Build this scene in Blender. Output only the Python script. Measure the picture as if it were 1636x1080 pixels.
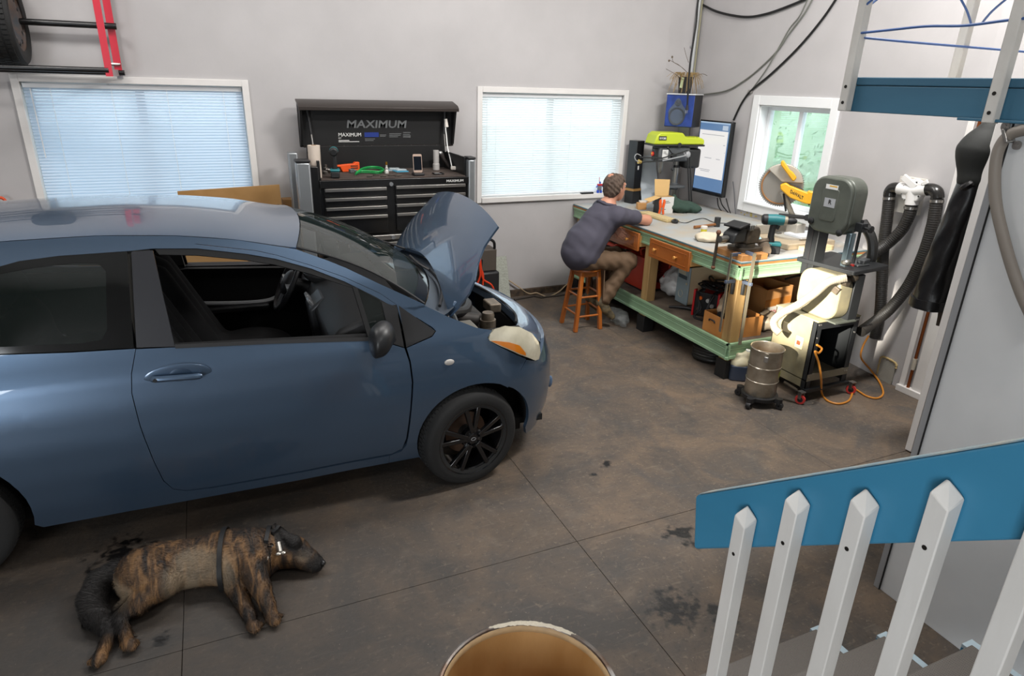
import bpy, bmesh, math, random
import numpy as np
from mathutils import Vector, Matrix, Euler
random.seed(7)
for o in list(bpy.data.objects): bpy.data.objects.remove(o)
SC = bpy.context.scene
COL = SC.collection
R = math.radians
# ------------------------------------------------------------------ camera
IW, IH, F = 1636, 1080, 1049.2
CAM = Vector((0, 0, 2.15))
_yaw, _pit, _rol = R(24.34), R(21.215), R(1.68)
_fwd = Vector((math.sin(_yaw)*math.cos(_pit), math.cos(_yaw)*math.cos(_pit), -math.sin(_pit)))
_rt = Vector((math.cos(_yaw), -math.sin(_yaw), 0)); _up = _rt.cross(_fwd)
RT = _rt*math.cos(_rol)+_up*math.sin(_rol); UP = -_rt*math.sin(_rol)+_up*math.cos(_rol)
cd = bpy.data.cameras.new('camera'); cam = bpy.data.objects.new('camera', cd); COL.objects.link(cam)
cd.sensor_width = 36; cd.sensor_fit = 'HORIZONTAL'; cd.lens = F/IW*36; cd.clip_start = .05; cd.clip_end = 200
mw = Matrix((RT, UP, -_fwd)).transposed().to_4x4(); mw.translation = CAM; cam.matrix_world = mw
SC.camera = cam
# ------------------------------------------------------------------ world, lights, exposure
w = bpy.data.worlds.new('world'); SC.world = w; w.use_nodes = True
bg = w.node_tree.nodes['Background']; bg.inputs[0].default_value = (.80, .91, 1, 1); bg.inputs[1].default_value = 4.4
def area(name, loc, tgt, sx, sy, watts, col=(1, .975, .945)):
    l = bpy.data.lights.new(name, 'AREA'); l.shape = 'RECTANGLE'; l.size = sx; l.size_y = sy; l.energy = watts; l.color = col
    o = bpy.data.objects.new(name, l); COL.objects.link(o); o.location = loc
    o.rotation_euler = (Vector(tgt)-Vector(loc)).to_track_quat('-Z', 'Y').to_euler(); return o
area('ceiling_lamp_bench', (3.5, 2.6, 4.2), (3.5, 4.2, 0), 1.3, .35, 175)
area('ceiling_lamp_car', (-1.3, 4.4, 4.2), (-.9, 5.2, 0), 1.3, .35, 55)
area('ceiling_lamp_middle', (1.5, 4.0, 4.3), (1.5, 4.4, 0), 2.4, .6, 82)
area('daylight_fill', (-3.2, -2.8, 1.7), (1.8, 1.4, .9), 2.6, 2.4, 300, (.92, .965, 1))  # cool area light added to brighten partition, balusters and car side; no door built
area('stair_fill', (1.2, -1.0, 4.2), (1.6, .8, 0), 1.3, .35, 40)  # unseen area light added to brighten the balusters and partition
sp = bpy.data.lights.new('work_lamp', 'SPOT'); sp.energy = 15000; sp.spot_size = R(9.6); sp.spot_blend = .8; sp.shadow_soft_size = .05; sp.color = (1, .93, .80)
so = bpy.data.objects.new('work_lamp', sp); COL.objects.link(so); so.location = (-1.2, 1.2, 2.35)
so.rotation_euler = (Vector((3.92, 3.40, .73))-Vector(so.location)).to_track_quat('-Z', 'Y').to_euler()
vs = SC.view_settings; vs.view_transform = 'Standard'; vs.look = 'None'; vs.exposure = -.2; vs.gamma = 1; vs.use_curve_mapping = False
SC.display_settings.display_device = 'sRGB'

# ------------------------------------------------------------------ pixel -> point on a real plane
def ray(px, py): return _fwd+RT*((px-818)/F)-UP*((py-540)/F)
def P(px, py, x=None, y=None, z=None):
    d = ray(px, py)
    t = x/d.x if x is not None else (y/d.y if y is not None else (z-CAM.z)/d.z)
    return CAM+d*t
# ------------------------------------------------------------------ materials
def S(h):
    h = h.lstrip('#'); c = [int(h[i:i+2], 16)/255 for i in (0, 2, 4)]
    return tuple(x/12.92 if x <= .04045 else ((x+.055)/1.055)**2.4 for x in c)
MATS = {}
def M(name, col='#808080', rough=.5, metal=0, var=0, scale=6, bump=0, bscale=80, col2=None, coat=0, trans=0, emit=None, estr=1, alpha=1, spec=.5, stretch=None, detail=6):
    if name in MATS: return MATS[name]
    m = bpy.data.materials.new(name); m.use_nodes = True; nt = m.node_tree; b = nt.nodes['Principled BSDF']
    c = S(col) if isinstance(col, str) else col
    b.inputs['Base Color'].default_value = (*c, 1); b.inputs['Roughness'].default_value = rough; b.inputs['Metallic'].default_value = metal
    b.inputs['Specular IOR Level'].default_value = spec
    if coat: b.inputs['Coat Weight'].default_value = coat; b.inputs['Coat Roughness'].default_value = .04
    if trans: b.inputs['Transmission Weight'].default_value = trans
    if alpha < 1: b.inputs['Alpha'].default_value = alpha
    if emit: b.inputs['Emission Color'].default_value = (*S(emit), 1); b.inputs['Emission Strength'].default_value = estr
    N = nt.nodes.new; L = nt.links.new
    if var or col2 or bump:
        tc = N('ShaderNodeTexCoord'); mp = N('ShaderNodeMapping'); L(tc.outputs['Object'], mp.inputs[0])
        if stretch: mp.inputs['Scale'].default_value = stretch
    if var or col2:
        nz = N('ShaderNodeTexNoise'); nz.inputs['Scale'].default_value = scale; nz.inputs['Detail'].default_value = detail; L(mp.outputs[0], nz.inputs['Vector'])
        rp = N('ShaderNodeValToRGB'); L(nz.outputs['Fac'], rp.inputs[0])
        rp.color_ramp.elements[0].position = .32; rp.color_ramp.elements[1].position = .68
        c2 = S(col2) if col2 else tuple(x*(1-var) for x in c)
        rp.color_ramp.elements[0].color = (*c2, 1); rp.color_ramp.elements[1].color = (*c, 1)
        L(rp.outputs[0], b.inputs['Base Color'])
    if bump:
        n2 = N('ShaderNodeTexNoise'); n2.inputs['Scale'].default_value = bscale; n2.inputs['Detail'].default_value = 4; L(mp.outputs[0], n2.inputs['Vector'])
        bp = N('ShaderNodeBump'); bp.inputs['Strength'].default_value = bump; bp.inputs['Distance'].default_value = .01
        L(n2.outputs['Fac'], bp.inputs['Height']); L(bp.outputs[0], b.inputs['Normal'])
    MATS[name] = m; return m
def wood(name, a, b2, rough=.45, axis=1, sc=14, coat=0):
    st = [1, 1, 1]; st[axis] = .12
    return M(name, a, rough, col2=b2, scale=sc, stretch=st, bump=.08, bscale=30, coat=coat)
# ------------------------------------------------------------------ mesh building
XF = {}
class MB:
    def __init__(s): s.v = []; s.f = []; s.mi = []; s.cur = 0
    def add(s, vs, fs):
        n = len(s.v); s.v += [Vector(p) for p in vs]; s.f += [tuple(i+n for i in f) for f in fs]; s.mi += [s.cur]*len(fs); return s
    def box(s, x0, x1, y0, y1, z0, z1):
        return s.add([(x0,y0,z0),(x1,y0,z0),(x1,y1,z0),(x0,y1,z0),(x0,y0,z1),(x1,y0,z1),(x1,y1,z1),(x0,y1,z1)],
                     [(3,2,1,0),(4,5,6,7),(0,1,5,4),(1,2,6,5),(2,3,7,6),(3,0,4,7)])
    def obox(s, c, size, rot=(0,0,0), top=1.0):
        q = rot if isinstance(rot, Matrix) else Euler(rot).to_matrix(); h = Vector(size)/2; c = Vector(c); vs = []
        for z in (-1, 1):
            k = top if z > 0 else 1
            for x, y in ((-1,-1),(1,-1),(1,1),(-1,1)): vs.append(c+q@Vector((x*h.x*k, y*h.y*k, z*h.z)))
        return s.add(vs, [(3,2,1,0),(4,5,6,7),(0,1,5,4),(1,2,6,5),(2,3,7,6),(3,0,4,7)])
    def bar(s, a, b, wd, th, up=(0,0,1)):
        a = Vector(a); b = Vector(b); d = (b-a).normalized(); u = Vector(up); sd = d.cross(u)
        if sd.length < 1e-4: sd = d.cross(Vector((1,0,0)))
        sd.normalize(); u = sd.cross(d); vs = []
        for p in (a, b):
            for i, j in ((-1,-1),(1,-1),(1,1),(-1,1)): vs.append(p+sd*i*wd/2+u*j*th/2)
        return s.add(vs, [(0,1,2,3),(7,6,5,4),(4,5,1,0),(5,6,2,1),(6,7,3,2),(7,4,0,3)])
    def tube(s, pts, r, n=8, closed=False, cap=True, sq=None):
        pts = [Vector(p) for p in pts]; m = len(pts); rs = r if isinstance(r, (list, tuple)) else [r]*m
        T = []
        for i in range(m):
            a = pts[i-1] if (i or closed) else pts[i]; b = pts[(i+1) % m] if (i < m-1 or closed) else pts[i]
            t = (b-a); T.append(t.normalized() if t.length > 1e-9 else Vector((0,0,1)))
        u = T[0].orthogonal().normalized(); vs = []
        for i in range(m):
            u = (u-T[i]*u.dot(T[i])); u = u.normalized() if u.length > 1e-6 else T[i].orthogonal().normalized()
            w2 = T[i].cross(u)
            for k in range(n):
                a = 2*math.pi*k/n; vs.append(pts[i]+(u*math.cos(a)+w2*math.sin(a))*rs[i])
        fs = []
        for i in range(m if closed else m-1):
            j = (i+1) % m
            for k in range(n): fs.append((i*n+k, i*n+(k+1) % n, j*n+(k+1) % n, j*n+k))
        if cap and not closed: fs += [tuple(range(n-1,-1,-1)), tuple((m-1)*n+k for k in range(n))]
        return s.add(vs, fs)
    def cyl(s, a, b, r, r2=None, n=16): return s.tube([a, b], [r, r if r2 is None else r2], n)
    def lathe(s, prof, c=(0,0,0), n=24, rot=None, cap=False):
        c = Vector(c); q = rot if isinstance(rot, Matrix) else (Euler(rot).to_matrix() if rot else Matrix.Identity(3)); vs = []; m = len(prof)
        for r, z in prof:
            for k in range(n):
                a = 2*math.pi*k/n; vs.append(c+q@Vector((r*math.cos(a), r*math.sin(a), z)))
        fs = [(i*n+k, i*n+(k+1) % n, (i+1)*n+(k+1) % n, (i+1)*n+k) for i in range(m-1) for k in range(n)]
        if cap: fs += [tuple(range(n-1,-1,-1)), tuple((m-1)*n+k for k in range(n))]
        return s.add(vs, fs)
    def ell(s, c, r, n=16, rot=None):
        m = n//2; prof = [(max(1e-4, math.sin(math.pi*i/m)), -math.cos(math.pi*i/m)) for i in range(m+1)]
        q = (rot if isinstance(rot, Matrix) else Euler(rot).to_matrix()) if rot is not None else Matrix.Identity(3)
        D = Matrix.Diagonal(Vector(r)); return s.lathe(prof, c, n, q@D)
    def prism(s, poly, o, ux, uy, dep):
        o = Vector(o); ux = Vector(ux); uy = Vector(uy); nn = Vector(dep); k = len(poly)
        vs = [o+ux*a+uy*b for a, b in poly]+[o+ux*a+uy*b+nn for a, b in poly]
        fl = ux.cross(uy).dot(nn)*sum(poly[i][0]*poly[(i+1)%k][1]-poly[(i+1)%k][0]*poly[i][1] for i in range(k)) > 0
        f = [tuple(range(k-1,-1,-1)), tuple(range(k,2*k))]+[(i,(i+1)%k,(i+1)%k+k,i+k) for i in range(k)]
        if not fl: f = [tuple(reversed(q)) for q in f]
        return s.add(vs, f)
    def build(s, name, mat, parent=None, smooth=35, bevel=0, local=False, seg=2, sub=0):
        me = bpy.data.meshes.new(name); V = s.v
        if parent is not None and not local and parent.name in XF:
            inv = XF[parent.name].inverted(); V = [inv@p for p in V]
        me.from_pydata([tuple(p) for p in V], [], s.f)
        for m in (mat if isinstance(mat, (list, tuple)) else [mat]): me.materials.append(m)
        if any(s.mi): me.polygons.foreach_set('material_index', s.mi)
        me.validate(); 
        if smooth: me.shade_smooth(); me.set_sharp_from_angle(angle=R(smooth))
        return link(name, me, parent, bevel, seg, sub)
def link(name, me, parent=None, bevel=0, seg=2, sub=0):
    o = bpy.data.objects.new(name, me); COL.objects.link(o)
    if parent is not None:
        o.parent = parent
        if parent.name in XF: XF[o.name] = XF[parent.name]
    if sub: b = o.modifiers.new('sub', 'SUBSURF'); b.levels = sub; b.render_levels = sub
    if bevel: b = o.modifiers.new('bev', 'BEVEL'); b.width = bevel; b.segments = seg; b.limit_method = 'ANGLE'; b.angle_limit = R(40)
    return o
def tag(o, label, cat, group=None):
    o['label'] = label; o['category'] = cat
    if group: o['group'] = group
    return o
def thing(name, label, cat, loc=(0,0,0), rotz=0, group=None, rot=None):
    o = bpy.data.objects.new(name, None); COL.objects.link(o); o.empty_display_size = .1
    o.location = loc; o.rotation_euler = rot if rot else (0, 0, rotz)
    XF[o.name] = Matrix.Translation(Vector(loc))@Euler(rot if rot else (0,0,rotz)).to_matrix().to_4x4()
    return tag(o, label, cat, group)
def struct(o): o['kind'] = 'structure'; return o
def dup(root, loc, rot=None, label=None):
    r = root.copy(); COL.objects.link(r); r.location = loc
    if rot is not None: r.rotation_euler = rot
    if label: r['label'] = label
    for ch in list(root.children):
        c = ch.copy(); COL.objects.link(c); c.parent = r
        for g in ch.children:
            d = g.copy(); COL.objects.link(d); d.parent = c
    return r
def text(name, body, o, ux, uy, h, mat, parent=None, wmul=None, depth=.001, bold=0, shear=0, width=None):
    """flat lettering as thin geometry: origin o = lower left, ux/uy unit axes, h = cap height"""
    cu = bpy.data.curves.new(name, 'FONT'); cu.body = body; cu.size = 1; cu.offset = bold; cu.shear = shear; cu.extrude = .001; cu.resolution_u = 2
    t = bpy.data.objects.new(name, cu); COL.objects.link(t); bpy.context.view_layer.update()
    me = bpy.data.meshes.new_from_object(t.evaluated_get(bpy.context.evaluated_depsgraph_get()))
    bpy.data.objects.remove(t)
    n = len(me.vertices); co = np.empty(n*3); me.vertices.foreach_get('co', co); co = co.reshape(-1, 3)
    lo = co.min(0); hi = co.max(0); k = h/(.7 if hi[1] < .75 else hi[1]); k = h/(hi[1]-max(lo[1], -.02))
    kx = width/(hi[0]-lo[0]) if width else k*(wmul or 1)
    o = Vector(o); ux = Vector(ux).normalized(); uy = Vector(uy).normalized(); nz = ux.cross(uy)
    inv = XF[parent.name].inverted() if parent is not None and parent.name in XF else Matrix.Identity(4)
    out = [inv@(o+ux*((c[0]-lo[0])*kx)+uy*(c[1]*k)+nz*(depth if c[2] > 0 else 0)) for c in co]
    me.vertices.foreach_set('co', [q for p in out for q in p]); me.materials.clear(); me.materials.append(mat); me.update()
    return link(name, me, parent)
def crv(pts, n=6, closed=False):
    """Catmull-Rom through points"""
    pts = [Vector(p) for p in pts]; m = len(pts); out = []
    rng = range(m if closed else m-1)
    for i in rng:
        g = lambda k: pts[k % m] if closed else pts[max(0, min(m-1, k))]
        p0, p1, p2, p3 = g(i-1), g(i), g(i+1), g(i+2)
        for j in range(n):
            t = j/n; out.append(.5*((2*p1)+(p2-p0)*t+(2*p0-5*p1+4*p2-p3)*t*t+(3*p1-p0-3*p2+p3)*t**3))
    if not closed: out.append(pts[-1])
    return out
def rrect(w, h, r, n=4):
    out = []
    for cx, cy, a0 in ((w/2-r, h/2-r, 0), (-w/2+r, h/2-r, 90), (-w/2+r, -h/2+r, 180), (w/2-r, -h/2+r, 270)):
        for i in range(n+1): a = R(a0+90*i/n); out.append((cx+r*math.cos(a), cy+r*math.sin(a)))
    return out
# signed-distance bodies -> one continuous skin (surface nets)
def sdf_mesh(prims, vox, pad=.03, k=.03, warp=None):
    lo = np.array([1e9]*3); hi = -lo
    for p in prims:
        if p[0] == 'c': a, b, ra, rb = p[1:5]; pts = [(np.array(a), ra), (np.array(b), rb)]
        else: pts = [(np.array(p[1]), max(p[2]))]
        for c, r in pts: lo = np.minimum(lo, c-r); hi = np.maximum(hi, c+r)
    lo -= pad; hi += pad; n = np.ceil((hi-lo)/vox).astype(int)+1
    ax = [lo[i]+np.arange(n[i])*vox for i in range(3)]
    X, Y, Z = np.meshgrid(*ax, indexing='ij'); D = np.full(X.shape, 1.0)
    for p in prims:
        if p[0] == 'c':
            a, b, ra, rb = np.array(p[1], float), np.array(p[2], float), p[3], p[4]; kk = p[5] if len(p) > 5 else k
            c0 = np.minimum(a-ra, b-rb); c1 = np.maximum(a+ra, b+rb)
        else:
            a = np.array(p[1], float); rr = p[2]; kk = p[4] if len(p) > 4 else k; c0 = a-max(rr); c1 = a+max(rr)
        i0 = np.maximum(0, np.floor((c0-.08-lo)/vox).astype(int)); i1 = np.minimum(n, np.ceil((c1+.08-lo)/vox).astype(int)+1)
        sl = tuple(slice(i0[i], i1[i]) for i in range(3)); x, y, z = X[sl], Y[sl], Z[sl]
        if p[0] == 'c':
            ba = b-a; l2 = max(1e-9, ba@ba); t = np.clip(((x-a[0])*ba[0]+(y-a[1])*ba[1]+(z-a[2])*ba[2])/l2, 0, 1)
            d = np.sqrt((x-a[0]-t*ba[0])**2+(y-a[1]-t*ba[1])**2+(z-a[2]-t*ba[2])**2)-(ra+(rb-ra)*t)
        else:
            q = np.array(Euler(p[3]).to_matrix()) if len(p) > 3 and p[3] else np.eye(3)
            u = [(q[0,i]*(x-a[0])+q[1,i]*(y-a[1])+q[2,i]*(z-a[2])) for i in range(3)]
            k0 = np.sqrt(sum((u[i]/rr[i])**2 for i in range(3))); k1 = np.sqrt(sum((u[i]/rr[i]**2)**2 for i in range(3)))
            d = k0*(k0-1)/np.maximum(k1, 1e-6)
        o = D[sl]; h = np.clip(.5+.5*(o-d)/kk, 0, 1); D[sl] = o*(1-h)+d*h-kk*h*(1-h)
    # surface nets
    ins = D < 0; nx, ny, nz = D.shape
    cnt = np.zeros((nx-1, ny-1, nz-1), np.int8); 
    for i in (0,1):
        for j in (0,1):
            for l in (0,1): cnt += ins[i:nx-1+i, j:ny-1+j, l:nz-1+l]
    act = (cnt > 0) & (cnt < 8); idx = np.full(act.shape, -1, np.int64); cells = np.argwhere(act); idx[act] = np.arange(len(cells))
    acc = np.zeros((len(cells), 3)); num = np.zeros(len(cells))
    cor = [(i,j,l) for i in (0,1) for j in (0,1) for l in (0,1)]
    ci, cj, cl = cells.T
    for A in cor:
        for ax_ in range(3):
            if A[ax_]: continue
            B = list(A); B[ax_] = 1
            da = D[ci+A[0], cj+A[1], cl+A[2]]; db = D[ci+B[0], cj+B[1], cl+B[2]]; cr = (da < 0) != (db < 0)
            t = np.where(cr, da/np.where(cr, da-db, 1), 0)
            pt = np.array(A, float)[None, :].repeat(len(cells), 0); pt[:, ax_] += t
            acc[cr] += pt[cr]; num[cr] += 1
    V = lo+(cells+acc/num[:, None])*vox; Fc = []
    for ax_ in range(3):
        u, v_ = [(1,2),(2,0),(0,1)][ax_]
        sA = [slice(None)]*3; sB = [slice(None)]*3; sA[ax_] = slice(0, -1); sB[ax_] = slice(1, None)
        ia, ib = ins[tuple(sA)], ins[tuple(sB)]; E = np.argwhere(ia != ib)
        ok = (E[:, u] > 0) & (E[:, v_] > 0) & (E[:, u] < D.shape[u]-1) & (E[:, v_] < D.shape[v_]-1); E = E[ok]
        if not len(E): continue
        q = []
        for du, dv in ((-1,-1),(0,-1),(0,0),(-1,0)):
            g = E.copy(); g[:, u] += du; g[:, v_] += dv; q.append(idx[g[:,0], g[:,1], g[:,2]])
        q = np.stack(q, 1); fl = ~ia[E[:,0], E[:,1], E[:,2]]; q[fl] = q[fl][:, ::-1]; Fc.append(q)
    Fc = np.concatenate(Fc)
    if warp: V = warp(V)
    return V, Fc
def sdf_obj(name, prims, vox, mat, parent=None, k=.03, warp=None, attr=None):
    V, Fc = sdf_mesh(prims, vox, k=k, warp=warp)
    if attr:
        vals = {n_: fn(V) for n_, fn in attr.items()}
    if parent is not None and parent.name in XF:
        A = np.array(XF[parent.name].inverted()); V = V@A[:3, :3].T+A[:3, 3]
    me = bpy.data.meshes.new(name); me.from_pydata(V.tolist(), [], Fc.tolist())
    if attr:
        for n_, va in vals.items():
            a = me.attributes.new(n_, 'FLOAT', 'POINT'); a.data.foreach_set('value', np.asarray(va, np.float32))
    me.materials.append(mat); me.shade_smooth(); return link(name, me, parent)
# ================================================================== SETTING
YB, XR = 6.2, 4.85
def floor_mat():
    m = bpy.data.materials.new('floor_concrete'); m.use_nodes = True; nt = m.node_tree; b = nt.nodes['Principled BSDF']; N = nt.nodes.new; L = nt.links.new
    tc = N('ShaderNodeTexCoord')
    def noise(sc, det, lo, hi, dist=0, rough=.6):
        n = N('ShaderNodeTexNoise'); n.inputs['Scale'].default_value = sc; n.inputs['Detail'].default_value = det; n.inputs['Distortion'].default_value = dist; n.inputs['Roughness'].default_value = rough
        L(tc.outputs['Object'], n.inputs['Vector']); r = N('ShaderNodeMapRange'); r.inputs[1].default_value = lo; r.inputs[2].default_value = hi; L(n.outputs['Fac'], r.inputs[0]); return r.outputs[0]
    def mix(a, bb, f):
        x = N('ShaderNodeMix'); x.data_type = 'RGBA'; 
        for s, v in ((6, a), (7, bb)):
            if isinstance(v, tuple): x.inputs[s].default_value = (*v, 1)
            else: L(v, x.inputs[s])
        if isinstance(f, float): x.inputs[0].default_value = f
        else: L(f, x.inputs[0])
        return x.outputs[2]
    c = mix(S('#46413d'), S('#6a5a4b'), noise(1.9, 10, .38, .64, .8, .68))
    c = mix(c, S('#4a4643'), noise(2.6, 10, .50, .72, 1.2))
    c = mix(c, S('#6e6358'), noise(5, 12, .58, .80, .3))
    c = mix(c, S('#3b3835'), noise(14, 10, .60, .85, .5))
    c = mix(c, S('#8a7a68'), noise(34, 12, .56, .80, .2, .7)); c = mix(c, S('#2e2a27'), noise(48, 12, .56, .78, .2, .7))
    # wear scratches
    w_ = N('ShaderNodeMapping'); L(tc.outputs['Object'], w_.inputs[0]); w_.inputs['Scale'].default_value = (3, 22, 1); w_.inputs['Rotation'].default_value = (0, 0, .5)
    n = N('ShaderNodeTexNoise'); n.inputs['Scale'].default_value = 3; n.inputs['Detail'].default_value = 12; L(w_.outputs[0], n.inputs['Vector'])
    r = N('ShaderNodeMapRange'); r.inputs[1].default_value = .58; r.inputs[2].default_value = .8; r.inputs[4].default_value = .55; L(n.outputs['Fac'], r.inputs[0])
    c = mix(c, S('#7a6f62'), r.outputs[0])
    # white grit specks
    v = N('ShaderNodeTexVoronoi'); v.inputs['Scale'].default_value = 26; v.inputs['Randomness'].default_value = 1; L(tc.outputs['Object'], v.inputs['Vector'])
    r = N('ShaderNodeMapRange'); r.inputs[1].default_value = .05; r.inputs[2].default_value = .035; L(v.outputs['Distance'], r.inputs[0])
    c = mix(c, S('#a89c8e'), r.outputs[0])
    # broad darker grey zone around the dog, noisy edge
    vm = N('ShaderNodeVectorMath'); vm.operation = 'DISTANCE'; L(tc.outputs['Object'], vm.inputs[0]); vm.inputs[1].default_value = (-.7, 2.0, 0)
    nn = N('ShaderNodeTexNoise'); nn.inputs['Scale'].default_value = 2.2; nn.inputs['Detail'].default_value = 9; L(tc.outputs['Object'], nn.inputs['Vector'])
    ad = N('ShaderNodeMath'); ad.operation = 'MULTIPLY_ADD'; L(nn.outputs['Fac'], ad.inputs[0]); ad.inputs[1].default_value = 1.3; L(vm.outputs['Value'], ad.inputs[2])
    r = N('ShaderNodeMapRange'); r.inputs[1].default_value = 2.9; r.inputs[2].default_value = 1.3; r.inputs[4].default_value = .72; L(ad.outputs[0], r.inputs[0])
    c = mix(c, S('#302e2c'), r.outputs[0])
    # oil spots
    rough = None; tot = None
    for (x, y, rad) in ((1.63, 1.77, .11), (1.80, 1.66, .07), (1.98, 2.20, .07), (1.975, 2.905, .035), (-.43, 2.42, .04), (2.0, 2.1, .05), (1.84, 2.84, .022), (-.62,3.05,.12)):
        vm = N('ShaderNodeVectorMath'); vm.operation = 'DISTANCE'; L(tc.outputs['Object'], vm.inputs[0]); vm.inputs[1].default_value = (x, y, 0)
        ad = N('ShaderNodeMath'); ad.operation = 'MULTIPLY_ADD'; nn = N('ShaderNodeTexNoise'); nn.inputs['Scale'].default_value = 22; nn.inputs['Detail'].default_value = 10; L(tc.outputs['Object'], nn.inputs['Vector'])
        L(nn.outputs['Fac'], ad.inputs[0]); ad.inputs[1].default_value = rad*4; L(vm.outputs['Value'], ad.inputs[2])
        r = N('ShaderNodeMapRange'); r.inputs[1].default_value = rad*3.15; r.inputs[2].default_value = rad*2.45; L(ad.outputs[0], r.inputs[0])
        if tot is None: tot = r.outputs[0]
        else:
            mx = N('ShaderNodeMath'); mx.operation = 'MAXIMUM'; L(tot, mx.inputs[0]); L(r.outputs[0], mx.inputs[1]); tot = mx.outputs[0]
    c = mix(c, S('#0d0c0c'), tot)
    L(c, b.inputs['Base Color'])
    r = N('ShaderNodeMapRange'); r.inputs[3].default_value = .66; r.inputs[4].default_value = .42; L(tot, r.inputs[0]); L(r.outputs[0], b.inputs['Roughness'])
    n = N('ShaderNodeTexNoise'); n.inputs['Scale'].default_value = 45; n.inputs['Detail'].default_value = 10; L(tc.outputs['Object'], n.inputs['Vector'])
    bp = N('ShaderNodeBump'); bp.inputs['Strength'].default_value = .25; bp.inputs['Distance'].default_value = .01; L(n.outputs['Fac'], bp.inputs['Height']); L(bp.outputs[0], b.inputs['Normal'])
    return m
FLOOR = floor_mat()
WALL = M('wall_paint', '#b5b2b2', .75, col2='#aeabab', scale=2.5, bump=.06, bscale=25)
TRIM = M('trim_paint', '#dcd9d6', .5, var=.06, scale=9)
DARK = M('joint_dirt', '#3a332c', .9)
xs = [-4.5, -2.15, -.35, 1.45, 3.25, 4.86]; ys = [-3, 2.336, 6.21]
base = MB().box(-4.6, 5.0, -3.1, 6.3, -.12, -.012).build('floor', DARK); struct(base)
g = .0011
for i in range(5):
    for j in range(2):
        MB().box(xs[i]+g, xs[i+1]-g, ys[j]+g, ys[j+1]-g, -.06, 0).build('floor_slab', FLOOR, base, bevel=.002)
def holes(mb, axis, pos, dep, us, zs, hole):
    for i in range(len(us)-1):
        for j in range(len(zs)-1):
            if (i, j) in hole: continue
            if axis == 'y': mb.box(us[i], us[i+1], pos, pos+dep, zs[j], zs[j+1])
            else: mb.box(pos, pos+dep, us[i], us[i+1], zs[j], zs[j+1])
    return mb
W1 = (-1.235, .30, 1.065, 2.065); W2 = (2.415, 4.005, 1.065, 2.065); W3 = (4.29, 5.13, 1.10, 2.02)
mb = MB(); zc = [0, 1.065, 2.065, 4.5]
holes(mb, 'y', YB, .16, [-4.6, W1[0], W1[1], W2[0], W2[1], 5.0], zc, {(1,1),(3,1)})
struct(mb.build('wall_back', WALL))
mb = MB(); holes(mb, 'x', XR, .16, [4.18, W3[0], W3[1], 6.2], [0, 1.10, 2.02, 4.5], {(1,1)})
for a, b_ in (((4.85,4.18),(4.71,3.0)), ((4.71,3.0),(4.71,-3.1))):
    mb.add([(a[0],a[1],0),(b_[0],b_[1],0),(5.01,b_[1],0),(5.01,a[1],0),(a[0],a[1],4.5),(b_[0],b_[1],4.5),(5.01,b_[1],4.5),(5.01,a[1],4.5)],
           [(0,1,2,3),(7,6,5,4),(0,4,5,1),(2,6,7,3),(1,5,6,2),(3,7,4,0)])
struct(mb.build('wall_right', WALL, smooth=20))
struct(MB().box(-4.6, -4.5, -3.1, 6.2, 0, 4.5).build('wall_left', WALL))
struct(MB().box(-4.5, 5.0, -3.1, -3.0, 0, 4.5).build('wall_front', WALL))
struct(MB().box(-4.6, 5.0, -3.1, 6.36, 4.5, 4.6).build('ceiling', M('ceiling_paint', '#d6d3cf', .8)))
# dirty bottom strip of the back wall and a gap board
struct(MB().box(2.30, 4.85, 6.165, 6.2, 0, .07).build('baseboard_back', M('dirty_sill', '#5b4a39', .85, col2='#2c2520', scale=20, bump=.4)))
struct(MB().box(4.815, 4.85, 4.18, 6.2, 0, .05).build('baseboard_right', MATS['dirty_sill']))
# outside: lawn
struct(MB().box(-30, 40, 6.5, 40, -.4, -.3).box(5.2, 40, -20, 6.5, -.4, -.3).build('ground_outside', M('gravel', '#a9a8a2', .9, col2='#8f8f88', scale=3)))
def glass_mat():
    m = bpy.data.materials.new('window_glass'); m.use_nodes = True; nt = m.node_tree; nt.nodes.remove(nt.nodes['Principled BSDF']); N = nt.nodes.new
    t = N('ShaderNodeBsdfTransparent'); t.inputs[0].default_value = (.93, .97, .97, 1); g = N('ShaderNodeBsdfGlossy'); g.inputs['Roughness'].default_value = .02; x = N('ShaderNodeMixShader'); x.inputs[0].default_value = .20; nt.links.new(t.outputs[0], x.inputs[1]); nt.links.new(g.outputs[0], x.inputs[2]); nt.links.new(x.outputs[0], nt.nodes['Material Output'].inputs[0]); return m
GLASS = glass_mat()
def blind_mat(nm, dc, tc_, fac):
    m = bpy.data.materials.new(nm); m.use_nodes = True; nt = m.node_tree; nt.nodes.remove(nt.nodes['Principled BSDF']); N = nt.nodes.new
    d = N('ShaderNodeBsdfDiffuse'); d.inputs[0].default_value = (*S(dc), 1); t = N('ShaderNodeBsdfTranslucent'); t.inputs[0].default_value = (*S(tc_), 1)
    x = N('ShaderNodeMixShader'); x.inputs[0].default_value = fac; nt.links.new(d.outputs[0], x.inputs[1]); nt.links.new(t.outputs[0], x.inputs[2]); nt.links.new(x.outputs[0], nt.nodes['Material Output'].inputs[0]); return m
SLAT = {1: blind_mat('blind_slat_bluish', '#cdd7e2', '#c4dcf2', .30), 2: blind_mat('blind_slat_white', '#e6e9ea', '#f2f6f8', .55)}; VINYL = M('vinyl', '#e6e8ea', .4); CORD = M('cord_white', '#e9e9e6', .7)
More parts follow.
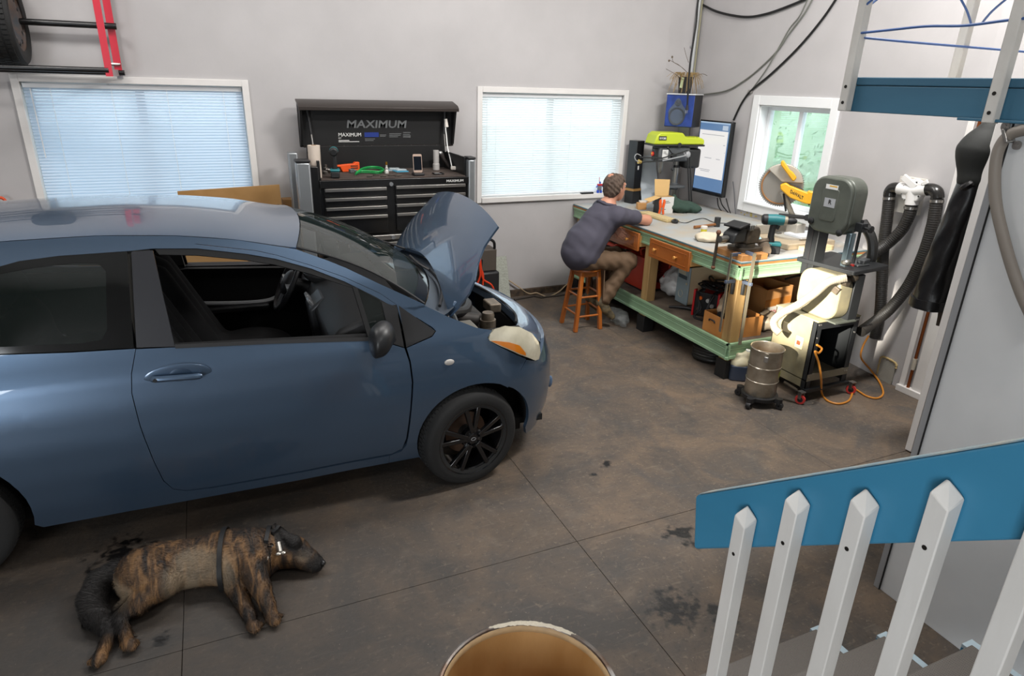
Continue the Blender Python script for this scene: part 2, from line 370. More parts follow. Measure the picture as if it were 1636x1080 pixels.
def back_window(n, W, tilt, cords):
    x0, x1, z0, z1 = W; mb = MB(); t = .047
    e = .004; win = mb.box(x0-t, x0+e, YB-.018, YB+.12, z0-t, z1+t).box(x1-e, x1+t, YB-.018, YB+.12, z0-t, z1+t).box(x0+e, x1-e, YB-.018, YB+.12, z1-e, z1+t).box(x0+e, x1-e, YB-.03, YB+.12, z0-t, z0+e).build('window_%d' % n, TRIM, bevel=.003); struct(win)
    mb = MB(); f = .05
    mb.box(x0, x0+f, YB+.10, YB+.15, z0, z1).box(x1-f, x1, YB+.10, YB+.15, z0, z1).box(x0+f, x1-f, YB+.10, YB+.15, z1-f, z1).box(x0+f, x1-f, YB+.10, YB+.15, z0, z0+f)
    xm = (x0+x1)/2; mb.box(xm-.03, xm+.03, YB+.10, YB+.15, z0+f, z1-f).build('sash_frame', VINYL, win, bevel=.003)
    for a, b_ in ((x0+f, xm-.03), (xm+.03, x1-f)): MB().box(a, b_, YB+.12, YB+.126, z0+f, z1-f).build('pane', GLASS, win)
    bl = thing('window_blind', 'white horizontal slat blind lowered over the window behind the car' if n == 1 else 'bright white slat blind lowered over the window behind the man', 'blind', ((x0+x1)/2, YB+.035, z0))
    a, b_ = x0+.012, x1-.012
    MB().box(a, b_, YB+.018, YB+.055, z1-.045, z1-.012).build('head_rail', VINYL, bl, bevel=.003)
    MB().box(a, b_, YB+.022, YB+.05, z0+.012, z0+.028).build('bottom_rail', VINYL, bl, bevel=.003)
    pitch = .0232; k = int((z1-.05-z0-.045)/pitch)+1; me = None
    for i in range(k):
        z = z0+.045+i*pitch
        if me is None:
            mb = MB(); seg = 4; wdt = .026
            pr = []
            for q in range(seg+1):
                u = (q/seg-.5)*wdt; c = .0025*(1-(2*q/seg-1)**2)
                pr.append((u*math.cos(tilt)-c*math.sin(tilt), u*math.sin(tilt)+c*math.cos(tilt)))
            vs = [(a-(x0+x1)/2, p_[0], p_[1]) for p_ in pr]+[(b_-(x0+x1)/2, p_[0], p_[1]) for p_ in pr]
            s_ = mb.add(vs, [(q, q+1, seg+2+q, seg+1+q) for q in range(seg)]).build('slat', SLAT[n], bl, local=True); me = s_.data
        else: s_ = link('slat', me, bl)
        s_.location = (0, 0, z-z0)
    for cx in cords:
        X_ = x0+cx*(x1-x0); MB().tube([(X_, YB+.018, z1-.045), (X_, YB+.018, z0+.03)], .0016, 5).build('lift_cord', CORD, bl)
    X_ = x0+.06; MB().tube([(X_, YB+.012, z1-.05), (X_+.004, YB+.012, z0+.45)], .004, 6).build('tilt_wand', VINYL, bl)
back_window(1, W1, R(57), (.12, .38, .63, .90)); back_window(2, W2, R(48), (.10, .36, .62, .93))
# window 3 in the right wall
y0, y1, z0, z1 = W3; t = .085; mb = MB()
mb.box(XR-.02, XR, y0-t, y0, z0-t, z1+t).box(XR-.02, XR, y1, y1+t, z0-t, z1+t).box(XR-.02, XR, y0, y1, z1, z1+t).box(XR-.02, XR, y0, y1, z0-t, z0)
mb.box(XR, XR+.15, y0-.001, y0+.012, z0, z1).box(XR, XR+.15, y1-.012, y1, z0, z1).box(XR, XR+.15, y0, y1, z1-.012, z1).box(XR-.035, XR+.15, y0, y1, z0-.001, z0+.014)
win = struct(mb.build('window_3', M('casing_white', '#e3e4e4', .45), bevel=.003))
mb = MB(); f = .045; X0, X1 = XR+.10, XR+.15; ym = y0+.42
for a, b_, c, d in ((y0+.012, y0+f, z0, z1), (y1-f, y1-.012, z0, z1), (y0+f, y1-f, z1-f, z1-.012), (y0+f, y1-f, z0+.014, z0+f+.01), (ym-.022, ym+.022, z0+f, z1-f)): mb.box(X0, X1, a, b_, c, d)
mb.build('sash_frame', VINYL, win, bevel=.003)
MB().box(X0+.02, X0+.026, y0+f, ym-.022, z0+f, z1-f).build('pane', GLASS, win); MB().box(X0+.03, X0+.036, ym+.022, y1-f, z0+f, z1-f).build('pane', GLASS, win)
# hedge outside window 3
hd = thing('hedge', 'bright green leafy hedge seen outside the side window', 'hedge', (8.2, 6.6, -.3))
mb = MB(); rnd = random.Random(3)
for i in range(9000):
    p = Vector((8.2+rnd.gauss(-.25, .3), rnd.uniform(3.2, 9.8), rnd.uniform(-.3, 3.9))); s_ = rnd.uniform(.04, .10)
    q = Euler((rnd.uniform(0, 6), rnd.uniform(0, 6), rnd.uniform(0, 6))).to_matrix()
    mb.add([p+q@Vector(v)*s_ for v in ((-.5,0,0),(0,-.3,.05),(.6,0,0),(0,.3,.05))], [(0,1,2,3)])
HL = M('hedge_leaf', '#bcd6b0', .6, col2='#7fa878', scale=1.5); sdf_obj('inner_growth', [('e', (8.5+.2*math.sin(i*7), 3.4+.8*(i % 9), .3+1.1*(i//9)), (.55,.75,.85)) for i in range(36)], .10, HL, hd, k=.2)
lf = mb.build('foliage', HL, hd, smooth=0); lf['kind'] = 'stuff'
# ------------------------------------------------------------------ partition, loft, railing
PART = M('partition_panel', '#dcdddd', .55, col2='#d2d4d5', scale=3, bump=.05, bscale=18); ALU = M('aluminium_edge', '#9fa0a2', .45, metal=.2)
pt = struct(MB().box(2.60, 2.66, -3.0, 1.51, 0, 2.065).build('wall_partition', PART, bevel=.002))
MB().box(2.594, 2.665, 1.512, 1.540, 0, 2.065).build('edge_strip', ALU, pt, bevel=.002)
MB().box(2.592, 2.60, 1.509, 1.512, 0, 2.065).build('shadow_gap', M('gap_black', '#1a1a1a', .8), pt)
dr = struct(MB().box(3.875, 4.60, 2.30, 2.345, 0.01, 2.03).build('door_1', TRIM, bevel=.003))
MB().lathe([(.0,0),(.026,0),(.03,.02),(.022,.05),(.012,.055),(.012,.09)], (4.48, 2.30, 1.0), 14, (R(90),0,0)).build('door_knob', M('chrome', '#c8c8c8', .2, 1), dr)
BLUE = M('blue_paint_dull', '#3d6d86', .5, col2='#345f77', scale=4, stretch=(1,.15,1), bump=.06, bscale=30)
lf = struct(MB().box(2.66, 4.85, -3.0, 2.25, 2.09, 2.205).build('floor_loft', M('loft_underside', '#b9b6b2', .8)))
bm_ = struct(MB().box(2.60, 2.658, -3.0, 2.25, 2.074, 2.18).build('trim_1', BLUE, lf, bevel=.003))
MB().box(2.598, 2.66, -3.0, 2.25, 2.182, 2.214).build('nosing', BLUE, lf, bevel=.004)
MB().box(2.57, 2.662, -3.0, 1.70, 2.066, 2.076).build('top_plate', BLUE, lf, bevel=.002)
WPOST = M('white_post_paint', '#cfccc6', .5, col2='#c2bfb9', scale=8, bump=.1, bscale=40)
bolt = M('dark_bolt', '#2c2926', .5, .6)
rl = thing('loft_railing', 'white posts strung with blue rope above the blue loft beam', 'railing', (2.57, 1.9, 2.07))
posts = [(2.565, 2.215, 2.075), (2.565, 1.582, 2.062), (3.25, 2.22, 2.207), (2.565, .95, 2.062)]
for i, (x, y, z) in enumerate(posts):
    p_ = MB().box(x-.006, x+.032, y-.021, y+.021, z, 3.35).build('post', WPOST, rl, bevel=.004)
    if i in (0, 1, 3):
        for dz in (.035, .10): MB().cyl((x-.008, y, z+dz), (x-.004, y, z+dz), .007, n=10).build('bolt', bolt, p_)
ROPE = M('blue_rope', '#38588f', .6)
A, B_, C_ = posts[0], posts[1], posts[2]
def P3(px, py, ref): return P(px, py, x=ref[0]) if ref is not C_ else P(px, py, y=ref[1])
def rope(pts): MB().tube(crv(pts, 6), .005, 6).build('rope', ROPE, rl)
rope([P(1364, 54, x=2.565), P(1420, 48, x=2.565), P(1480, 42, x=2.565), P(1540, 41, x=2.565), P(1604, 33, x=2.565), P(1640, 29, x=2.565)])
rope([P(1368, 59, x=2.565), P(1450, 67, x=2.75), P(1545, 75, y=2.19), P(1640, 83, y=2.19)])
rope([P(1374, 16, x=2.565), P(1393, 0, x=2.565), P(1440, -40, x=2.565)]); rope([P(1376, 19, x=2.58), P(1400, 0, x=2.66), P(1450, -40, x=2.8)])
rope([P(1533, -5, x=3.0), P(1545, 18, x=3.1), P(1552, 40, y=2.19)]); rope([P(1612, -5, x=2.9), P(1585, 18, x=3.0), P(1568, 38, y=2.19)])
# ------------------------------------------------------------------ stairs
MESH = M('mesh_tread', '#5e5853', .6, .5, col2='#4a4440', scale=5)
def mesh_tread():
    m = bpy.data.materials.new('expanded_mesh'); m.use_nodes = True; nt = m.node_tree; b = nt.nodes['Principled BSDF']; N = nt.nodes.new; L = nt.links.new
    tc = N('ShaderNodeTexCoord'); ck = N('ShaderNodeTexBrick'); mp = N('ShaderNodeMapping'); mp.inputs['Scale'].default_value = (80, 80, 80); L(tc.outputs['Object'], mp.inputs[0]); L(mp.outputs[0], ck.inputs[0])
    ck.inputs['Color1'].default_value = (*S('#45403c'), 1); ck.inputs['Color2'].default_value = (*S('#2f2b29'), 1); ck.inputs['Mortar'].default_value = (*S('#6e6862'), 1); ck.inputs['Scale'].default_value = 1; ck.inputs['Mortar Size'].default_value = .09; ck.inputs['Brick Width'].default_value = .5; ck.inputs['Row Height'].default_value = .32
    L(ck.outputs[0], b.inputs['Base Color']); b.inputs['Roughness'].default_value = .55
    bp = N('ShaderNodeBump'); bp.inputs['Distance'].default_value = .004; bp.inputs['Strength'].default_value = .7; L(ck.outputs['Fac'], bp.inputs['Height']); L(bp.outputs[0], b.inputs['Normal']); return m
TREAD = mesh_tread(); BLUE2 = M('blue_paint', '#3c86aa', .42, col2='#357b9e', scale=3, stretch=(1,.2,1), bump=.05, bscale=30)
LBLUE = M('pale_blue_top', '#a9bcc6', .55)
st = thing('staircase', 'open staircase with dark mesh treads and blue stringers by the white partition', 'staircase', (1.45, .2, 0))
zz = []
for i in range(8):
    yf = 1.31-.248*i
    zz += [(yf-.0, .2*(i+1)-.21 if i == 0 else .2*i-.005), (yf, .2*(i+1)-.005)]
    MB().box(.985, 1.93, yf-.275, yf, .2*(i+1)-.03, .2*(i+1)).build('tread', TREAD, st, bevel=.003)
yl = 1.31-.248*7-.275
poly = [(1.33, 0)]
for i in range(8): poly += [(1.335-.248*i, .2*(i+1)-.035), (1.335-.248*(i+1), .2*(i+1)-.035)]
poly += [(poly[-1][0], 1.2), (1.0, 0)]
for x0_, x1_ in ((1.932, 1.975), (.94, .984)):
    MB().prism(poly, (x0_, 0, 0), (0,1,0), (0,0,1), (x1_-x0_, 0, 0)).build('stringer', BLUE2, st)
for i in range(7): MB().box(1.931, 1.978, 1.335-.248*(i+1), 1.335-.248*i, .2*(i+1)-.034, .2*(i+1)-.022).build('stringer_cap', LBLUE, st)  # paler blue strip along the top of each stringer step
hr = thing('stair_handrail', 'blue board handrail on pointed white balusters in the near right corner', 'handrail', (.94, .7, 0))
MB().prism([(.995,1.268),(.991,1.276),(-.7,2.612),(-.7,2.440),(.35,1.622),(.968,1.140),(.976,1.142)], (.928,0,0), (0,1,0), (0,0,1), (.036,0,0)).build('rail_board', BLUE2, hr, bevel=.004)
MB().prism([(.985,1.2815),(.40,1.7435),(-.2,2.2175),(-.2,2.2200),(.40,1.7460),(.985,1.2840)], (.9295,0,0), (0,1,0), (0,0,1), (.033,0,0)).build('worn_top_edge', M('worn_edge', '#a9aaa2', .6, col2='#6f95a8', scale=18), hr)
WB = M('white_baluster_paint', '#dcdad6', .5, col2='#d0cdc8', scale=6, bump=.25, bscale=22, stretch=(1,1,.4))
tops = [(.824, 1.347), (.713, 1.457), (.589, 1.537), (.474, 1.626), (.352, 1.728), (.235, 1.82), (.12, 1.91)]
for y, z in tops:
    mb = MB(); h = .0158; x = .910; zb = z-1.22
    ch = .016; zt = z+.004
    vs = [(x-h,y-h,zb),(x+h,y-h,zb),(x+h,y+h,zb),(x-h,y+h,zb),(x-h,y-h,zt-.030),(x+h,y-h,zt-.016),(x+h,y+h,zt-.002),(x-h,y+h,zt-.016),(x+h*.55,y+h*.5,zt+.002)]
    mb.add(vs, [(3,2,1,0),(0,1,5,4),(1,2,6,5),(2,3,7,6),(3,0,4,7),(4,5,8),(5,6,8),(6,7,8),(7,4,8)])
    b_ = mb.build('baluster', WB, hr, bevel=.0022, smooth=25)
    MB().cyl((x-h-.001, y, z-.10), (x-h+.001, y, z-.10), .004, n=8).build('screw', bolt, b_)
MB().box(.883, .926, -.2, 1.30, .0, .12).build('base_rail', WB, hr)
# ================================================================== CAR (local frame: x forward, y to its left, z up)
CAR = thing('hatchback_car', 'blue three-door hatchback car with raised hood and black wheels', 'car', (1.10, 3.87, 0), R(-1.2))
def car_paint():
    m = bpy.data.materials.new('car_paint'); m.use_nodes = True; nt = m.node_tree; b = nt.nodes['Principled BSDF']; N = nt.nodes.new; L = nt.links.new
    b.inputs['Base Color'].default_value = (*S('#4d627a'), 1); b.inputs['Metallic'].default_value = .62; b.inputs['Roughness'].default_value = .38
    b.inputs['Coat Weight'].default_value = 1; b.inputs['Coat Roughness'].default_value = .03
    tc = N('ShaderNodeTexCoord'); n = N('ShaderNodeTexNoise'); n.inputs['Scale'].default_value = 900; L(tc.outputs['Object'], n.inputs['Vector'])
    r = N('ShaderNodeMapRange'); r.inputs[3].default_value = .26; r.inputs[4].default_value = .40; L(n.outputs['Fac'], r.inputs[0]); L(r.outputs[0], b.inputs['Roughness']); return m
PAINT = car_paint()
BLK = M('black_plastic', '#1b1b1d', .5); TRIMBLK = M('pillar_black', '#2b2c31', .32, bump=.05, bscale=300); RUB = M('rubber_seal', '#0e0e0f', .6)
TINT = M('tinted_glass', '#141c1a', .03, trans=.0, alpha=.80, spec=.8); WSG = M('windshield_glass', '#1c2623', .02, alpha=.70, spec=.8)
LINER = M('headliner', '#8b8a86', .9); SEATM = M('seat_fabric', '#1d1d1f', .85, bump=.2, bscale=200); DASH = M('dash_plastic', '#2e2e2f', .55, bump=.1, bscale=250); SILV = M('silver_trim', '#9a9b9d', .35, .5)
ZW = [.10, .2, .3, .45, .6, .75, .88, .95, 1.0, 1.2, 1.40, 1.46, 1.55]; WW = [.755, .785, .815, .838, .845, .832, .805, .775, .755, .69, .61, .58, .50]
_zf = np.linspace(.1, 1.55, 146); _wf = np.interp(_zf, ZW, WW)
for _ in range(6): _wf[1:-1] = (_wf[:-2]+2*_wf[1:-1]+_wf[2:])/4
def W0(z): return float(np.interp(z, _zf, _wf))
def xn(z): return float(np.interp(z, [.1, .3, .45, .6, .75, .85, .95, 1.2], [.70, .76, .775, .76, .70, .64, .60, .60]))
XS, NE, SL = .12, 2.6, .62
def side(s, z, sgn=-1, inset=0):
    """point on the flank: s = x behind the front axle, beyond XS it turns the corner of the nose"""
    w_ = W0(z)-inset
    if s <= XS:
        f = 1-((-2.1-s)/.85)**2*.16 if s < -2.1 else 1
        return Vector((s, sgn*w_*f, z))
    th = min(1, (s-XS)/SL)*math.pi/2; L_ = xn(z)-XS-inset
    return Vector((XS+L_*max(0, math.sin(th))**(2/NE), sgn*w_*max(0, math.cos(th))**(2/NE), z))
def x2s(x, z):
    if x <= XS: return x
    t = min(1, (x-XS)/(xn(z)-XS)); return XS+SL*math.asin(t**(NE/2))/(math.pi/2)
def panel(name, poly, mat, parent, fn=side, step=.05, inset=0, skirt=.02, sgn=-1, isx=True, grow=0):
    """outline traced in (x,z), cut into a grid, laid on the curved body surface with true surface normals and a turned-in edge"""
    if grow:
        k = len(poly); ar = sum(poly[i][0]*poly[(i+1)%k][1]-poly[(i+1)%k][0]*poly[i][1] for i in range(k)); sg = 1 if ar > 0 else -1; q = []
        for i in range(k):
            a, b, c = Vector(poly[i-1]), Vector(poly[i]), Vector(poly[(i+1)%k]); d1 = (b-a).normalized(); d2 = (c-b).normalized()
            n_ = Vector((d1.y+d2.y, -d1.x-d2.x)); n_ = n_/max(.6, n_.length)*1.0
            q.append(tuple(b+n_*grow*sg))
        poly = q
    if isx: poly = [(x2s(x, z), z) for x, z in poly]
    bm = bmesh.new(); bm.faces.new([bm.verts.new((a, b, 0)) for a, b in poly])
    bmesh.ops.triangulate(bm, faces=bm.faces[:])
    xs_ = [p[0] for p in poly]; zs_ = [p[1] for p in poly]
    for ax, lo, hi in ((0, min(xs_), max(xs_)), (1, min(zs_), max(zs_))):
        t = math.ceil(lo/step)*step
        while t < hi:
            no = (1,0,0) if ax == 0 else (0,1,0); co = (t,0,0) if ax == 0 else (0,t,0)
            bmesh.ops.bisect_plane(bm, geom=bm.verts[:]+bm.edges[:]+bm.faces[:], plane_co=co, plane_no=no, dist=1e-5); t += step
    bmesh.ops.remove_doubles(bm, verts=bm.verts[:], dist=1e-4)
    uv = [(v.co.x, v.co.y) for v in bm.verts]; bm.verts.index_update(); E = 2e-3
    pos, nor = [], []; sl_ = fn.__name__ in ('side', 'bulge')
    for a, b in uv:
        p = fn(a, b, sgn, inset); 
        du = fn(a+E, b, sgn, inset)-fn(a-E, b, sgn, inset); dv = fn(a, b+E, sgn, inset)-fn(a, b-E, sgn, inset); n_ = du.cross(dv)
        if n_.length < 1e-12: n_ = Vector((0, sgn, 0))
        n_.normalize()
        if n_.dot(Vector((0, sgn, .35)) if sl_ else Vector((0, 0, 1))) < 0 and not (sl_ and a > XS+.4): n_ = -n_
        if sl_ and a > XS+.4 and n_.x < 0: n_ = -n_
        pos.append(p); nor.append(n_)
    faces = [[v.index for v in f.verts] for f in bm.faces]; bnd = [(e.verts[0].index, e.verts[1].index) for e in bm.edges if len(e.link_faces) == 1]; bm.free()
    F_, NL = [], []
    for f in faces:
        fn_ = sum((((pos[f[i]]-pos[f[0]]).cross(pos[f[(i+1)%len(f)]]-pos[f[0]])) for i in range(len(f))), Vector())
        if fn_.dot(nor[f[0]]) < 0: f = f[::-1]
        F_.append(f); NL += [nor[i] for i in f]
    if skirt:
        for a, b in bnd:
            n0 = len(pos); pos += [pos[a], pos[b], pos[b]-nor[b]*skirt, pos[a]-nor[a]*skirt]
            n_ = (pos[b]-pos[a]).cross(pos[n0+2]-pos[a]); n_ = n_.normalized() if n_.length > 1e-12 else Vector((0,0,1)); F_.append([n0, n0+1, n0+2, n0+3]); NL += [n_]*4
    me = bpy.data.meshes.new(name); me.from_pydata([tuple(p) for p in pos], [], F_); me.materials.append(mat); me.shade_smooth()
    me.normals_split_custom_set([tuple(n_) for n_ in NL]); return link(name, me, parent)
def both(name, poly, mat, **k):
    a = panel(name, poly, mat, CAR, sgn=-1, **k); b = panel(name, poly, mat, CAR, sgn=1, **k); return a, b
def arc(cx, cz, r, a0, a1, n=14): return [(cx+r*math.cos(R(a0+(a1-a0)*i/n)), cz+r*math.sin(R(a0+(a1-a0)*i/n))) for i in range(n+1)]
# --- outlines (x, z)
top_gap = [(-1.472,1.408),(-1.447,1.434),(-1.40,1.441),(-1.199,1.421),(-.951,1.378),(-.86,1.352),(-.72,1.300),(-.56,1.232),(-.39,1.140),(-.313,1.077)]
fr_gap = [(-.297,.867),(-.278,.793),(-.271,.681),(-.286,.523),(-.307,.348),(-.329,.280),(-.385,.254)]
bot_gap = [(-.608,.254),(-.865,.248),(-1.272,.250),(-1.396,.258),(-1.45,.285)]
rr_gap = [(-1.482,.345),(-1.505,.476),(-1.530,.659),(-1.540,.814),(-1.530,.90),(-1.501,1.0)]
door = top_gap+fr_gap+bot_gap+rr_gap
win = [(-1.375,1.398),(-1.203,1.386),(-.998,1.352),(-.87,1.320),(-.714,1.268),(-.60,1.222),(-.53,1.19),(-.48,.935),(-.70,.945),(-.914,.968),(-1.34,.996)]
bpil = [(-1.468,1.404),(-1.383,1.405),(-1.345,.992),(-1.497,1.004)]
vent = [(-.515,1.180),(-.481,1.160),(-.395,1.105),(-.36,.905),(-.462,.932)]
sail = [(-.39,1.10),(-.315,1.068),(-.300,.870),(-.36,.895)]
# door skin lies around its window: lower leaf + upper frame strip
lower = [(-1.501,1.0),(-1.345,.990),(-.914,.963),(-.60,.938),(-.48,.928),(-.36,.893),(-.297,.867)]+fr_gap[1:]+bot_gap+rr_gap[:-1]
DOORS = both('door', lower, PAINT, grow=-.0025)
for D_, sg in zip(DOORS, (-1, 1)):
    frame = top_gap[1:]+[(-.345,1.075),(-.42,1.125),(-.56,1.208),(-.714,1.280),(-.87,1.334),(-.998,1.364),(-1.203,1.400),(-1.375,1.410),(-1.452,1.412)]
    panel('window_frame', frame, PAINT, D_, sgn=sg, grow=-.002)
    seal = [(-1.375,1.409),(-1.203,1.399),(-.998,1.363),(-.87,1.333),(-.714,1.280),(-.60,1.226),(-.51,1.180),(-.50,1.168),(-.60,1.207),(-.714,1.255),(-.87,1.308),(-.998,1.338),(-1.203,1.372),(-1.36,1.385)]
    panel('window_seal', seal, RUB, D_, sgn=sg, inset=.004, step=.1)
    panel('belt_seal', [(-1.345,1.002),(-.914,.975),(-.60,.950),(-.46,.938),(-.46,.920),(-.60,.932),(-.914,.957),(-1.343,.984)], BLK, D_, sgn=sg, inset=-.004, step=.1)
    panel('pillar_trim', bpil, TRIMBLK, D_, sgn=sg, inset=-.001, step=.1)
    panel('sail_panel', sail, BLK, D_, sgn=sg, step=.1); panel('vent_bar', [(-.525,1.186),(-.500,1.172),(-.450,.93),(-.475,.932)], RUB, D_, sgn=sg, step=.1)
    panel('vent_glass', vent, TINT, D_, sgn=sg, inset=.006, step=.1, skirt=0)
    y = sg*.812
    # handle: dished oval, grip, lock
    MB().ell((-1.345, sg*.806, .868), (.140, .006, .056), 24).build('handle_dish', PAINT, D_, local=True)
    MB().ell((-1.335, sg*.809, .868), (.055, .006, .038), 20).build('handle_recess', M('paint_recess', '#2c3f54', .4, .4), D_, local=True)
    hp = [(-1.450, sg*.822, .872), (-1.43, sg*.832, .872), (-1.35, sg*.837, .869), (-1.28, sg*.836, .864), (-1.250, sg*.826, .861)]
    h_ = MB().tube(crv(hp, 5), [.012]*2+[.0145]*17+[.011]*2, 10).build('handle', PAINT, D_, local=True)
    MB().cyl((-1.437, sg*.836, .872), (-1.437, sg*.848, .872), .009, n=12).build('lock', M('lock_metal', '#55585c', .3, .8), h_, local=True)
    # mirror on the sail panel
    my = sg*.90
    prims = [('e', (-.425, sg*.90, .985), (.058, .085, .072), (0, .2, sg*.25)), ('e', (-.445, sg*.945, .965), (.045, .06, .068), (0,.1,0)), ('e', (-.47, sg*.93, .96), (.02, .075, .07), (0,.1,0)), ('c', (-.36, sg*.80, .92), (-.40, sg*.88, .955), .022, .032)]
    V, Fc = sdf_mesh(prims, .008, k=.03); me = bpy.data.meshes.new('mirror'); me.from_pydata(V.tolist(), [], Fc.tolist()); me.materials.append(M('mirror_shell', '#1f2022', .42)); me.shade_smooth(); link('mirror', me, D_)
# quarter glass and rear flank
qwin = [(-2.45,1.30),(-2.30,1.335),(-1.954,1.378),(-1.884,1.394),(-1.742,1.405),(-1.485,1.405),(-1.508,1.004),(-1.75,1.016),(-1.997,1.036),(-2.40,1.075),(-2.50,1.15)]
both('quarter_glass', qwin, TINT, inset=.004, step=.1, skirt=0)
both('quarter_glass_border', [(-1.60,1.403),(-1.485,1.405),(-1.508,1.004),(-1.75,1.016),(-1.997,1.036),(-2.40,1.075),(-2.35,1.10),(-1.98,1.062),(-1.70,1.045),(-1.625,1.052),(-1.600,1.09),(-1.575,1.33),(-1.60,1.365),(-1.69,1.372),(-1.85,1.362),(-2.28,1.305),(-2.30,1.335),(-1.954,1.378),(-1.884,1.394),(-1.742,1.405)], M('glass_frit', '#0b0d0d', .08), inset=.002, step=.2, skirt=0)
rail_lo = [(-2.45,1.30),(-2.30,1.335),(-1.954,1.378),(-1.884,1.394),(-1.742,1.405),(-1.472,1.408)]
ditch = [(-.77,1.372),(-1.03,1.428),(-1.278,1.458),(-1.59,1.474),(-1.947,1.470),(-2.30,1.452),(-2.62,1.40)]
rails = rail_lo+top_gap[1:]+[(-.297,.980),(-.18,1.02),(-.166,1.064),(-.28,1.126),(-.382,1.181),(-.546,1.272),(-.626,1.310)]+ditch+[(-2.66,1.30)]
both('roof_rail', rails, PAINT, skirt=.015)
RA = (-2.36, .31, .345)
quarter = rr_gap[::-1]+[(-1.482,.345),(-1.45,.285),(-1.396,.258),(-1.272,.243),(-.865,.240),(-.608,.246),(-.40,.244),(-.40,.19),(-.609,.190),(-.869,.185),(-1.406,.187),(-1.655,.190),(-2.00,.190)]
quarter += [(RA[0]+RA[2]*math.cos(R(a)), RA[1]+RA[2]*math.sin(R(a))) for a in range(-16, 197, 9)]
quarter += [(-2.90,.25),(-2.93,.60),(-2.90,.95),(-2.78,1.16),(-2.66,1.30),(-2.45,1.30),(-2.50,1.15),(-2.40,1.072),(-1.997,1.033),(-1.75,1.013),(-1.508,1.001)]
both('rear_quarter', quarter, PAINT, grow=-.001)
# fender with wheel arch
FA = (.095, .30, .342)
archpts = [(FA[0]+FA[2]*math.cos(R(a)), FA[1]+FA[2]*.93*math.sin(R(a))) for a in range(204, -18, -8)]
tri = [(-.304,1.073),(-.143,.944),(-.130,.930),(-.148,.911),(-.288,.869)]
fender = [(-.288,.866),(-.147,.908),(-.126,.930),(-.142,.948),(-.30,1.074),(-.297,.99),(-.17,1.058),(-.055,.995),(.088,.928),(.190,.900),(.160,.868),(.165,.852),(.228,.810),(.333,.744),(.395,.702),(.263,.563)]
fender = [(-.288,.866),(-.147,.906),(-.124,.930),(-.140,.950),(-.295,1.060),(-.17,1.062),(-.055,.997),(.088,.930),(.188,.902),(.158,.868),(.165,.850),(.228,.808),(.333,.742),(.398,.703),(.266,.568)]
arc_up = [p for p in archpts if p[0] < .262 and not (p[0] > .2 and p[1] < .45)]
fender += arc_up[::-1]+[(-.232,.19),(-.40,.19),(-.40,.244),(-.335,.262),(-.309,.30),(-.300,.348),(-.281,.523),(-.266,.681),(-.273,.793)]
both('front_fender', fender, PAINT, grow=-.0012)
both('fender_trim', tri, BLK, inset=-.001, step=.1)
# bumper
arc_fr = [p for p in archpts if p[0] >= .262]
bump_ = [(.398,.699),(.270,.566)]+arc_fr+[(.452,.17),(.60,.165),(.70,.19)]
zc_ = [(.2,.70)]
side_b = [(x2s(x, z), z) for x, z in bump_]+[(XS+SL,.20),(XS+SL,.74),(x2s(.60,.73),.735),(x2s(.50,.665),.668),(x2s(.46,.675),.672)]
for sg in (-1, 1): panel('front_bumper', side_b, PAINT, CAR, sgn=sg, isx=False, grow=-.0015)
for sg in (-1, 1):
    panel('lower_grille', [(XS+.53,.26),(XS+SL,.26),(XS+SL,.42),(XS+.54,.42)], BLK, CAR, sgn=sg, isx=False, inset=-.002)
    MB().ell(side(XS+.37, .42, sg), (.018, .012, .040), 14).build('fog_lamp', M('lamp_blue', '#6d87a8', .25, .4), CAR, local=True)
# headlamp
hl = [(.163,.862),(.172,.885),(.198,.907),(.262,.914),(.348,.888),(.428,.828),(.478,.765),(.499,.70),(.490,.672),(.456,.679),(.333,.747),(.228,.812),(.167,.853)]
def bulge(s, z, sgn=-1, inset=0):
    p = side(s, z, sgn, inset); d = max(0, 1-((s-.34)/.2)**2-((z-.80)/.13)**2); return p+Vector((.2, sgn*.5, .35))*(.035*d)
LENS = M('headlamp_lens', '#cfc9b4', .08, col2='#b3ad97', scale=12, coat=1)
for sg in (-1, 1):
    panel('headlamp', hl, LENS, CAR, fn=bulge, sgn=sg, step=.02, grow=.002, inset=-.009, skirt=.03)
    panel('turn_signal', [(.170,.852),(.20,.848),(.27,.826),(.33,.795),(.37,.745),(.375,.728),(.333,.750),(.228,.815)], M('amber_lens', '#c9741f', .12, coat=1), CAR, fn=bulge, sgn=sg, step=.02, inset=-.013)
    MB().ell(side(-.066, .763, sg), (.028, .010, .017), 18).build('side_marker', M('marker_lens', '#b9b4ae', .15, coat=1), CAR, local=True)
# roof
xr_ = [-.77, -1.03, -1.278, -1.59, -1.947, -2.30, -2.62]; zr_ = [1.372, 1.428, 1.458, 1.474, 1.470, 1.452, 1.40]
_xf = np.linspace(-2.7, -.7, 101); _zr = np.interp(_xf, xr_[::-1], zr_[::-1])
for _ in range(12): _zr[1:-1] = (_zr[:-2]+2*_zr[1:-1]+_zr[2:])/4
def roof(a, b, sgn=1, inset=0):
    z = float(np.interp(a, _xf, _zr)); hw = W0(z); t = b/.56; return Vector((a, b*hw/.56, z+.055*(1-abs(t)**2.4)-.004*abs(t)**8-inset))
fe = [(-.70-.06*(abs(y)/.56)**2*1.2, y) for y in np.linspace(-.545, .545, 15)]
rp_ = [(-2.64, -.545)]+[(-2.0, -.545), (-1.2, -.545)]+fe+[(-1.2, .545), (-2.0, .545), (-2.64, .545)]
panel('roof', rp_, PAINT, CAR, fn=roof, isx=False, step=.08)
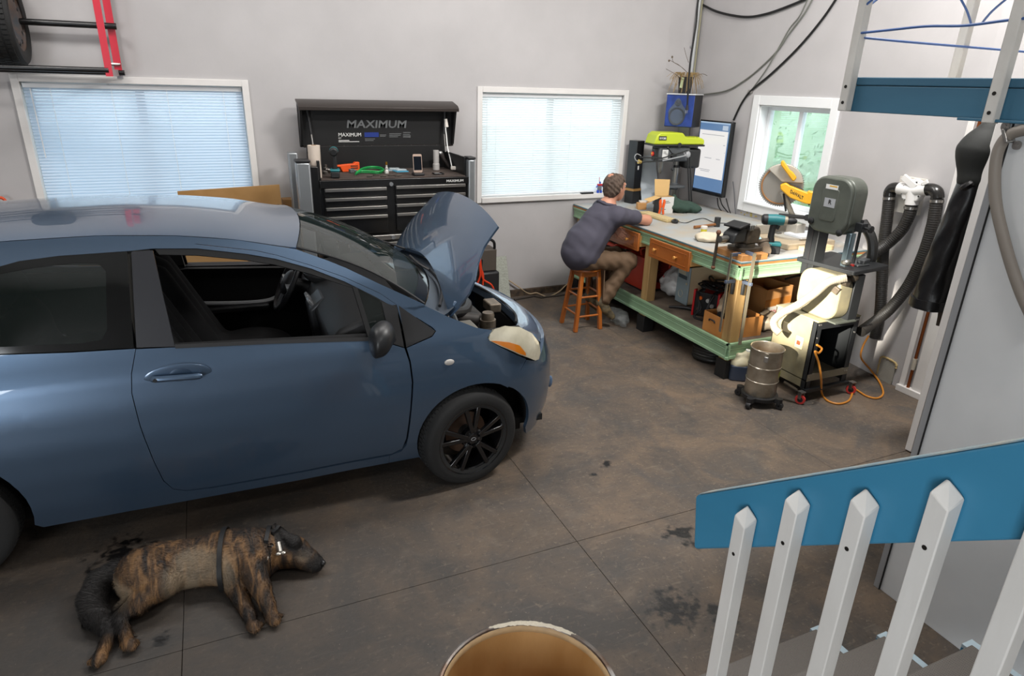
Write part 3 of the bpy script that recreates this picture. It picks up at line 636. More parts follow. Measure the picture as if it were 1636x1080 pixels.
panel('headliner', [(-2.6,-.53),(-.78,-.53),(-.76,.53),(-2.6,.53)], LINER, CAR, fn=roof, isx=False, step=.15, inset=.03)
for sg in (-1, 1): MB().tube([roof(x, sg*.553)+Vector((0, 0, -.004)) for x in np.linspace(-2.6, -.80, 26)], .006, 6).build('roof_moulding', BLK, CAR, local=True)
# windshield: ruled between roof edge and cowl, bowed forward
def wsh(a, b, sgn=1, inset=0):
    """a 0..1 from roof to cowl, b -1..1 across"""
    hw = .600+(.715-.600)*a; bow = (1-b*b)
    x = -.765+(.60)*a+bow*(.07+.10*a)+.02*math.sin(a*math.pi); z = 1.376-.312*a+.05*bow*(1-a)+.012*bow*a+.035*math.sin(a*math.pi)-(.018 if a > 1 else 0)
    return Vector((x, b*hw, z-inset))
panel('windshield', [(0,-1),(.5,-1),(1,-1),(1,1),(.5,1),(0,1)], WSG, CAR, fn=wsh, isx=False, step=.125, skirt=0)
panel('windshield_band', [(.90,-1),(1.0,-1),(1.0,1),(.90,1)], M('frit_black', '#0c0d0e', .1), CAR, fn=wsh, isx=False, step=.125, skirt=0, inset=-.002)
for sg in (-1, 1): MB().tube([wsh(t_, sg*1.0)+Vector((0,0,.001)) for t_ in np.linspace(0, 1, 12)], .007, 6).build('windshield_seal', RUB, CAR, local=True)
for by in (-.35, .42):   # wipers
    MB().tube(crv([wsh(.985, by)+Vector((.02,0,.03)), wsh(.93, by+.12)+Vector((0,0,.025)), wsh(.90, by+.34)+Vector((0,0,.02))], 4), .007, 6).build('wiper', BLK, CAR, local=True)
# cowl trough
def cowl(a, b, sgn=1, inset=0):
    p = wsh(1, b); return Vector((p.x+a*.16, p.y, p.z-.02-.05*math.sin(a*math.pi)-.02*a))
panel('cowl', [(0,-1),(1,-1),(1,1),(0,1)], M('cowl_grey', '#4a525c', .5, .2), CAR, fn=cowl, isx=False, step=.2, skirt=0)
PB = M('bay_paint', '#7488a0', .35, .4, coat=.6)
MB().tube([cowl(1.05, b)+Vector((0, 0, .004)) for b in np.linspace(-.97, .97, 20)], .014, 8).build('cowl_lip', PB, CAR, local=True)
MB().tube([cowl(.45, b)+Vector((0, 0, .03)) for b in np.linspace(-.9, .7, 16)], .009, 8).build('washer_hose', BLK, CAR, local=True)
# tailgate (mostly out of frame)
mb = MB()
for sg in (-1, 1): pass
gp = []
for z, x, hw in ((.25,-2.93,.66),(.60,-2.97,.70),(.95,-2.93,.66),(1.16,-2.80,.60),(1.40,-2.62,.52)):
    gp.append([(x+.10*abs(t)**3, t*hw, z) for t in np.linspace(-1, 1, 9)])
mb.add([p for r_ in gp for p in r_], [(i*9+j, i*9+j+1, i*9+j+10, i*9+j+9) for i in range(4) for j in range(8)]).build('tailgate', PAINT, CAR, local=True)
# --- raised hood: closed shape in (u, v), turned up about the hinge line
HING = Vector((-.035, 0, .975)); HA = R(55)
def hood(u, v, sgn=1, inset=0):
    t = v/.70; x = u; z = .035*(1-t*t)+.02*math.sin(min(1, max(0, u/.65))*math.pi)-.055*(u/.65)**3*(.5+.5*t*t)-inset-.012*abs(t)**6
    # feature line
    z += .010*math.exp(-((abs(v)-.40-.1*(.65-u))/.03)**2)*0
    return HING+Vector((x*math.cos(HA)-z*math.sin(HA), v, x*math.sin(HA)+z*math.cos(HA)))
def hood_edge(v): return .003+.168*(1-abs(v/.70)**2)
def hood_front(v): return .615-.062*(abs(v)/.585)**2.2
sd_ = [(.078,.727),(.166,.748),(.242,.729),(.316,.675),(.415,.620)]
hp_ = [(hood_edge(v), v) for v in np.linspace(-.70, .70, 25)]+sd_+[(hood_front(v), v) for v in np.linspace(.585, -.585, 25)]+[(u, -v) for u, v in sd_[::-1]]
HD = panel('hood', hp_, PAINT, CAR, fn=hood, isx=False, step=.05, skirt=.012)
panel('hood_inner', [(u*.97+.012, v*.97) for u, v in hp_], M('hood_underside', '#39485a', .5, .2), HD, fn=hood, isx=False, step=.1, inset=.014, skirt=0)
for sg in (-1, 1):
    MB().bar(hood(.06, sg*.66, inset=.02), (-.06, sg*.64, .93), .025, .008).build('hinge', PB, CAR, local=True)
MB().tube([(.45, .5, .88), hood(.38, .45, inset=.03)], .005, 6).build('prop_rod', BLK, CAR, local=True)
# --- engine bay
BAY = M('bay_black', '#141312', .8); ENG = M('engine_dark', '#3a3633', .6, .3, col2='#1d1b1a', scale=12); ALLOY = M('dirty_alloy', '#8b7f70', .55, .5, col2='#5a5045', scale=20)
mb = MB(); mb.box(-.20, .58, -.66, .66, .22, .26); mb.box(-.22, -.18, -.68, .68, .24, .93); mb.box(-.2, .40, -.70, -.66, .55, .86); mb.box(-.2, .40, .66, .70, .55, .86); mb.box(.56, .60, -.52, .52, .25, .70)
mb.build('engine_bay', BAY, CAR, local=True)
def inner(a, sg): return Vector((a, 0, 0))
for sg in (-1, 1):
    pts = [(-.17, .70, .985), (-.05, .715, .955), (.088, .735, .905), (.20, .73, .872), (.33, .66, .845), (.46, .50, .80), (.54, .28, .775), (.565, 0, .77)]
    pl = crv([(x, sg*y, z) for x, y, z in pts], 6); mb = MB()
    for i in range(len(pl)-1):
        a, b = pl[i], pl[i+1]; n1 = Vector((b-a).cross(Vector((0,0,1)))).normalized()*(-sg)
        a2, b2 = a-n1*-.055*-1, b-n1*-.055*-1
        mb.add([a, b, b+n1*.05, a+n1*.05, a-Vector((0,0,.05)), b-Vector((0,0,.05)), b+n1*.05-Vector((0,0,.05)), a+n1*.05-Vector((0,0,.05))], [(0,1,2,3),(4,5,1,0),(3,2,6,7)])
    mb.build('bay_flange', PB, CAR, local=True)
for sg in (-1, 1):
    n = 16; A_ = []; B2 = crv([(.375, sg*.63, .842), (.46, sg*.52, .81), (.54, sg*.29, .785), (.572, 0, .778)], 6)
    for i in range(n+1):
        t_ = i/n; s_ = XS+.335+(SL-.335)*t_; A_.append(side(s_, .672+.066*t_, sg))
    B2 = [B2[round(i*(len(B2)-1)/n)] for i in range(n+1)]; mb = MB(); rows = [[A_[i].lerp(B2[i], q)+Vector((.012,0,.012))*math.sin(q*math.pi) for q in (0,.25,.5,.75,1)] for i in range(n+1)]
    mb.add([p for r_ in rows for p in r_], [(i*5+j, i*5+j+1, i*5+j+6, i*5+j+5) for i in range(n) for j in range(4)]).build('nose_panel', PAINT, CAR, local=True, smooth=80)
MB().tube(crv([(.36,.60,.845),(.47,.46,.80),(.55,.26,.778),(.575,0,.772),(.55,-.26,.778),(.47,-.46,.80)], 6), .009, 8).build('hood_weatherstrip', RUB, CAR, local=True)
MB().box(.02, .38, -.30, .34, .40, .74).box(.06, .34, -.24, .28, .74, .80).build('engine_block', ENG, CAR, local=True, bevel=.02)
MB().box(-.06, .20, -.62, -.40, .62, .83).build('battery_box', M('grey_cover', '#7b786e', .5, var=.2), CAR, local=True, bevel=.01)
MB().tube(crv([(.02,-.36,.80),(.12,-.30,.84),(.22,-.22,.82),(.30,-.05,.80),(.33,.10,.78)], 5), .032, 10).build('intake_hose', BLK, CAR, local=True)
MB().tube(crv([(-.03,-.50,.86),(.03,-.52,.93),(.07,-.52,.87),(.09,-.52,.74)], 6), .016, 8).build('coolant_hose', M('grey_hose', '#6f7376', .5), CAR, local=True)
MB().tube([(.10,-.22,.80), (.30,-.25,.76)], .045, 12).build('throttle_duct', ENG, CAR, local=True)
MB().lathe([(.001,.045),(.035,.045),(.04,.03),(.04,0),(.05,0),(.05,-.1)], (.35,-.30,.78), 16).build('oil_cap', ALLOY, CAR, local=True)
MB().tube(crv([(.0,.0,.82),(.1,.08,.86),(.2,.10,.84),(.26,.18,.80)], 5), [.03]*16, 10).build('manifold', ALLOY, CAR, local=True)
MB().ell((.02,-.10,.84), (.06,.05,.04), 12).ell((.10,-.02,.85), (.05,.04,.03), 12).build('alternator_cover', ALLOY, CAR, local=True)
MB().tube([(.20+.018*math.cos(a), -.55+.018*math.sin(a), .80) for a in np.linspace(0, 6.28, 14)], .005, 6, closed=True).build('dipstick_ring', M('yellow_plastic', '#d8a92c', .5), CAR, local=True)
MB().box(.44, .52, -.10, .04, .74, .80).build('hood_latch', ALLOY, CAR, local=True, bevel=.008)
# --- interior
mb = MB(); mb.box(-2.75, -.2, -.70, .70, .20, .26); mb.box(-.30, -.24, -.70, .70, .24, .92)
mb.build('cabin_floor', M('carpet_black', '#0f0f10', .95), CAR, local=True)
for sg in (-1, 1):
    tr = [(-1.49,.98),(-1.345,.985),(-.914,.955),(-.48,.92),(-.30,.86),(-.30,.30),(-1.45,.30)]
    a = panel('door_card', tr, M('door_card_black', '#161617', .7, bump=.1, bscale=150), CAR, sgn=sg, inset=.06, step=.2)
    panel('sill_top', [(-1.40,1.0),(-.45,.945),(-.45,.925),(-1.40,.98)], BLK, CAR, sgn=sg, inset=.03, step=.2)
    MB().tube(crv([(-1.36, sg*.715, .735), (-1.1, sg*.71, .712), (-.90, sg*.71, .708), (-.80, sg*.715, .74), (-.70, sg*.72, .80)], 6), .016, 8).build('armrest_strip', SILV, CAR, local=True)
    MB().box(-1.40, -.88, min(sg*.66, sg*.76), max(sg*.66, sg*.76), .66, .70).build('armrest', BLK, CAR, local=True, bevel=.01)
    qc = [(-2.55,1.05),(-1.52,.99),(-1.50,.30),(-2.0,.30),(-2.1,.6),(-2.6,.6)]
    panel('quarter_trim', qc, M('quarter_trim_grey', '#4a4a48', .8), CAR, sgn=sg, inset=.09, step=.2)
    panel('pillar_trim_inner', [(-1.52,1.40),(-1.40,1.40),(-1.36,.99),(-1.50,.99)], M('inner_pillar', '#6f6e6a', .8), CAR, sgn=sg, inset=.04, step=.2)
def seat(x, y):
    pr = [('e', (x, y, .52), (.26, .25, .10)), ('c', (x-.24, y-.16, .55), (x-.46, y-.15, 1.06), .10, .075), ('c', (x-.24, y+.16, .55), (x-.46, y+.15, 1.06), .10, .075), ('c', (x-.24, y, .55), (x-.46, y, 1.06), .10, .08), ('e', (x-.53, y, 1.22), (.05, .13, .085)), ('c', (x-.47, y, 1.05), (x-.53, y, 1.2), .03, .03)]
    V, Fc = sdf_mesh(pr, .02, k=.05); me = bpy.data.meshes.new('seat'); me.from_pydata(V.tolist(), [], Fc.tolist()); me.materials.append(SEATM); me.shade_smooth(); link('seat', me, CAR)
seat(-1.02, -.36); seat(-1.02, .36)
pr = [('c', (-1.95,-.5,.55), (-1.95,.5,.55), .13, .13), ('c', (-2.15,-.5,.65), (-2.28,-.5,1.05), .09, .08), ('c', (-2.15,.5,.65), (-2.28,.5,1.05), .09, .08), ('c', (-2.2,-.5,.8), (-2.2,.5,.8), .1, .1), ('c', (-2.26,-.5,1.02), (-2.26,.5,1.02), .09, .09)]
V, Fc = sdf_mesh(pr, .025, k=.06); me = bpy.data.meshes.new('rear_seat'); me.from_pydata(V.tolist(), [], Fc.tolist()); me.materials.append(SEATM); me.shade_smooth(); link('rear_seat', me, CAR)
mb = MB(); dpo = [(-.22,1.02),(-.36,1.015),(-.50,.99),(-.60,.95),(-.66,.88),(-.64,.76),(-.56,.62),(-.36,.58),(-.22,.58)]
mb.prism(dpo, (0,-.68,0), (1,0,0), (0,0,1), (0,1.36,0)).build('dashboard', DASH, CAR, local=True, bevel=.025, seg=3)
MB().prism([(-.60,.955),(-.69,.88),(-.66,.60),(-.50,.45),(-.40,.60)], (0,-.10,0), (1,0,0), (0,0,1), (0,.22,0)).build('centre_console', M('console_grey', '#55575a', .4, .3), CAR, local=True, bevel=.015)
for yy in (-.06, .04): MB().obox((-.672, yy+.02, .91), (.02, .075, .06), (0, R(-35), 0)).build('air_vent', SILV, CAR, local=True, bevel=.006)
sc_ = Vector((-.765, .36, .93)); sq = Euler((0, R(-62), 0)).to_matrix()
sw = MB().tube([sc_+sq@Vector((.185*math.cos(a), .185*math.sin(a), 0)) for a in np.linspace(0, 2*math.pi, 33)[:-1]], .016, 8, closed=True).build('steering_wheel', BLK, CAR, local=True)
MB().ell(sc_, (.085, .08, .035), 16, sq).build('horn_pad', M('horn_black', '#232325', .5), sw, local=True)
MB().bar(sc_+sq@Vector((0,-.17,0)), sc_+sq@Vector((0,.17,0)), .04, .015).bar(sc_, sc_+sq@Vector((-.17,0,0)), .04, .015).build('spokes', SILV, sw, local=True)
e_ = sc_+sq@Vector((0,0,.036)); MB().tube([e_+sq@Vector((.022*math.cos(a), .014*math.sin(a), 0)) for a in np.linspace(0, 2*math.pi, 17)[:-1]], .003, 5, closed=True).tube([e_+sq@Vector((.008*math.cos(a), .013*math.sin(a), 0)) for a in np.linspace(0, 2*math.pi, 17)[:-1]], .003, 5, closed=True).build('wheel_emblem', SILV, sw, local=True)
MB().cyl(sc_, (-.55, .36, .86), .04).build('steering_column', BLK, CAR, local=True)
MB().ell((-.55,.36,.985), (.12,.17,.07), 16).build('instrument_hood', DASH, CAR, local=True)
MB().cyl((-.62,-.05,.60), (-.66,-.05,.66), .02).build('gear_knob', BLK, CAR, local=True)
# under-body tray
MB().box(-2.7, .45, -.62, .62, .16, .20).build('underbody', BAY, CAR, local=True)
for cx, cz in ((FA[0], FA[1]), (RA[0], RA[1])):
    for sg in (-1, 1):
        mb = MB(); n = 14; rr = .36; vs = []
        for i in range(n+1):
            a = R(-10+200*i/n); vs += [(cx+rr*math.cos(a), sg*.735, cz+rr*math.sin(a)), (cx+rr*math.cos(a), sg*.52, cz+rr*math.sin(a))]
        mb.add(vs, [(2*i, 2*i+1, 2*i+3, 2*i+2) for i in range(n)]); k0 = len(mb.v)
        mb.add([(cx+rr*math.cos(R(-10+200*i/n)), sg*.52, cz+rr*math.sin(R(-10+200*i/n))) for i in range(n+1)], [tuple(range(n+1))])
        mb.build('wheel_well', BAY, CAR, local=True)
# --- wheels
TYRE = M('tyre_rubber', '#1b1b1b', .8, bump=.1, bscale=120); RIM = M('gloss_black_rim', '#141416', .22, .3, coat=.6); DISC = M('brake_disc', '#6b5648', .5, .7)
def wheel(x, y, sg, r=.286, wd=.185, parent=CAR, steer=0):
    pr = [(.200,0),(.212,.004),(.24,.010),(.27,.010),(.288,-.002),(.298,-.02),(.300,-.045),(.3005,-wd/2),(.300,-wd+.045),(.298,-wd+.02),(.288,-wd+.002),(.27,-wd-.010),(.212,-wd-.004),(.200,-wd)]
    q = Matrix.Rotation(R(steer), 3, 'Z')@(Euler((R(90), 0, 0)).to_matrix() if sg < 0 else Euler((R(-90), 0, 0)).to_matrix()); c = Vector((x, y, r))
    ty = MB().lathe([(a*r/.3, z) for a, z in pr], c, 64, q).build('tyre', TYRE, parent, local=True)
    mb = MB()   # tread blocks
    for k in range(72):
        a = 2*math.pi*k/72
        for z0, z1, off in ((-.012,-.055,0), (-.062,-.095,.5), (-.101,-.135,0), (-.142,-.182,.5)):
            a_ = a+off*2*math.pi/72; ct = Vector((math.cos(a_), math.sin(a_), 0)); tn = Vector((-math.sin(a_), math.cos(a_), 0))
            o_ = ct*(r+.0005)+Vector((0, 0, (z0+z1)/2)); fw = .0095; hz = (z0-z1)/2
            drop = .010 if z0 > -.02 or z1 < -.17 else 0
            vs = [c+q@(o_+tn*i*fw+Vector((0,0,j*hz))+ct*(h-(drop if abs(j*hz+(z0+z1)/2+wd/2) > .075 else 0))) for h in (-.006, .0035) for i, j in ((-1,-1),(1,-1),(1,1),(-1,1))]
            mb.add(vs, [(4,5,6,7),(0,1,5,4),(1,2,6,5),(2,3,7,6),(3,0,4,7)])
    tb = mb.build('tread', TYRE, ty, local=True, smooth=0); tb['kind'] = 'stuff'
    rm = MB().lathe([(.205,.004),(.215,.008),(.217,-.002),(.203,-.012),(.192,-.02),(.186,-.09),(.186,-.17)], c, 64, q).build('rim', RIM, parent, local=True)
    for k in range(10):   # five pairs of spokes
        a = 2*math.pi*(k//2)/5+(-.20 if k % 2 else .20)+.35; a0 = 2*math.pi*(k//2)/5+(-.10 if k % 2 else .10)+.35
        p0 = c+q@Vector((.040*math.cos(a0), .040*math.sin(a0), -.010)); p1 = c+q@Vector((.200*math.cos(a), .200*math.sin(a), -.010))
        MB().bar(p0, p1, .025, .026, up=q@Vector((0,0,1))).build('spoke', RIM, rm, local=True, bevel=.004)
    hub = MB().lathe([(.0005,-.004),(.028,-.004),(.033,-.008),(.062,-.012),(.066,-.04),(.03,-.06)], c, 28, q).build('hub', RIM, parent, local=True)
    for k in range(4):
        a = 2*math.pi*k/4+.1; MB().cyl(c+q@Vector((.05*math.cos(a), .05*math.sin(a), -.02)), c+q@Vector((.05*math.cos(a), .05*math.sin(a), -.004)), .010, n=6).build('lug_nut', M('lug_dark', '#0b0b0c', .4, .5), hub, local=True)
    MB().tube([c+q@Vector((.014*math.cos(a), .009*math.sin(a), -.003)) for a in np.linspace(0, 6.283, 13)[:-1]], .002, 5, closed=True).build('hub_badge', SILV, hub, local=True)
    MB().cyl(c+q@Vector((0,0,-.10)), c+q@Vector((0,0,-.115)), .125, n=36).build('brake_disc', DISC, parent, local=True)
    MB().cyl(c+q@Vector((0,0,-.04)), c+q@Vector((0,0,-.16)), .05, n=16).build('axle_hub', BAY, parent, local=True)
for x in (.065, -2.36):
    for sg in (-1, 1): wheel(x, sg*.855, sg, steer=9 if x > 0 else 0)
# ================================================================== TOOL CHEST and things along the back wall
CHB = M('chest_black', '#0d0d0e', .32, coat=.3); CHS = M('chest_silver', '#9fa3a6', .35, .7); CHIN = M('chest_liner', '#0a0a0b', .5); ALUM = M('drawer_pull_aluminium', '#a9a6a2', .3, .9); GREYL = M('lettering_grey', '#77797a', .5); WHT = M('print_white', '#d9d9d6', .6)
X0, X1 = .745, 1.985; YF, YK = 5.40, 6.02
TC = thing('tool_chest', 'tall black tool chest with open lid and silver corner posts', 'tool chest', ((X0+X1)/2, (YF+YK)/2, 0))
MB().box(X0, X1, YF, YK, .12, .905).box(X0, X1, YF, YK, .925, 1.395).build('cabinet', CHB, TC, bevel=.004)
MB().box(X0-.01, X1+.01, YF-.012, YK, .895, .935).build('worktop_rail', ALUM, TC, bevel=.005)
for x in (X0, X1):
    for y0_, y1_ in ((YF-.02, YF+.09),):
        a = x-.165 if x == X0 else x-.002; b = x-.06 if x == X0 else x+.06
        MB().box(a, b, y0_, y1_, .10, 1.535).build('corner_post', CHS, TC, bevel=.012)
        MB().box(a-.003, b+.003, y0_-.003, y1_+.01, 1.535, 1.555).build('post_cap', BLK, TC, bevel=.006)
MB().box(X0-.165, X0-.09, YK-.14, YK-.02, .10, 1.56).build('side_rail', CHS, TC, bevel=.01); MB().box(X0-.06, X0, YF, YK, .12, 1.50).build('end_panel', CHB, TC, bevel=.004)
# tray walls of the top chest
MB().box(X0, X0+.02, YF+.04, YK, 1.395, 1.54).box(X1-.02, X1, YF+.04, YK, 1.395, 1.55).box(X0, X1, YK-.02, YK, 1.395, 1.60).build('tray_wall', CHIN, TC, bevel=.003)
MB().box(X0+.02, X1-.02, YF+.005, YK-.02, 1.395, 1.400).build('tray_mat', M('dusty_rubber', '#4a3d36', .9, col2='#332b27', scale=10), TC)
# lid, opened and leaning back against the wall
LY = 6.03
Xa, Xb = X0, X1; X0, X1 = .705, 2.07
lid = MB().box(X0-.005, X1+.0, LY, LY+.05, 1.59, 1.962).build('lid', CHIN, TC, bevel=.004)
MB().prism([(LY+.05,1.962),(LY+.05,1.978),(LY-.10,1.945),(LY-.13,1.922),(LY-.13,1.895),(LY-.115,1.895),(LY-.115,1.915),(LY-.09,1.929)], (X0-.012,0,0), (0,1,0), (0,0,1), (X1-X0+.024,0,0)).build('lid_lip', M('lid_brown_black', '#3a3431', .3, .3), lid, bevel=.002)
for x in (X0+.0, X1-.02): MB().prism([(LY,1.60),(LY,1.96),(LY-.10,1.93),(LY-.11,1.91),(LY-.02,1.61)], (x,0,0), (0,1,0), (0,0,1), (.018,0,0)).build('lid_cheek', CHIN, lid)
MB().box(X0+.02, X1-.02, LY-.012, LY+.0, 1.588, 1.605).build('hinge_strip', M('hinge_dark', '#2a2523', .4, .5), lid)
for k in range(10): MB().cyl((X0+.12+k*.12, LY-.016, 1.596), (X0+.12+k*.12, LY-.011, 1.596), .006, n=8).build('rivet', ALUM, lid)
for x, s in ((X0+.07, 1), (X1-.09, -1)):
    g_ = MB().tube([(x, LY-.03, 1.89), (x+s*.015, LY-.05, 1.70)], .012, 10).build('gas_strut', BLK, lid); MB().tube([(x+s*.015, LY-.05, 1.70), (x+s*.02, LY-.10, 1.545)], .006, 8).build('strut_rod', ALUM, g_)
tx = lambda nm, b, px, py, h, m, **k: text(nm, b, P(px, py, y=LY-.002), (1,0,0), (0,0,1), h, m, lid, **k)
tx('lettering', 'MAXIMUM', 554, 204, .066, GREYL, bold=.02, width=P(650,204,y=LY).x-P(554,204,y=LY).x, shear=.12)
tx('lettering', 'MAXIMUM', 541, 218, .030, WHT, bold=.006, width=P(577,217,y=LY).x-P(541,218,y=LY).x)
tx('lettering', 'EIT', 541, 222, .013, WHT); 
for q, (a, b, y_, h_) in enumerate(((541,558,225,.005),(541,574,227,.005),(583,599,222.5,.004),(583,597,225,.004),(607,617,216,.004),(607,616,218,.004),(622,641,214,.004),(622,640,216.5,.004),(622,636,219,.004),(644,656,212,.004),(644,655,215,.004),(644,656,217.5,.004),(644,656,219.5,.004))):
    p0 = P(a, y_, y=LY-.002); p1 = P(b, y_, y=LY-.002); MB().box(p0.x, p1.x, LY-.0018, LY, p0.z, p0.z+h_).build('print_line', GREYL if q > 1 else WHT, lid)
p0 = P(582.5, 219, y=LY-.002); p1 = P(605, 211.5, y=LY-.002); bl_ = MB().box(p0.x, p1.x, LY-.0016, LY, p0.z, p1.z).build('blue_sticker', M('sticker_blue', '#20347c', .4), lid)
X0, X1 = Xa, Xb
# drawers
def drawer(xa, xb, z0, z1, pull=.026, col=CHB):
    d = MB().box(xa, xb, YF-.018, YF, z0, z1).build('drawer', col, TC, bevel=.004)
    MB().box(xa+.005, xb-.005, YF-.034, YF-.018, z1-.010, z1+.002).box(xa+.005, xb-.005, YF-.036, YF-.031, z1-.022, z1+.002).build('drawer_pull', ALUM, d, bevel=.002); return d
xm0, xm1 = 1.275, 1.345; zt = 1.275
for z0_, z1_ in ((1.262,1.330),(1.188,1.256),(1.114,1.182),(.962,1.108)): drawer(X0+.03, xm0, z0_, z1_); drawer(xm1, X1-.03, z0_+.006, z1_+.006)
MB().box(X0, X1, YF-.02, YF, 1.335, 1.395).build('front_lip', CHB, TC, bevel=.004)
for z0_, z1_ in ((.80,.875),(.70,.79),(.60,.69),(.50,.59)): drawer(X0+.03, X1-.03, z0_, z1_)
drawer(X0+.03, xm0, .20, .48); drawer(xm1, X1-.03, .20, .48)
for z_ in (1.345, .905): MB().cyl(((xm0+xm1)/2, YF-.034, z_+.01), ((xm0+xm1)/2, YF-.012, z_+.01), .016, n=18).build('lock', CHS, TC)
text('badge', 'MAXIMUM', (X1-.20, YF-.0205, 1.355), (1,0,0), (0,0,1), .020, WHT, TC, bold=.006, width=.15)
for x in (X0+.1, X1-.1):
    for y in (YF+.1, YK-.1):
        c_ = MB().lathe([(.01,-.02),(.055,-.02),(.06,-.01),(.06,.01),(.055,.02),(.01,.02)], (x, y, .06), 18, (R(90),0,0)).build('caster', BLK, TC); MB().box(x-.03, x+.03, y-.03, y+.03, .09, .12).build('caster_fork', ALUM, c_)
TZ = 1.401
def onchest(px, py): return P(px, py, z=TZ)
# paper towel roll
p = onchest(505, 284); t = thing('paper_towel_roll', 'cream paper towel roll standing on the left end of the tool chest', 'paper towel', (p.x, p.y, TZ))
MB().lathe([(.020,.002),(.047,.002),(.048,.25),(.020,.25)], (p.x, p.y, TZ), 28).build('paper', M('paper_cream', '#cdbfb1', .9, bump=.1, bscale=60), t)
MB().lathe([(.0205,.0),(.0205,.252),(.0185,.252),(.0185,0)], (p.x, p.y, TZ), 20).build('core', M('card_core', '#8b6b4a', .9), t)
TEAL = M('tool_teal', '#1c6b70', .5); TOOLB = M('tool_black', '#1c1d1e', .55)
def cordless(name, label, base, yaw, tilt=0, chuck=True, s=1.0):
    """cordless driver standing on its battery"""
    t = thing(name, label, 'drill', base, yaw); B_ = lambda v: Vector(v)*s
    MB().obox(B_((0,0,.03)), B_((.115,.075,.055))).build('battery', TOOLB, t, local=True, bevel=.008)
    MB().obox(B_((0,0,.066)), B_((.12,.08,.022))).build('foot', TEAL, t, local=True, bevel=.008)
    MB().tube([B_(v) for v in ((-.005,0,.07),(-.012,0,.12),(-.008,0,.17),(.0,0,.205))], [.024*s,.021*s,.022*s,.028*s], 12).build('grip', TOOLB, t, local=True)
    MB().tube([B_(v) for v in ((.018,0,.165),(.026,0,.19))], [.012*s,.013*s], 8).build('trigger', M('trigger_grey', '#33383a', .5), t, local=True)
    MB().tube([B_(v) for v in ((-.085,0,.222),(-.07,0,.225),(0,0,.226),(.055,0,.224))], [.022*s,.035*s,.038*s,.032*s], 16).build('motor_body', TEAL, t, local=True)
    MB().tube([B_(v) for v in ((-.088,0,.222),(-.075,0,.224),(-.05,0,.225))], [.024*s,.036*s,.0372*s], 16).build('rear_cap', TOOLB, t, local=True)
    MB().tube([B_(v) for v in ((.055,0,.224),(.075,0,.224))], [.031*s,.027*s], 16).build('torque_ring', M('ring_grey', '#a39a86', .4, .3), t, local=True)
    if chuck: MB().tube([B_(v) for v in ((.075,0,.224),(.10,0,.224),(.125,0,.224),(.135,0,.224))], [.023*s,.023*s,.018*s,.010*s], 14).build('chuck', TOOLB, t, local=True)
    text('maker_mark', 'makita', XF[t.name]@(Vector((-.04,-.0405,.062))*s), XF[t.name].to_3x3()@Vector((1,0,0)), (0,0,1), .010*s, M('print_silver', '#9aa0a2', .5), t)
    return t
p = onchest(536, 284); cordless('impact_driver', 'teal and black cordless impact driver standing on the tool chest', (p.x, p.y, TZ), R(80), chuck=False, s=.92)
# orange tool case, small power adaptor heap, green lead, bulb, blister packs, phones, tube, flashlight
p = onchest(548, 275); t = thing('orange_tool_holder', 'bright orange plastic tool holder lying behind the green cable', 'tool holder', (p.x, p.y, TZ), R(8))
MB().prism([(0,0),(.15,.0),(.15,.078),(.115,.078),(.105,.065),(.03,.062),(-.05,.055),(-.05,.045),(-.02,.043),(-.01,.02)], (0,0,.0), (1,0,0), (0,0,1), (0,.05,0)).build('shell', M('orange_plastic', '#e0531a', .45), t, local=True, bevel=.004)
for dz in (.028, .045): MB().box(.07, .135, -.003, .001, dz, dz+.006).build('slot', BLK, t, local=True)
p = onchest(521, 278); t = thing('chrome_fitting', 'small chrome pipe fitting beside the paper towel roll', 'fitting', (p.x, p.y, TZ))
MB().lathe([(.0,0),(.03,0),(.03,.02),(.018,.03),(.02,.05),(.012,.055),(.012,.075),(.0,.08)], p, 14).build('body', M('chrome_dirty', '#8c8782', .3, .9), t); MB().cyl(p+Vector((.0,0,.035)), p+Vector((.04,-.03,.03)), .018, n=12).build('outlet', MATS['chrome_dirty'], t)
pts = [onchest(*q) for q in ((568,280),(578,273),(592,270),(606,271),(612,275),(604,278),(590,277),(575,277))]
tag(MB().tube(crv([v+Vector((0,0,.008)) for v in pts], 6, True), .007, 6, closed=True).tube(crv([v*1.0+Vector((.004,-.006,.02)) for v in pts], 6, True), .007, 6, closed=True).build('green_cable', M('green_rubber', '#1f9a4d', .5)), 'coil of bright green cable on the tool chest', 'cable')
p = onchest(562, 276); tag(MB().obox(p+Vector((0,0,.016)), (.045,.03,.032), (0,0,.5)).cyl(p+Vector((.02,0,.016)), p+Vector((.045,.01,.016)), .010, n=8).build('cable_plug', M('plug_grey', '#5d5f60', .4), bevel=.004), 'grey cable plug at the end of the green coil', 'plug')
p = onchest(618, 277); t = thing('spark_plug', 'tiny brass topped spark plug standing on the tool chest', 'spark plug', (p.x, p.y, TZ))
MB().lathe([(.0,0),(.018,0),(.018,.02),(.012,.03),(.014,.045),(.009,.05),(.008,.07)], p, 12).build('body', M('white_ceramic', '#c9c6c0', .3, .3), t); MB().lathe([(.009,.07),(.010,.075),(.008,.095),(.0,.097)], p, 10).build('terminal', M('brass', '#b98d35', .3, .9), t)
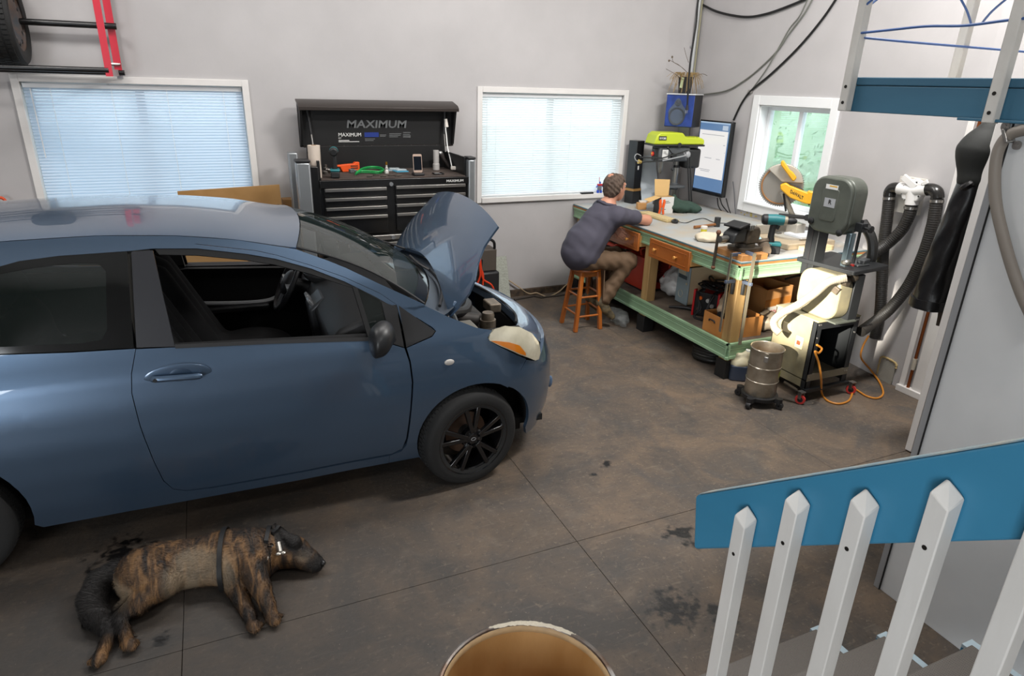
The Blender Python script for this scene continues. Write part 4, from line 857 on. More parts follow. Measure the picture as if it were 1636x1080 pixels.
for i, (a, b, c_) in enumerate((((630,272),R(-6),'#9fb2ba'), ((640,274),R(8),'#4fa6c6'))):
    p = onchest(*a); t = thing('blister_pack', ('pale' if i == 0 else 'blue topped')+' blister pack of small parts lying on the tool chest', 'blister pack', (p.x, p.y, TZ+.001*i), b)
    MB().box(-.055, .055, -.05, .05, 0, .006).build('card', M('blister_card_%d' % i, c_, .5), t, local=True); MB().box(-.045, .045, -.035, .03, .006, .022).build('bubble', M('clear_plastic', '#c9d3d6', .1, alpha=.5), t, local=True, bevel=.006)
for a, sc, lb in (((598,281),1,'below the green cable'), ((610,283),.8,'nearest the chest front edge'), ((622,281),1.1,'beside the spark plug'), ((633,282),1,'in front of the blister packs'), ((588,283),.7,'leftmost of the scattered bolts')):
    p = onchest(*a); tag(MB().lathe([(.004,0),(.011,0),(.011,.008),(.004,.008)], p, 6).cyl(p+Vector((.009,0,.005)), p+Vector((.05*sc,.012,.006)), .005, n=6).build('loose_bolt', M('bolt_steel', '#77726b', .35, .9)), 'loose steel bolt on the tool chest, '+lb, 'bolt', 'loose bolts on the tool chest')
def phone(name, label, p, rot, up):
    t = thing(name, label, 'phone', p, rot=rot)
    MB().prism(rrect(.075,.150,.010), (0,.004,.078), (1,0,0), (0,0,1), (0,-.009,0)).build('body', M('phone_gold', '#bda596', .35, .5), t, local=True)
    MB().prism(rrect(.066,.112,.003), (0,-.0055,.078), (1,0,0), (0,0,1), (0,-.001,0)).build('screen', M('phone_screen', '#10151c', .08), t, local=True)
    return t
p = onchest(668, 280); phone('smartphone', 'gold smartphone propped upright in a black dock on the tool chest', (p.x, p.y, TZ+.02), (R(-10), 0, R(-4)), 1)
tag(MB().box(p.x-.045, p.x+.045, p.y-.045, p.y+.045, TZ, TZ+.02).box(p.x-.03, p.x+.03, p.y+.025, p.y+.04, TZ+.02, TZ+.06).build('phone_dock', BLK, bevel=.006), 'low black dock holding the gold smartphone', 'phone dock')
p = onchest(701, 278); tag(MB().box(p.x-.05, p.x+.04, p.y-.035, p.y+.035, TZ, TZ+.010).build('flat_phone', M('black_glass', '#0c0d10', .12), bevel=.004), 'black phone lying flat on the tool chest', 'phone')
p = onchest(697, 271); tag(MB().lathe([(.012,0),(.030,0),(.030,.05),(.026,.055),(.026,.17),(.0,.172)], p, 20).build('plastic_tube', M('tube_grey', '#a9a6a3', .5)), 'grey plastic tube standing upright on the tool chest', 'tube')
p = onchest(718, 270); t = thing('flashlight', 'black flashlight leaning in the right corner of the tool chest', 'flashlight', (p.x, p.y, TZ))
q = p+Vector((-.075, .02, .13)); MB().tube([p+Vector((0,0,.02)), p.lerp(q, .7), q.lerp(p, .15), q], [.017,.017,.024,.027], 14).build('barrel', M('knurled_black', '#241d1b', .6, bump=.5, bscale=200), t); MB().ell(q+(q-p).normalized()*.012, (.024,.024,.02), 12).build('lens_head', M('lens_silver', '#c8c8c8', .2, .8), t)
p = onchest(727, 274); t = thing('usb_adapter', 'white cable with small white adapter hanging from the chest lid', 'cable', (p.x, p.y, TZ))
MB().obox(p+Vector((0,0,.03)), (.075,.04,.03), (0,0,-.2)).build('adapter', M('white_plastic', '#d6cfc6', .4), t, bevel=.006)
MB().tube(crv([P(713,191,y=LY-.05), P(712,205,y=LY-.06), P(713,215,y=LY-.07), P(715,235,y=LY-.12), P(718,248,y=LY-.2), p+Vector((-.03,0,.045))], 6), .005, 6).build('cord', CORD, t); MB().tube([P(712,190,y=LY-.05), P(713.5,203,y=LY-.055)], [.014,.018], 10).build('plug_end', MATS['white_plastic'], t)
# ------------------------------------------------------------------ cardboard by the window
CARD = M('cardboard', '#a98352', .85, col2='#977242', scale=5)
a, b, c_ = P(283,307,y=5.95), P(447,296,y=5.95), P(452,336,y=5.95)
tag(MB().add([(a.x,5.93,.02),(c_.x+.02,5.93,.02),(b.x,5.99,b.z),(a.x,5.99,a.z),(a.x,5.945,.02),(c_.x+.02,5.945,.02),(b.x,6.005,b.z),(a.x,6.005,a.z)], [(3,2,1,0),(4,5,6,7),(0,1,5,4),(1,2,6,5),(2,3,7,6),(3,0,4,7)]).build('cardboard_sheet', CARD), 'large brown cardboard sheet leaning on the wall behind the car roof', 'cardboard')
a = P(456,320,y=6.0); b = P(479,346,y=6.0)
tag(MB().box(a.x-.02, .622, 6.03, 6.16, 0, a.z).build('cardboard_box', M('cardboard_dark', '#8f6a3f', .85), bevel=.004), 'narrow cardboard box between the cardboard sheet and the tool chest', 'box')
# far cardboard seen through the cabin windows
t = thing('moving_carton', 'brown cardboard carton stored beyond the car, seen through its far window', 'box', (-.45, 5.55, 0))
MB().box(-.95, .15, 5.30, 5.75, 0, .98).build('carton', M('cardboard_pale', '#b08a5a', .85, col2='#a37c4c', scale=4), t, bevel=.004); MB().box(-.62, -.55, 5.297, 5.30, 0, .98).build('tape', M('tape_brown', '#8a6235', .3), t)
# ------------------------------------------------------------------ jump pack with red cables, speckled board, wall-base cable
t = thing('battery_charger', 'black battery charger cart with red cables behind the raised hood', 'charger', (2.30, 5.95, 0))
MB().box(2.15, 2.48, 5.82, 6.10, .04, .40).build('case', M('charger_black', '#1f2022', .5), t, bevel=.02)
MB().box(2.17, 2.46, 5.86, 6.06, .40, .62).build('drawer_unit', M('charger_brown', '#4f4740', .6), t, bevel=.01)
MB().tube(crv([(2.20,5.88,.6),(2.20,5.86,.70),(2.30,5.86,.74),(2.42,5.86,.70),(2.44,5.88,.6)], 6), .014, 8).build('handle', BLK, t)
RED = M('red_cable', '#d8401f', .45)
for q in ([(764,398),(766,420),(767,440),(762,455),(759,466)], [(766,404),(769,430),(772,446),(785,455),(790,467),(790,474)], [(768,428),(772,440),(771,458)]):
    MB().tube(crv([P(*v, y=5.72) for v in q], 6), .009, 7).build('red_cable', RED, t)
for q in ([(766,410),(763,428),(765,444)], [(770,415),(768,440),(774,452)]): MB().tube(crv([P(*v, y=5.74) for v in q], 6), .010, 7).build('black_cable', BLK, t)
MB().lathe([(.02,-.02),(.08,-.02),(.08,.02),(.02,.02)], (2.16,5.9,.08), 20, (0,R(90),0)).build('wheel', BLK, t)
tag(MB().add([(2.50,6.02,.0),(2.70,6.02,.0),(2.695,6.165,.455),(2.495,6.165,.45),(2.50,6.04,.0),(2.70,6.04,.0),(2.695,6.185,.455),(2.495,6.185,.45)], [(3,2,1,0),(4,5,6,7),(0,1,5,4),(1,2,6,5),(2,3,7,6),(3,0,4,7)]).build('speckled_board', M('terrazzo', '#a8aba0', .6, col2='#8d9086', scale=60)), 'grey-green speckled board leaning on the wall under the window', 'board')
pts = [P(813,448,y=6.17), P(828,458,y=6.17), P(845,469,y=6.165), P(858,468,y=6.13), P(875,474,z=.01), P(893,466,z=.02), P(905,455,y=6.16), P(922,445,y=6.16)]
tag(MB().tube(crv(pts, 6), .007, 6).build('wall_cable', M('beige_cable', '#b09a7c', .6)), 'beige cable drooping along the foot of the back wall', 'cable')
pts = [P(769,405,y=6.18), P(777,412,y=6.18), P(783,422,y=6.18), P(786,425,y=6.19)]
tag(MB().tube(crv(pts, 6), .006, 6).build('brown_cable', M('brown_cable', '#7d6450', .6)), 'thin brown cable running behind the speckled board', 'cable')
tag(MB().tube([(2.75,6.05,.008),(3.0,6.09,.008),(3.05,6.02,.008),(3.85,6.05,.008)], .012, 6).build('floor_rod', M('rod_dark', '#37302a', .7)), 'dark rod lying on the floor along the back wall', 'rod')
# ------------------------------------------------------------------ tyre rack over window 1
t = thing('tyre_rack', 'red and black wall rack holding a spare wheel above the window', 'rack', (-.9, 6.18, 2.1))
RREDM = M('rack_red', '#c4273a', .35, coat=.3); BK = M('rack_black', '#151516', .3)
xr0 = -.60
for X_ in (-.60, -2.15):
    a = P(168, 112, y=5.72) if X_ > -1 else Vector((X_-.05, 5.72, 2.13))
    MB().bar((X_+.03, 6.178, 2.10), (X_+.03, 6.178, 3.0), .04, .03, up=(0,1,0)).build('wall_bar', ALU, t)
    MB().bar(Vector((X_, 5.80, 2.115)), Vector((X_, 5.80, 3.0)), .045, .02, up=(0,1,0)).build('front_upright', RREDM, t)
    MB().bar(Vector((X_+.03, 6.14, 2.12)), Vector((X_+.03, 6.14, 3.0)), .05, .02, up=(0,1,0)).build('rear_upright', RREDM, t)
    br = MB().bar((X_+.005, 5.80, 2.14), (X_+.025, 6.17, 2.14), .02, .045).build('arm', M('rack_grey', '#a79797', .4, .3), t)
    for zz_ in (2.14, 2.20): MB().cyl((X_-.02, 6.12, zz_), (X_+.05, 6.12, zz_), .010, n=8).build('bolt', ALUM, br)
MB().cyl((-2.3, 5.80, 2.155), (-.60, 5.80, 2.155), .019, n=14).build('front_tube', BK, t)
MB().cyl((-2.3, 6.10, 2.46), (-.53, 6.10, 2.46), .022, n=14).build('rear_tube', BK, t)
MB().cyl((-2.3, 6.12, 2.14), (-.53, 6.12, 2.14), .019, n=14).build('rear_low_tube', BK, t)
# spare wheel, axis along the wall
t = thing('spare_wheel', 'rusty steel spare wheel with black tyre resting on the wall rack', 'wheel', (-1.16, 5.93, 2.17))
c0 = Vector((-1.11, 5.955, 2.46)); qx = Euler((0, R(90), 0)).to_matrix(); rr = .295
pr = [(.195,0),(.21,.004),(.25,.012),(.275,.008),(.29,-.01),(.296,-.035),(.297,-.09),(.296,-.15),(.29,-.175),(.275,-.19),(.21,-.185),(.195,-.18)]
ty = MB().lathe(pr, c0, 56, qx).build('tyre', TYRE, t); mb = MB()
for k in range(60):
    a = 2*math.pi*k/60
    for z0_, off in ((-.03,0),(-.075,.5),(-.115,0),(-.155,.5)):
        a_ = a+off*2*math.pi/60; ct = Vector((math.cos(a_), math.sin(a_), 0)); tn = Vector((-math.sin(a_), math.cos(a_), 0))
        mb.add([c0+qx@(ct*h+tn*i*.011+Vector((0,0,z0_+j*.017))) for h in (.290,.301) for i, j in ((-1,-1),(1,-1),(1,1),(-1,1))], [(4,5,6,7),(0,1,5,4),(1,2,6,5),(2,3,7,6),(3,0,4,7)])
mb.build('tread', TYRE, ty, smooth=0)['kind'] = 'stuff'
RUST = M('rusty_steel', '#7a6152', .7, .4, col2='#4d555c', scale=9)
rm = MB().lathe([(.198,.002),(.205,.0),(.198,-.01),(.19,-.03),(.175,-.04),(.165,-.03),(.15,-.012),(.11,-.02),(.08,-.045),(.05,-.05),(.035,-.045),(.03,-.08)], c0, 48, qx).build('steel_rim', RUST, t)
for k in range(12):
    a = 2*math.pi*k/12; pp = c0+qx@Vector((.152*math.cos(a), .152*math.sin(a), -.014)); MB().ell(pp, (.006,.016,.016), 10).build('vent_hole', BLK, rm)
pp = c0+qx@Vector((-.165, -.09, -.022)); MB().obox(pp, (.006,.03,.06), (.5,0,0)).build('wheel_label', MATS['print_white'], rm)
tag(MB().tube(crv([P(-12,318,y=6.12), P(2,316,y=6.12), P(10,323,y=6.12), P(14,334,y=6.12), P(14,360,y=6.12)], 6), .011, 8).build('orange_hose', M('orange_hose', '#c8481c', .45)), 'orange hose looping up beside the left window', 'hose')
# ================================================================== WORKBENCH
BZ = .965; BX0, BX1, BY0, BY1 = 3.47, 4.835, 3.615, 6.185; SZ = .300
GREEN = M('moulding_green', '#8fae8c', .45, col2='#83a381', scale=5); PINE = wood('pine_post', '#b08f5e', '#8a6a40', .6, 2, 10)
WB_ = thing('workbench', 'wide workbench with mint green moulding and dusty grey top', 'workbench', (4.15, 4.9, 0))
TOPM = M('bench_top_dusty', '#9aa0a3', .7, col2='#a39a8c', scale=5, bump=.15, bscale=50)
MB().box(BX0+.004, BX1, BY0+.004, BY1, BZ-.004, BZ).build('top_sheet', TOPM, WB_)
MB().box(BX0, BX1, BY0, BY1, BZ-.012, BZ-.0045).build('teal_edging', M('teal_edge', '#3d6b78', .5), WB_)
MB().box(BX0+.003, BX1, BY0+.003, BY1, BZ-.032, BZ-.0125).build('plywood_core', M('plywood_edge', '#a8713f', .6, var=.3, scale=20), WB_)
prof = [(0,0),(.026,0),(.026,-.012),(.018,-.020),(.018,-.030),(.010,-.036),(.014,-.044),(.010,-.052),(.010,-.085),(.016,-.090),(.016,-.104),(0,-.104)]
def mould(zt, nm):
    k = .104; 
    MB().prism([(-a, b) for a, b in prof], (BX0+.028, BY0-.0, zt), (1,0,0), (0,0,1), (0, BY1-BY0, 0)).build(nm, GREEN, WB_)
    MB().prism([(-a, b) for a, b in prof], (BX0+.002, BY0+.028, zt), (0,1,0), (0,0,1), (BX1-BX0-.002, 0, 0)).build(nm, GREEN, WB_)
mould(BZ-.033, 'apron_moulding'); 
prof = [(a, b*1.28) for a, b in prof]; mould(SZ+.012, 'shelf_moulding')
MB().box(BX0+.028, BX1, BY0+.028, BY1, BZ-.12, BZ-.034).build('frame', M('frame_wood', '#8b6c46', .7), WB_)
MB().box(BX0+.028, BX1, BY0+.028, BY1, SZ-.02, SZ).build('shelf', M('shelf_board', '#6e6154', .8, col2='#4f443b', scale=8), WB_, bevel=.002)
MB().box(BX0+.03, BX1, BY0+.03, BY1, SZ-.11, SZ-.021).build('shelf_frame', MATS['frame_wood'], WB_)
for x in (BX0+.085, BX1-.08):
    for y in (BY0+.085, 4.82, 6.10):
        lg = MB().box(x-.046, x+.046, y-.046, y+.046, .15, BZ-.10).build('leg', PINE, WB_, bevel=.004)
        MB().box(x-.056, x+.056, y-.056, y+.056, 0, .155).build('foot', M('foot_black', '#141414', .6), lg, bevel=.003)
OAK = M('orange_varnish', '#a8602a', .35, col2='#8f4d1e', scale=9, stretch=(1,.15,1), coat=.4); KNOB = M('knob_pine', '#c98b43', .4)
def bdrawer(y0_, y1_, z0_, z1_, x=3.425):
    d = MB().box(x, x+.022, y0_, y1_, z0_, z1_).build('drawer_front', OAK, WB_, bevel=.003)
    for a, b, c_, e in ((y0_+.03, y1_-.03, z1_-.034, z1_-.028), (y0_+.03, y1_-.03, z0_+.028, z0_+.034), (y0_+.055, y0_+.061, z0_+.02, z1_-.02), (y1_-.061, y1_-.055, z0_+.02, z1_-.02)):
        MB().box(x-.0035, x, a, b, c_, e).build('bead', OAK, d, bevel=.0015)
    for yy in (y0_+.16, y1_-.10):
        zc2 = (z0_+z1_)/2; MB().lathe([(.0,0),(.012,.002),(.016,.008),(.012,.016),(.007,.020),(.007,.032)], (x-.032, yy, zc2), 14, (0,R(90),0)).build('knob', KNOB, d)
    MB().box(x+.022, x+.48, y0_+.03, y1_-.03, z0_+.02, z0_+.03).box(x+.022, x+.48, y0_+.03, y0_+.045, z0_+.02, z1_-.03).box(x+.022, x+.48, y1_-.045, y1_-.03, z0_+.02, z1_-.03).build('drawer_box', M('drawer_ply', '#c79a5f', .6), d)
bdrawer(4.150, 4.700, .755, .918); bdrawer(4.875, 5.40, .757, .918)
# ------------------------------------------------------------------ under the bench
t = thing('space_heater', 'red metal space heater with louvred grille under the bench', 'heater', (3.78, 5.18, SZ))
HR = M('heater_red', '#b8331b', .45); hx0, hx1, hy0, hy1 = 3.64, 3.94, 5.02, 5.36
MB().box(hx0, hx1, hy0+.012, hy1, SZ+.02, SZ+.33).box(hx0, hx0+.022, hy0, hy0+.012, SZ+.02, SZ+.33).box(hx1-.022, hx1, hy0, hy0+.012, SZ+.02, SZ+.33).box(hx0, hx1, hy0, hy0+.012, SZ+.305, SZ+.33).box(hx0, hx1, hy0, hy0+.012, SZ+.02, SZ+.09).build('housing', HR, t, bevel=.004)
MB().box(hx0+.02, hx1-.02, hy0+.008, hy0+.011, SZ+.09, SZ+.305).build('dark_core', BLK, t)
for k in range(15): MB().obox(((hx0+hx1)/2, hy0+.004, SZ+.098+k*.014), (.255,.012,.003), (R(35),0,0)).build('louvre', M('heater_dark_red', '#7d2413', .5), t)
MB().tube(crv([(hx0+.05,hy0+.15,SZ+.33),(hx0+.05,hy0+.15,SZ+.40),(hx1-.05,hy0+.15,SZ+.40),(hx1-.05,hy0+.15,SZ+.33)], 5), .010, 8).build('handle', HR, t); MB().lathe([(.0,0),(.02,0),(.018,.02),(.0,.02)], (hx1-.06, hy0, SZ+.055), 14, (R(90),0,0)).build('dial', BLK, t)
for x in (hx0+.03, hx1-.03): MB().box(x-.015, x+.015, hy0+.02, hy1-.02, SZ, SZ+.02).build('foot', BLK, t)
# tangle of red frames behind the man's legs
t = thing('red_jack', 'red steel jack frame stored beside the heater', 'jack', (3.75, 5.62, SZ))
MB().bar((3.60,5.48,SZ+.35), (3.60,5.95,SZ+.35), .03, .03).bar((3.60,5.48,SZ), (3.60,5.48,SZ+.36), .03, .03).bar((3.60,5.95,SZ), (3.60,5.95,SZ+.36), .03, .03).bar((3.60,5.5,SZ+.36), (3.85,5.5,SZ+.30), .03, .03).box(3.58, 3.90, 5.50, 5.93, SZ, SZ+.02).build('frame', HR, t, bevel=.003)
MB().cyl((3.75,5.7,SZ+.02), (3.75,5.7,SZ+.26), .05, n=16).build('ram', BLK, t)
# plastic shopping bag: lumpy with pulled-up neck
bp_ = P(1066, 476, z=SZ); bx, by = bp_.x+.10, bp_.y+.05
BAG = M('white_bag', '#c3c2c0', .35, bump=.5, bscale=14)
t = thing('plastic_bag', 'stuffed white plastic shopping bag with red print under the bench', 'bag', (bx, by, SZ))
def crumple(V): return V+np.stack([.006*np.sin(V[:,2]*60+V[:,1]*40), .006*np.sin(V[:,0]*55+V[:,2]*47), .005*np.sin(V[:,0]*50-V[:,1]*63)], 1)
sdf_obj('body', [('e', (bx,by,SZ+.115), (.13,.145,.112)), ('e', (bx+.02,by+.03,SZ+.17), (.10,.11,.08)), ('c', (bx+.03,by+.04,SZ+.2), (bx+.06,by+.08,SZ+.27), .05, .025)], .012, BAG, t, warp=crumple)
o = Vector((bx-.105, by-.02, SZ+.165)); text('red_print', 'WIN', o+Vector((-.01,.06,0)), (.35,-.9,0), (.25,0,1), .035, M('print_red', '#c0242c', .5), t, bold=.03, width=.11)
text('black_print', 'merci de votre visite', o+Vector((-.028,.075,-.05)), (.30,-.95,0), (.05,0,1), .014, M('print_black', '#242424', .5), t, width=.16); text('black_print', 'nous recyclons', o+Vector((-.026,.055,-.075)), (.30,-.95,0), (0,0,1), .014, MATS['print_black'], t, width=.13)
# PC tower
pc = thing('computer_tower', 'old grey-blue computer tower with beige side panel under the bench', 'computer', (3.80, 4.62, SZ), R(-4))
MB().box(.004, .44, -.075, .105, .005, .435).build('case', M('pc_beige', '#c9b795', .5), pc, local=True, bevel=.004)
fr = MB().box(-.012, .004, -.08, .11, 0, .44).build('front_panel', M('pc_greyblue', '#8d9ca1', .5), pc, local=True, bevel=.006)
PCB = M('pc_bezel', '#b5ae98', .5)
for y0_, y1_, z0_, z1_ in ((-.065,.095,.335,.425),(-.02,.085,.272,.318)): MB().box(-.018, -.012, y0_, y1_, z0_, z1_).build('drive_bay', PCB, fr, local=True, bevel=.002)
for z0_ in (.37, .40): MB().box(-.020, -.018, -.055, .085, z0_, z0_+.003).build('bay_slot', BLK, fr, local=True)
for k in range(5): MB().box(-.016, -.012, -.045, .085, .235+k*.007, .238+k*.007).build('vent_slot', BLK, fr, local=True)
MB().lathe([(.03,0),(.033,.003),(.036,0)], (-.012, .03, .09), 20, (0,R(-90),0)).build('speaker_ring', PCB, fr, local=True); MB().cyl((-.012,-.05,.20), (-.018,-.05,.20), .012, n=12).build('power_button', PCB, fr, local=True)
# welder with cable nest
wd = thing('welder', 'red welding machine draped with black cables on the bench shelf', 'welder', (3.72, 4.22, SZ), R(-62))
WR = M('welder_red', '#b3161c', .4); MB().box(-.10, .10, .03, .34, .02, .21).build('case', WR, wd, local=True, bevel=.008)
fp = MB().box(-.105, .105, .012, .03, .01, .22).build('front_panel', M('welder_black', '#161617', .45), wd, local=True, bevel=.005)
for s_ in (-1, 1): MB().box(min(s_*.10,s_*.118), max(s_*.10,s_*.118), 0, .05, 0, .235).build('bumper', WR, wd, local=True, bevel=.005)
MB().cyl((-.05,.012,.17), (-.05,-.006,.17), .016, n=12).build('orange_knob', M('knob_orange', '#e0661f', .4), fp, local=True)
for x, z in ((.02,.16),(.06,.12)): MB().cyl((x,.012,z), (x,-.008,z), .018, n=12).build('dial', M('dial_grey', '#b9b9b6', .4, .4), fp, local=True)
for x in (-.05, .05): MB().lathe([(.0,0),(.022,0),(.026,-.012),(.018,-.02),(.012,-.04)], (x,.012,.06), 14, (R(-90),0,0)).build('socket', ALUM, fp, local=True)
MB().tube(crv([(-.06,.08,.21),(-.06,.10,.26),(.0,.18,.275),(.05,.26,.26),(.05,.30,.21)], 5), .012, 8).build('handle', BLK, wd, local=True)
rnd = random.Random(11)
for k in range(6):
    pts = [(rnd.uniform(-.12,.12), rnd.uniform(.02,.34), .235+rnd.uniform(0,.05)) for _ in range(6)]
    MB().tube(crv(pts, 6, True), .0075, 6, closed=True).build('cable', RUB, wd, local=True)
for k in range(4):
    x = rnd.uniform(-.1,.1); MB().tube(crv([(x,.08,.235),(x-.02,.0,.2),(x-.04+.03*k,-.06,.1),(x,-.07,.02),(x+.08,-.09,.012)], 6), .0075, 6).build('cable', RUB, wd, local=True)
tag(MB().tube(crv([(3.86,4.45,SZ+.13),(3.84,4.40,SZ+.10),(3.82,4.36,SZ+.04),(3.79,4.33,SZ+.02)], 5), .014, 8).build('blue_clamp', M('blue_grip', '#2a3f9a', .5)), 'blue handled earth clamp beside the welder', 'clamp')
tag(MB().tube(crv([(3.60,4.55,SZ+.012),(3.68,4.48,SZ+.02),(3.74,4.40,SZ+.02),(3.72,4.30,SZ+.012)], 5), [.010]*5+[.016]*5+[.02]*6, 8).build('electrode_holder', BLK), 'black electrode holder lying in front of the computer tower', 'electrode holder')
# cardboard boxes
def open_box(name, label, loc, rz, w, d, h, mat, flaps=True):
    t = thing(name, label, 'box', loc, rz); e = .005
    MB().box(-w/2, w/2, -d/2, -d/2+e, 0, h).build('side', mat, t, local=True); MB().box(-w/2, w/2, d/2-e, d/2, 0, h).build('side', mat, t, local=True)
    MB().box(-w/2, -w/2+e, -d/2+e, d/2-e, 0, h).build('side', mat, t, local=True); MB().box(w/2-e, w/2, -d/2+e, d/2-e, 0, h).build('side', mat, t, local=True); MB().box(-w/2+e, w/2-e, -d/2+e, d/2-e, 0, e).build('bottom', mat, t, local=True)
    return t
CB1 = M('box_orange_card', '#b5793c', .85, col2='#a86d33', scale=4); CB2 = M('box_card', '#b98650', .85, col2='#a97742', scale=4)
b1 = open_box('small_carton', 'small open cardboard carton of tools behind the front bench leg', (3.71, 3.86, SZ), R(-2), .37, .27, .165, CB1)
MB().tube(crv([(-.187,.06,.10),(-.190,.055,.115),(-.190,.0,.115),(-.188,-.01,.10)], 4), .006, 6).build('hand_hole', BLK, b1, local=True)
MB().box(-.07, .075, -.10, .06, .05, .17).build('dark_contents', BLK, b1, local=True, bevel=.02)
t = thing('shoe', 'dusty brown shoe lying in the small open carton', 'shoe', (3.66, 3.93, SZ+.17), R(35))
sdf_obj('upper', [('c', (3.60,3.88,SZ+.20), (3.70,3.97,SZ+.23), .042, .036), ('c', (3.70,3.97,SZ+.22), (3.78,4.03,SZ+.24), .038, .045)], .010, M('shoe_tan', '#96836c', .8, bump=.2), t); MB().tube([(3.565,3.85,SZ+.165),(3.70,3.97,SZ+.185),(3.79,4.04,SZ+.195)], [.03,.035,.036], 10).build('sole', RUB, t)
b2 = open_box('labelled_carton', 'taped cardboard carton marked in red pen at the back of the shelf', (4.27, 4.12, SZ), R(8), .34, .30, .29, CB2)
MB().box(-.171, .171, -.152, -.150, .14, .20).build('packing_tape', M('tape_tan', '#a86a2c', .25), b2, local=True); MB().box(-.13, .13, -.1525, -.150, .01, .13).build('white_label', M('label_white', '#d9d5cc', .6), b2, local=True)
q = XF[b2.name]; text('handwriting', 'SORTIS', q@Vector((-.09,-.153,.055)), q.to_3x3()@Vector((1,0,0)), (0,0,1), .045, M('red_pen', '#b8393f', .6), b2, width=.19)
MB().add([(-.17,.15,.29),(.17,.15,.29),(.17,.20,.38),(-.17,.20,.38)], [(0,1,2,3)]).add([(-.17,-.15,.29),(-.17,.15,.29),(-.24,.13,.33),(-.24,-.13,.33)], [(0,1,2,3)]).add([(.17,-.15,.29),(.17,.15,.29),(.235,.13,.26),(.235,-.13,.26)], [(0,1,2,3)]).build('flap', CB2, b2, local=True, smooth=0)
tag(sdf_obj('wrapped_parcel', [('c', (3.99,3.86,SZ+.065), (4.13,3.92,SZ+.065), .060, .060), ('c', (3.99,3.78,SZ+.065), (4.13,3.80,SZ+.065), .058, .060), ('c', (3.99,3.82,SZ+.09), (4.12,3.86,SZ+.09), .04, .04)], .012, M('parcel_grey', '#8b7f6d', .5, bump=.4, bscale=20), warp=crumple), 'lumpy grey-brown wrapped parcel beside the small carton', 'parcel')
tag(MB().tube(crv([(4.35,4.0,SZ+.35),(4.45,3.9,SZ+.40),(4.55,3.85,SZ+.30),(4.52,3.9,SZ+.10),(4.30,3.95,SZ+.06)], 6), .010, 8).build('looped_cable', RUB), 'black cable looping behind the labelled carton', 'cable')
struct(MB().box(4.79, 4.80, 3.66, 6.1, SZ, .84).build('wall_bench_back', M('bench_back_beige', '#b9a383', .7)))
# coil of black hose on the floor under the bench
t = thing('hose_coil', 'coil of ribbed black hose on the floor under the bench', 'hose', (3.68, 4.02, 0))
mb = MB(); mb.tube([(3.68+(.13+.01*math.sin(a*3))*math.cos(a), 4.02+.13*math.sin(a), .024+.026*a/6.283) for a in np.linspace(0, 6.283*4, 120)], .023, 10); mb.build('coil', M('hose_ribbed', '#191918', .45), t)
tag(sdf_obj('clear_film', [('e', (3.42,5.10,.07), (.09,.16,.06)), ('e', (3.40,4.98,.05), (.05,.08,.05))], .014, M('plastic_film', '#8d908f', .15, alpha=.35), warp=lambda V: V+np.stack([.01*np.sin(V[:,1]*70), .01*np.sin(V[:,0]*80+V[:,2]*90), .008*np.sin(V[:,1]*90)], 1)), 'crumpled clear plastic film on the floor beside the stool', 'plastic film')
# jug
jp = P(1181, 610, z=0); t = thing('fluid_jug', 'translucent washer fluid jug with dark blue bottom beside the steel drum', 'jug', (jp.x+.02, jp.y+.05, 0), R(-35))
MB().prism(rrect(.135,.10,.03), (0,0,0), (1,0,0), (0,1,0), (0,0,.13)).build('blue_body', M('jug_blue', '#2f3848', .3), t, local=True, bevel=.01)
sdf_me = [('c', (-.02,0,.13), (.02,0,.15), .048, .048), ('c', (.02,0,.15), (.045,0,.215), .045, .024), ('c', (.045,0,.215), (.05,0,.235), .022, .022), ('c', (-.045,0,.15), (-.02,0,.205), .018, .014), ('c', (-.02,0,.205), (.03,0,.215), .014, .018)]
V, Fc = sdf_mesh(sdf_me, .007, k=.02); me = bpy.data.meshes.new('neck'); me.from_pydata(V.tolist(), [], Fc.tolist()); me.materials.append(M('jug_clear', '#bdb498', .35)); me.shade_smooth(); link('clear_shoulder', me, t)
MB().cyl((.05,0,.235), (.052,0,.255), .02, n=16).build('cap', M('cap_white', '#d5d5d0', .4), t, local=True)
text('jug_print', 'BLUE', XF[t.name]@Vector((.0695,-.03,.03)), XF[t.name].to_3x3()@Vector((0,1,0)), (0,0,1), .03, M('print_pale', '#aab4c4', .5), t, width=.06)
# steel drum on its dolly
dc = Vector((3.475, 3.235, 0)); t = thing('steel_drum', 'dented stainless vacuum drum on a black wheeled base', 'drum', dc)
STL = M('stainless', '#b8b0a2', .28, .75, col2='#8d8373', scale=9, bump=.06, bscale=9)
MB().lathe([(.0,.075),(.108,.075),(.112,.085),(.112,.19),(.116,.194),(.112,.198),(.112,.30),(.116,.304),(.112,.308),(.113,.425),(.118,.43),(.120,.436),(.116,.442),(.110,.438),(.108,.42),(.107,.09),(.0,.088)], dc, 48).build('barrel', STL, t)
MB().lathe([(.0,.36),(.106,.365)], dc, 32).build('sawdust', M('sawdust', '#7d6347', .95, bump=.5), t)
for s in (-1, 1):
    a = R(-45+90*s); pp = dc+Vector((.118*math.cos(a), .118*math.sin(a), .385)); MB().obox(pp, (.02,.03,.04), (0,0,a)).build('latch', ALUM, t, bevel=.003)
bs = MB().lathe([(.0,.05),(.125,.05),(.13,.06),(.13,.078),(.115,.082),(.0,.082)], dc, 32).build('dolly', BLK, t)
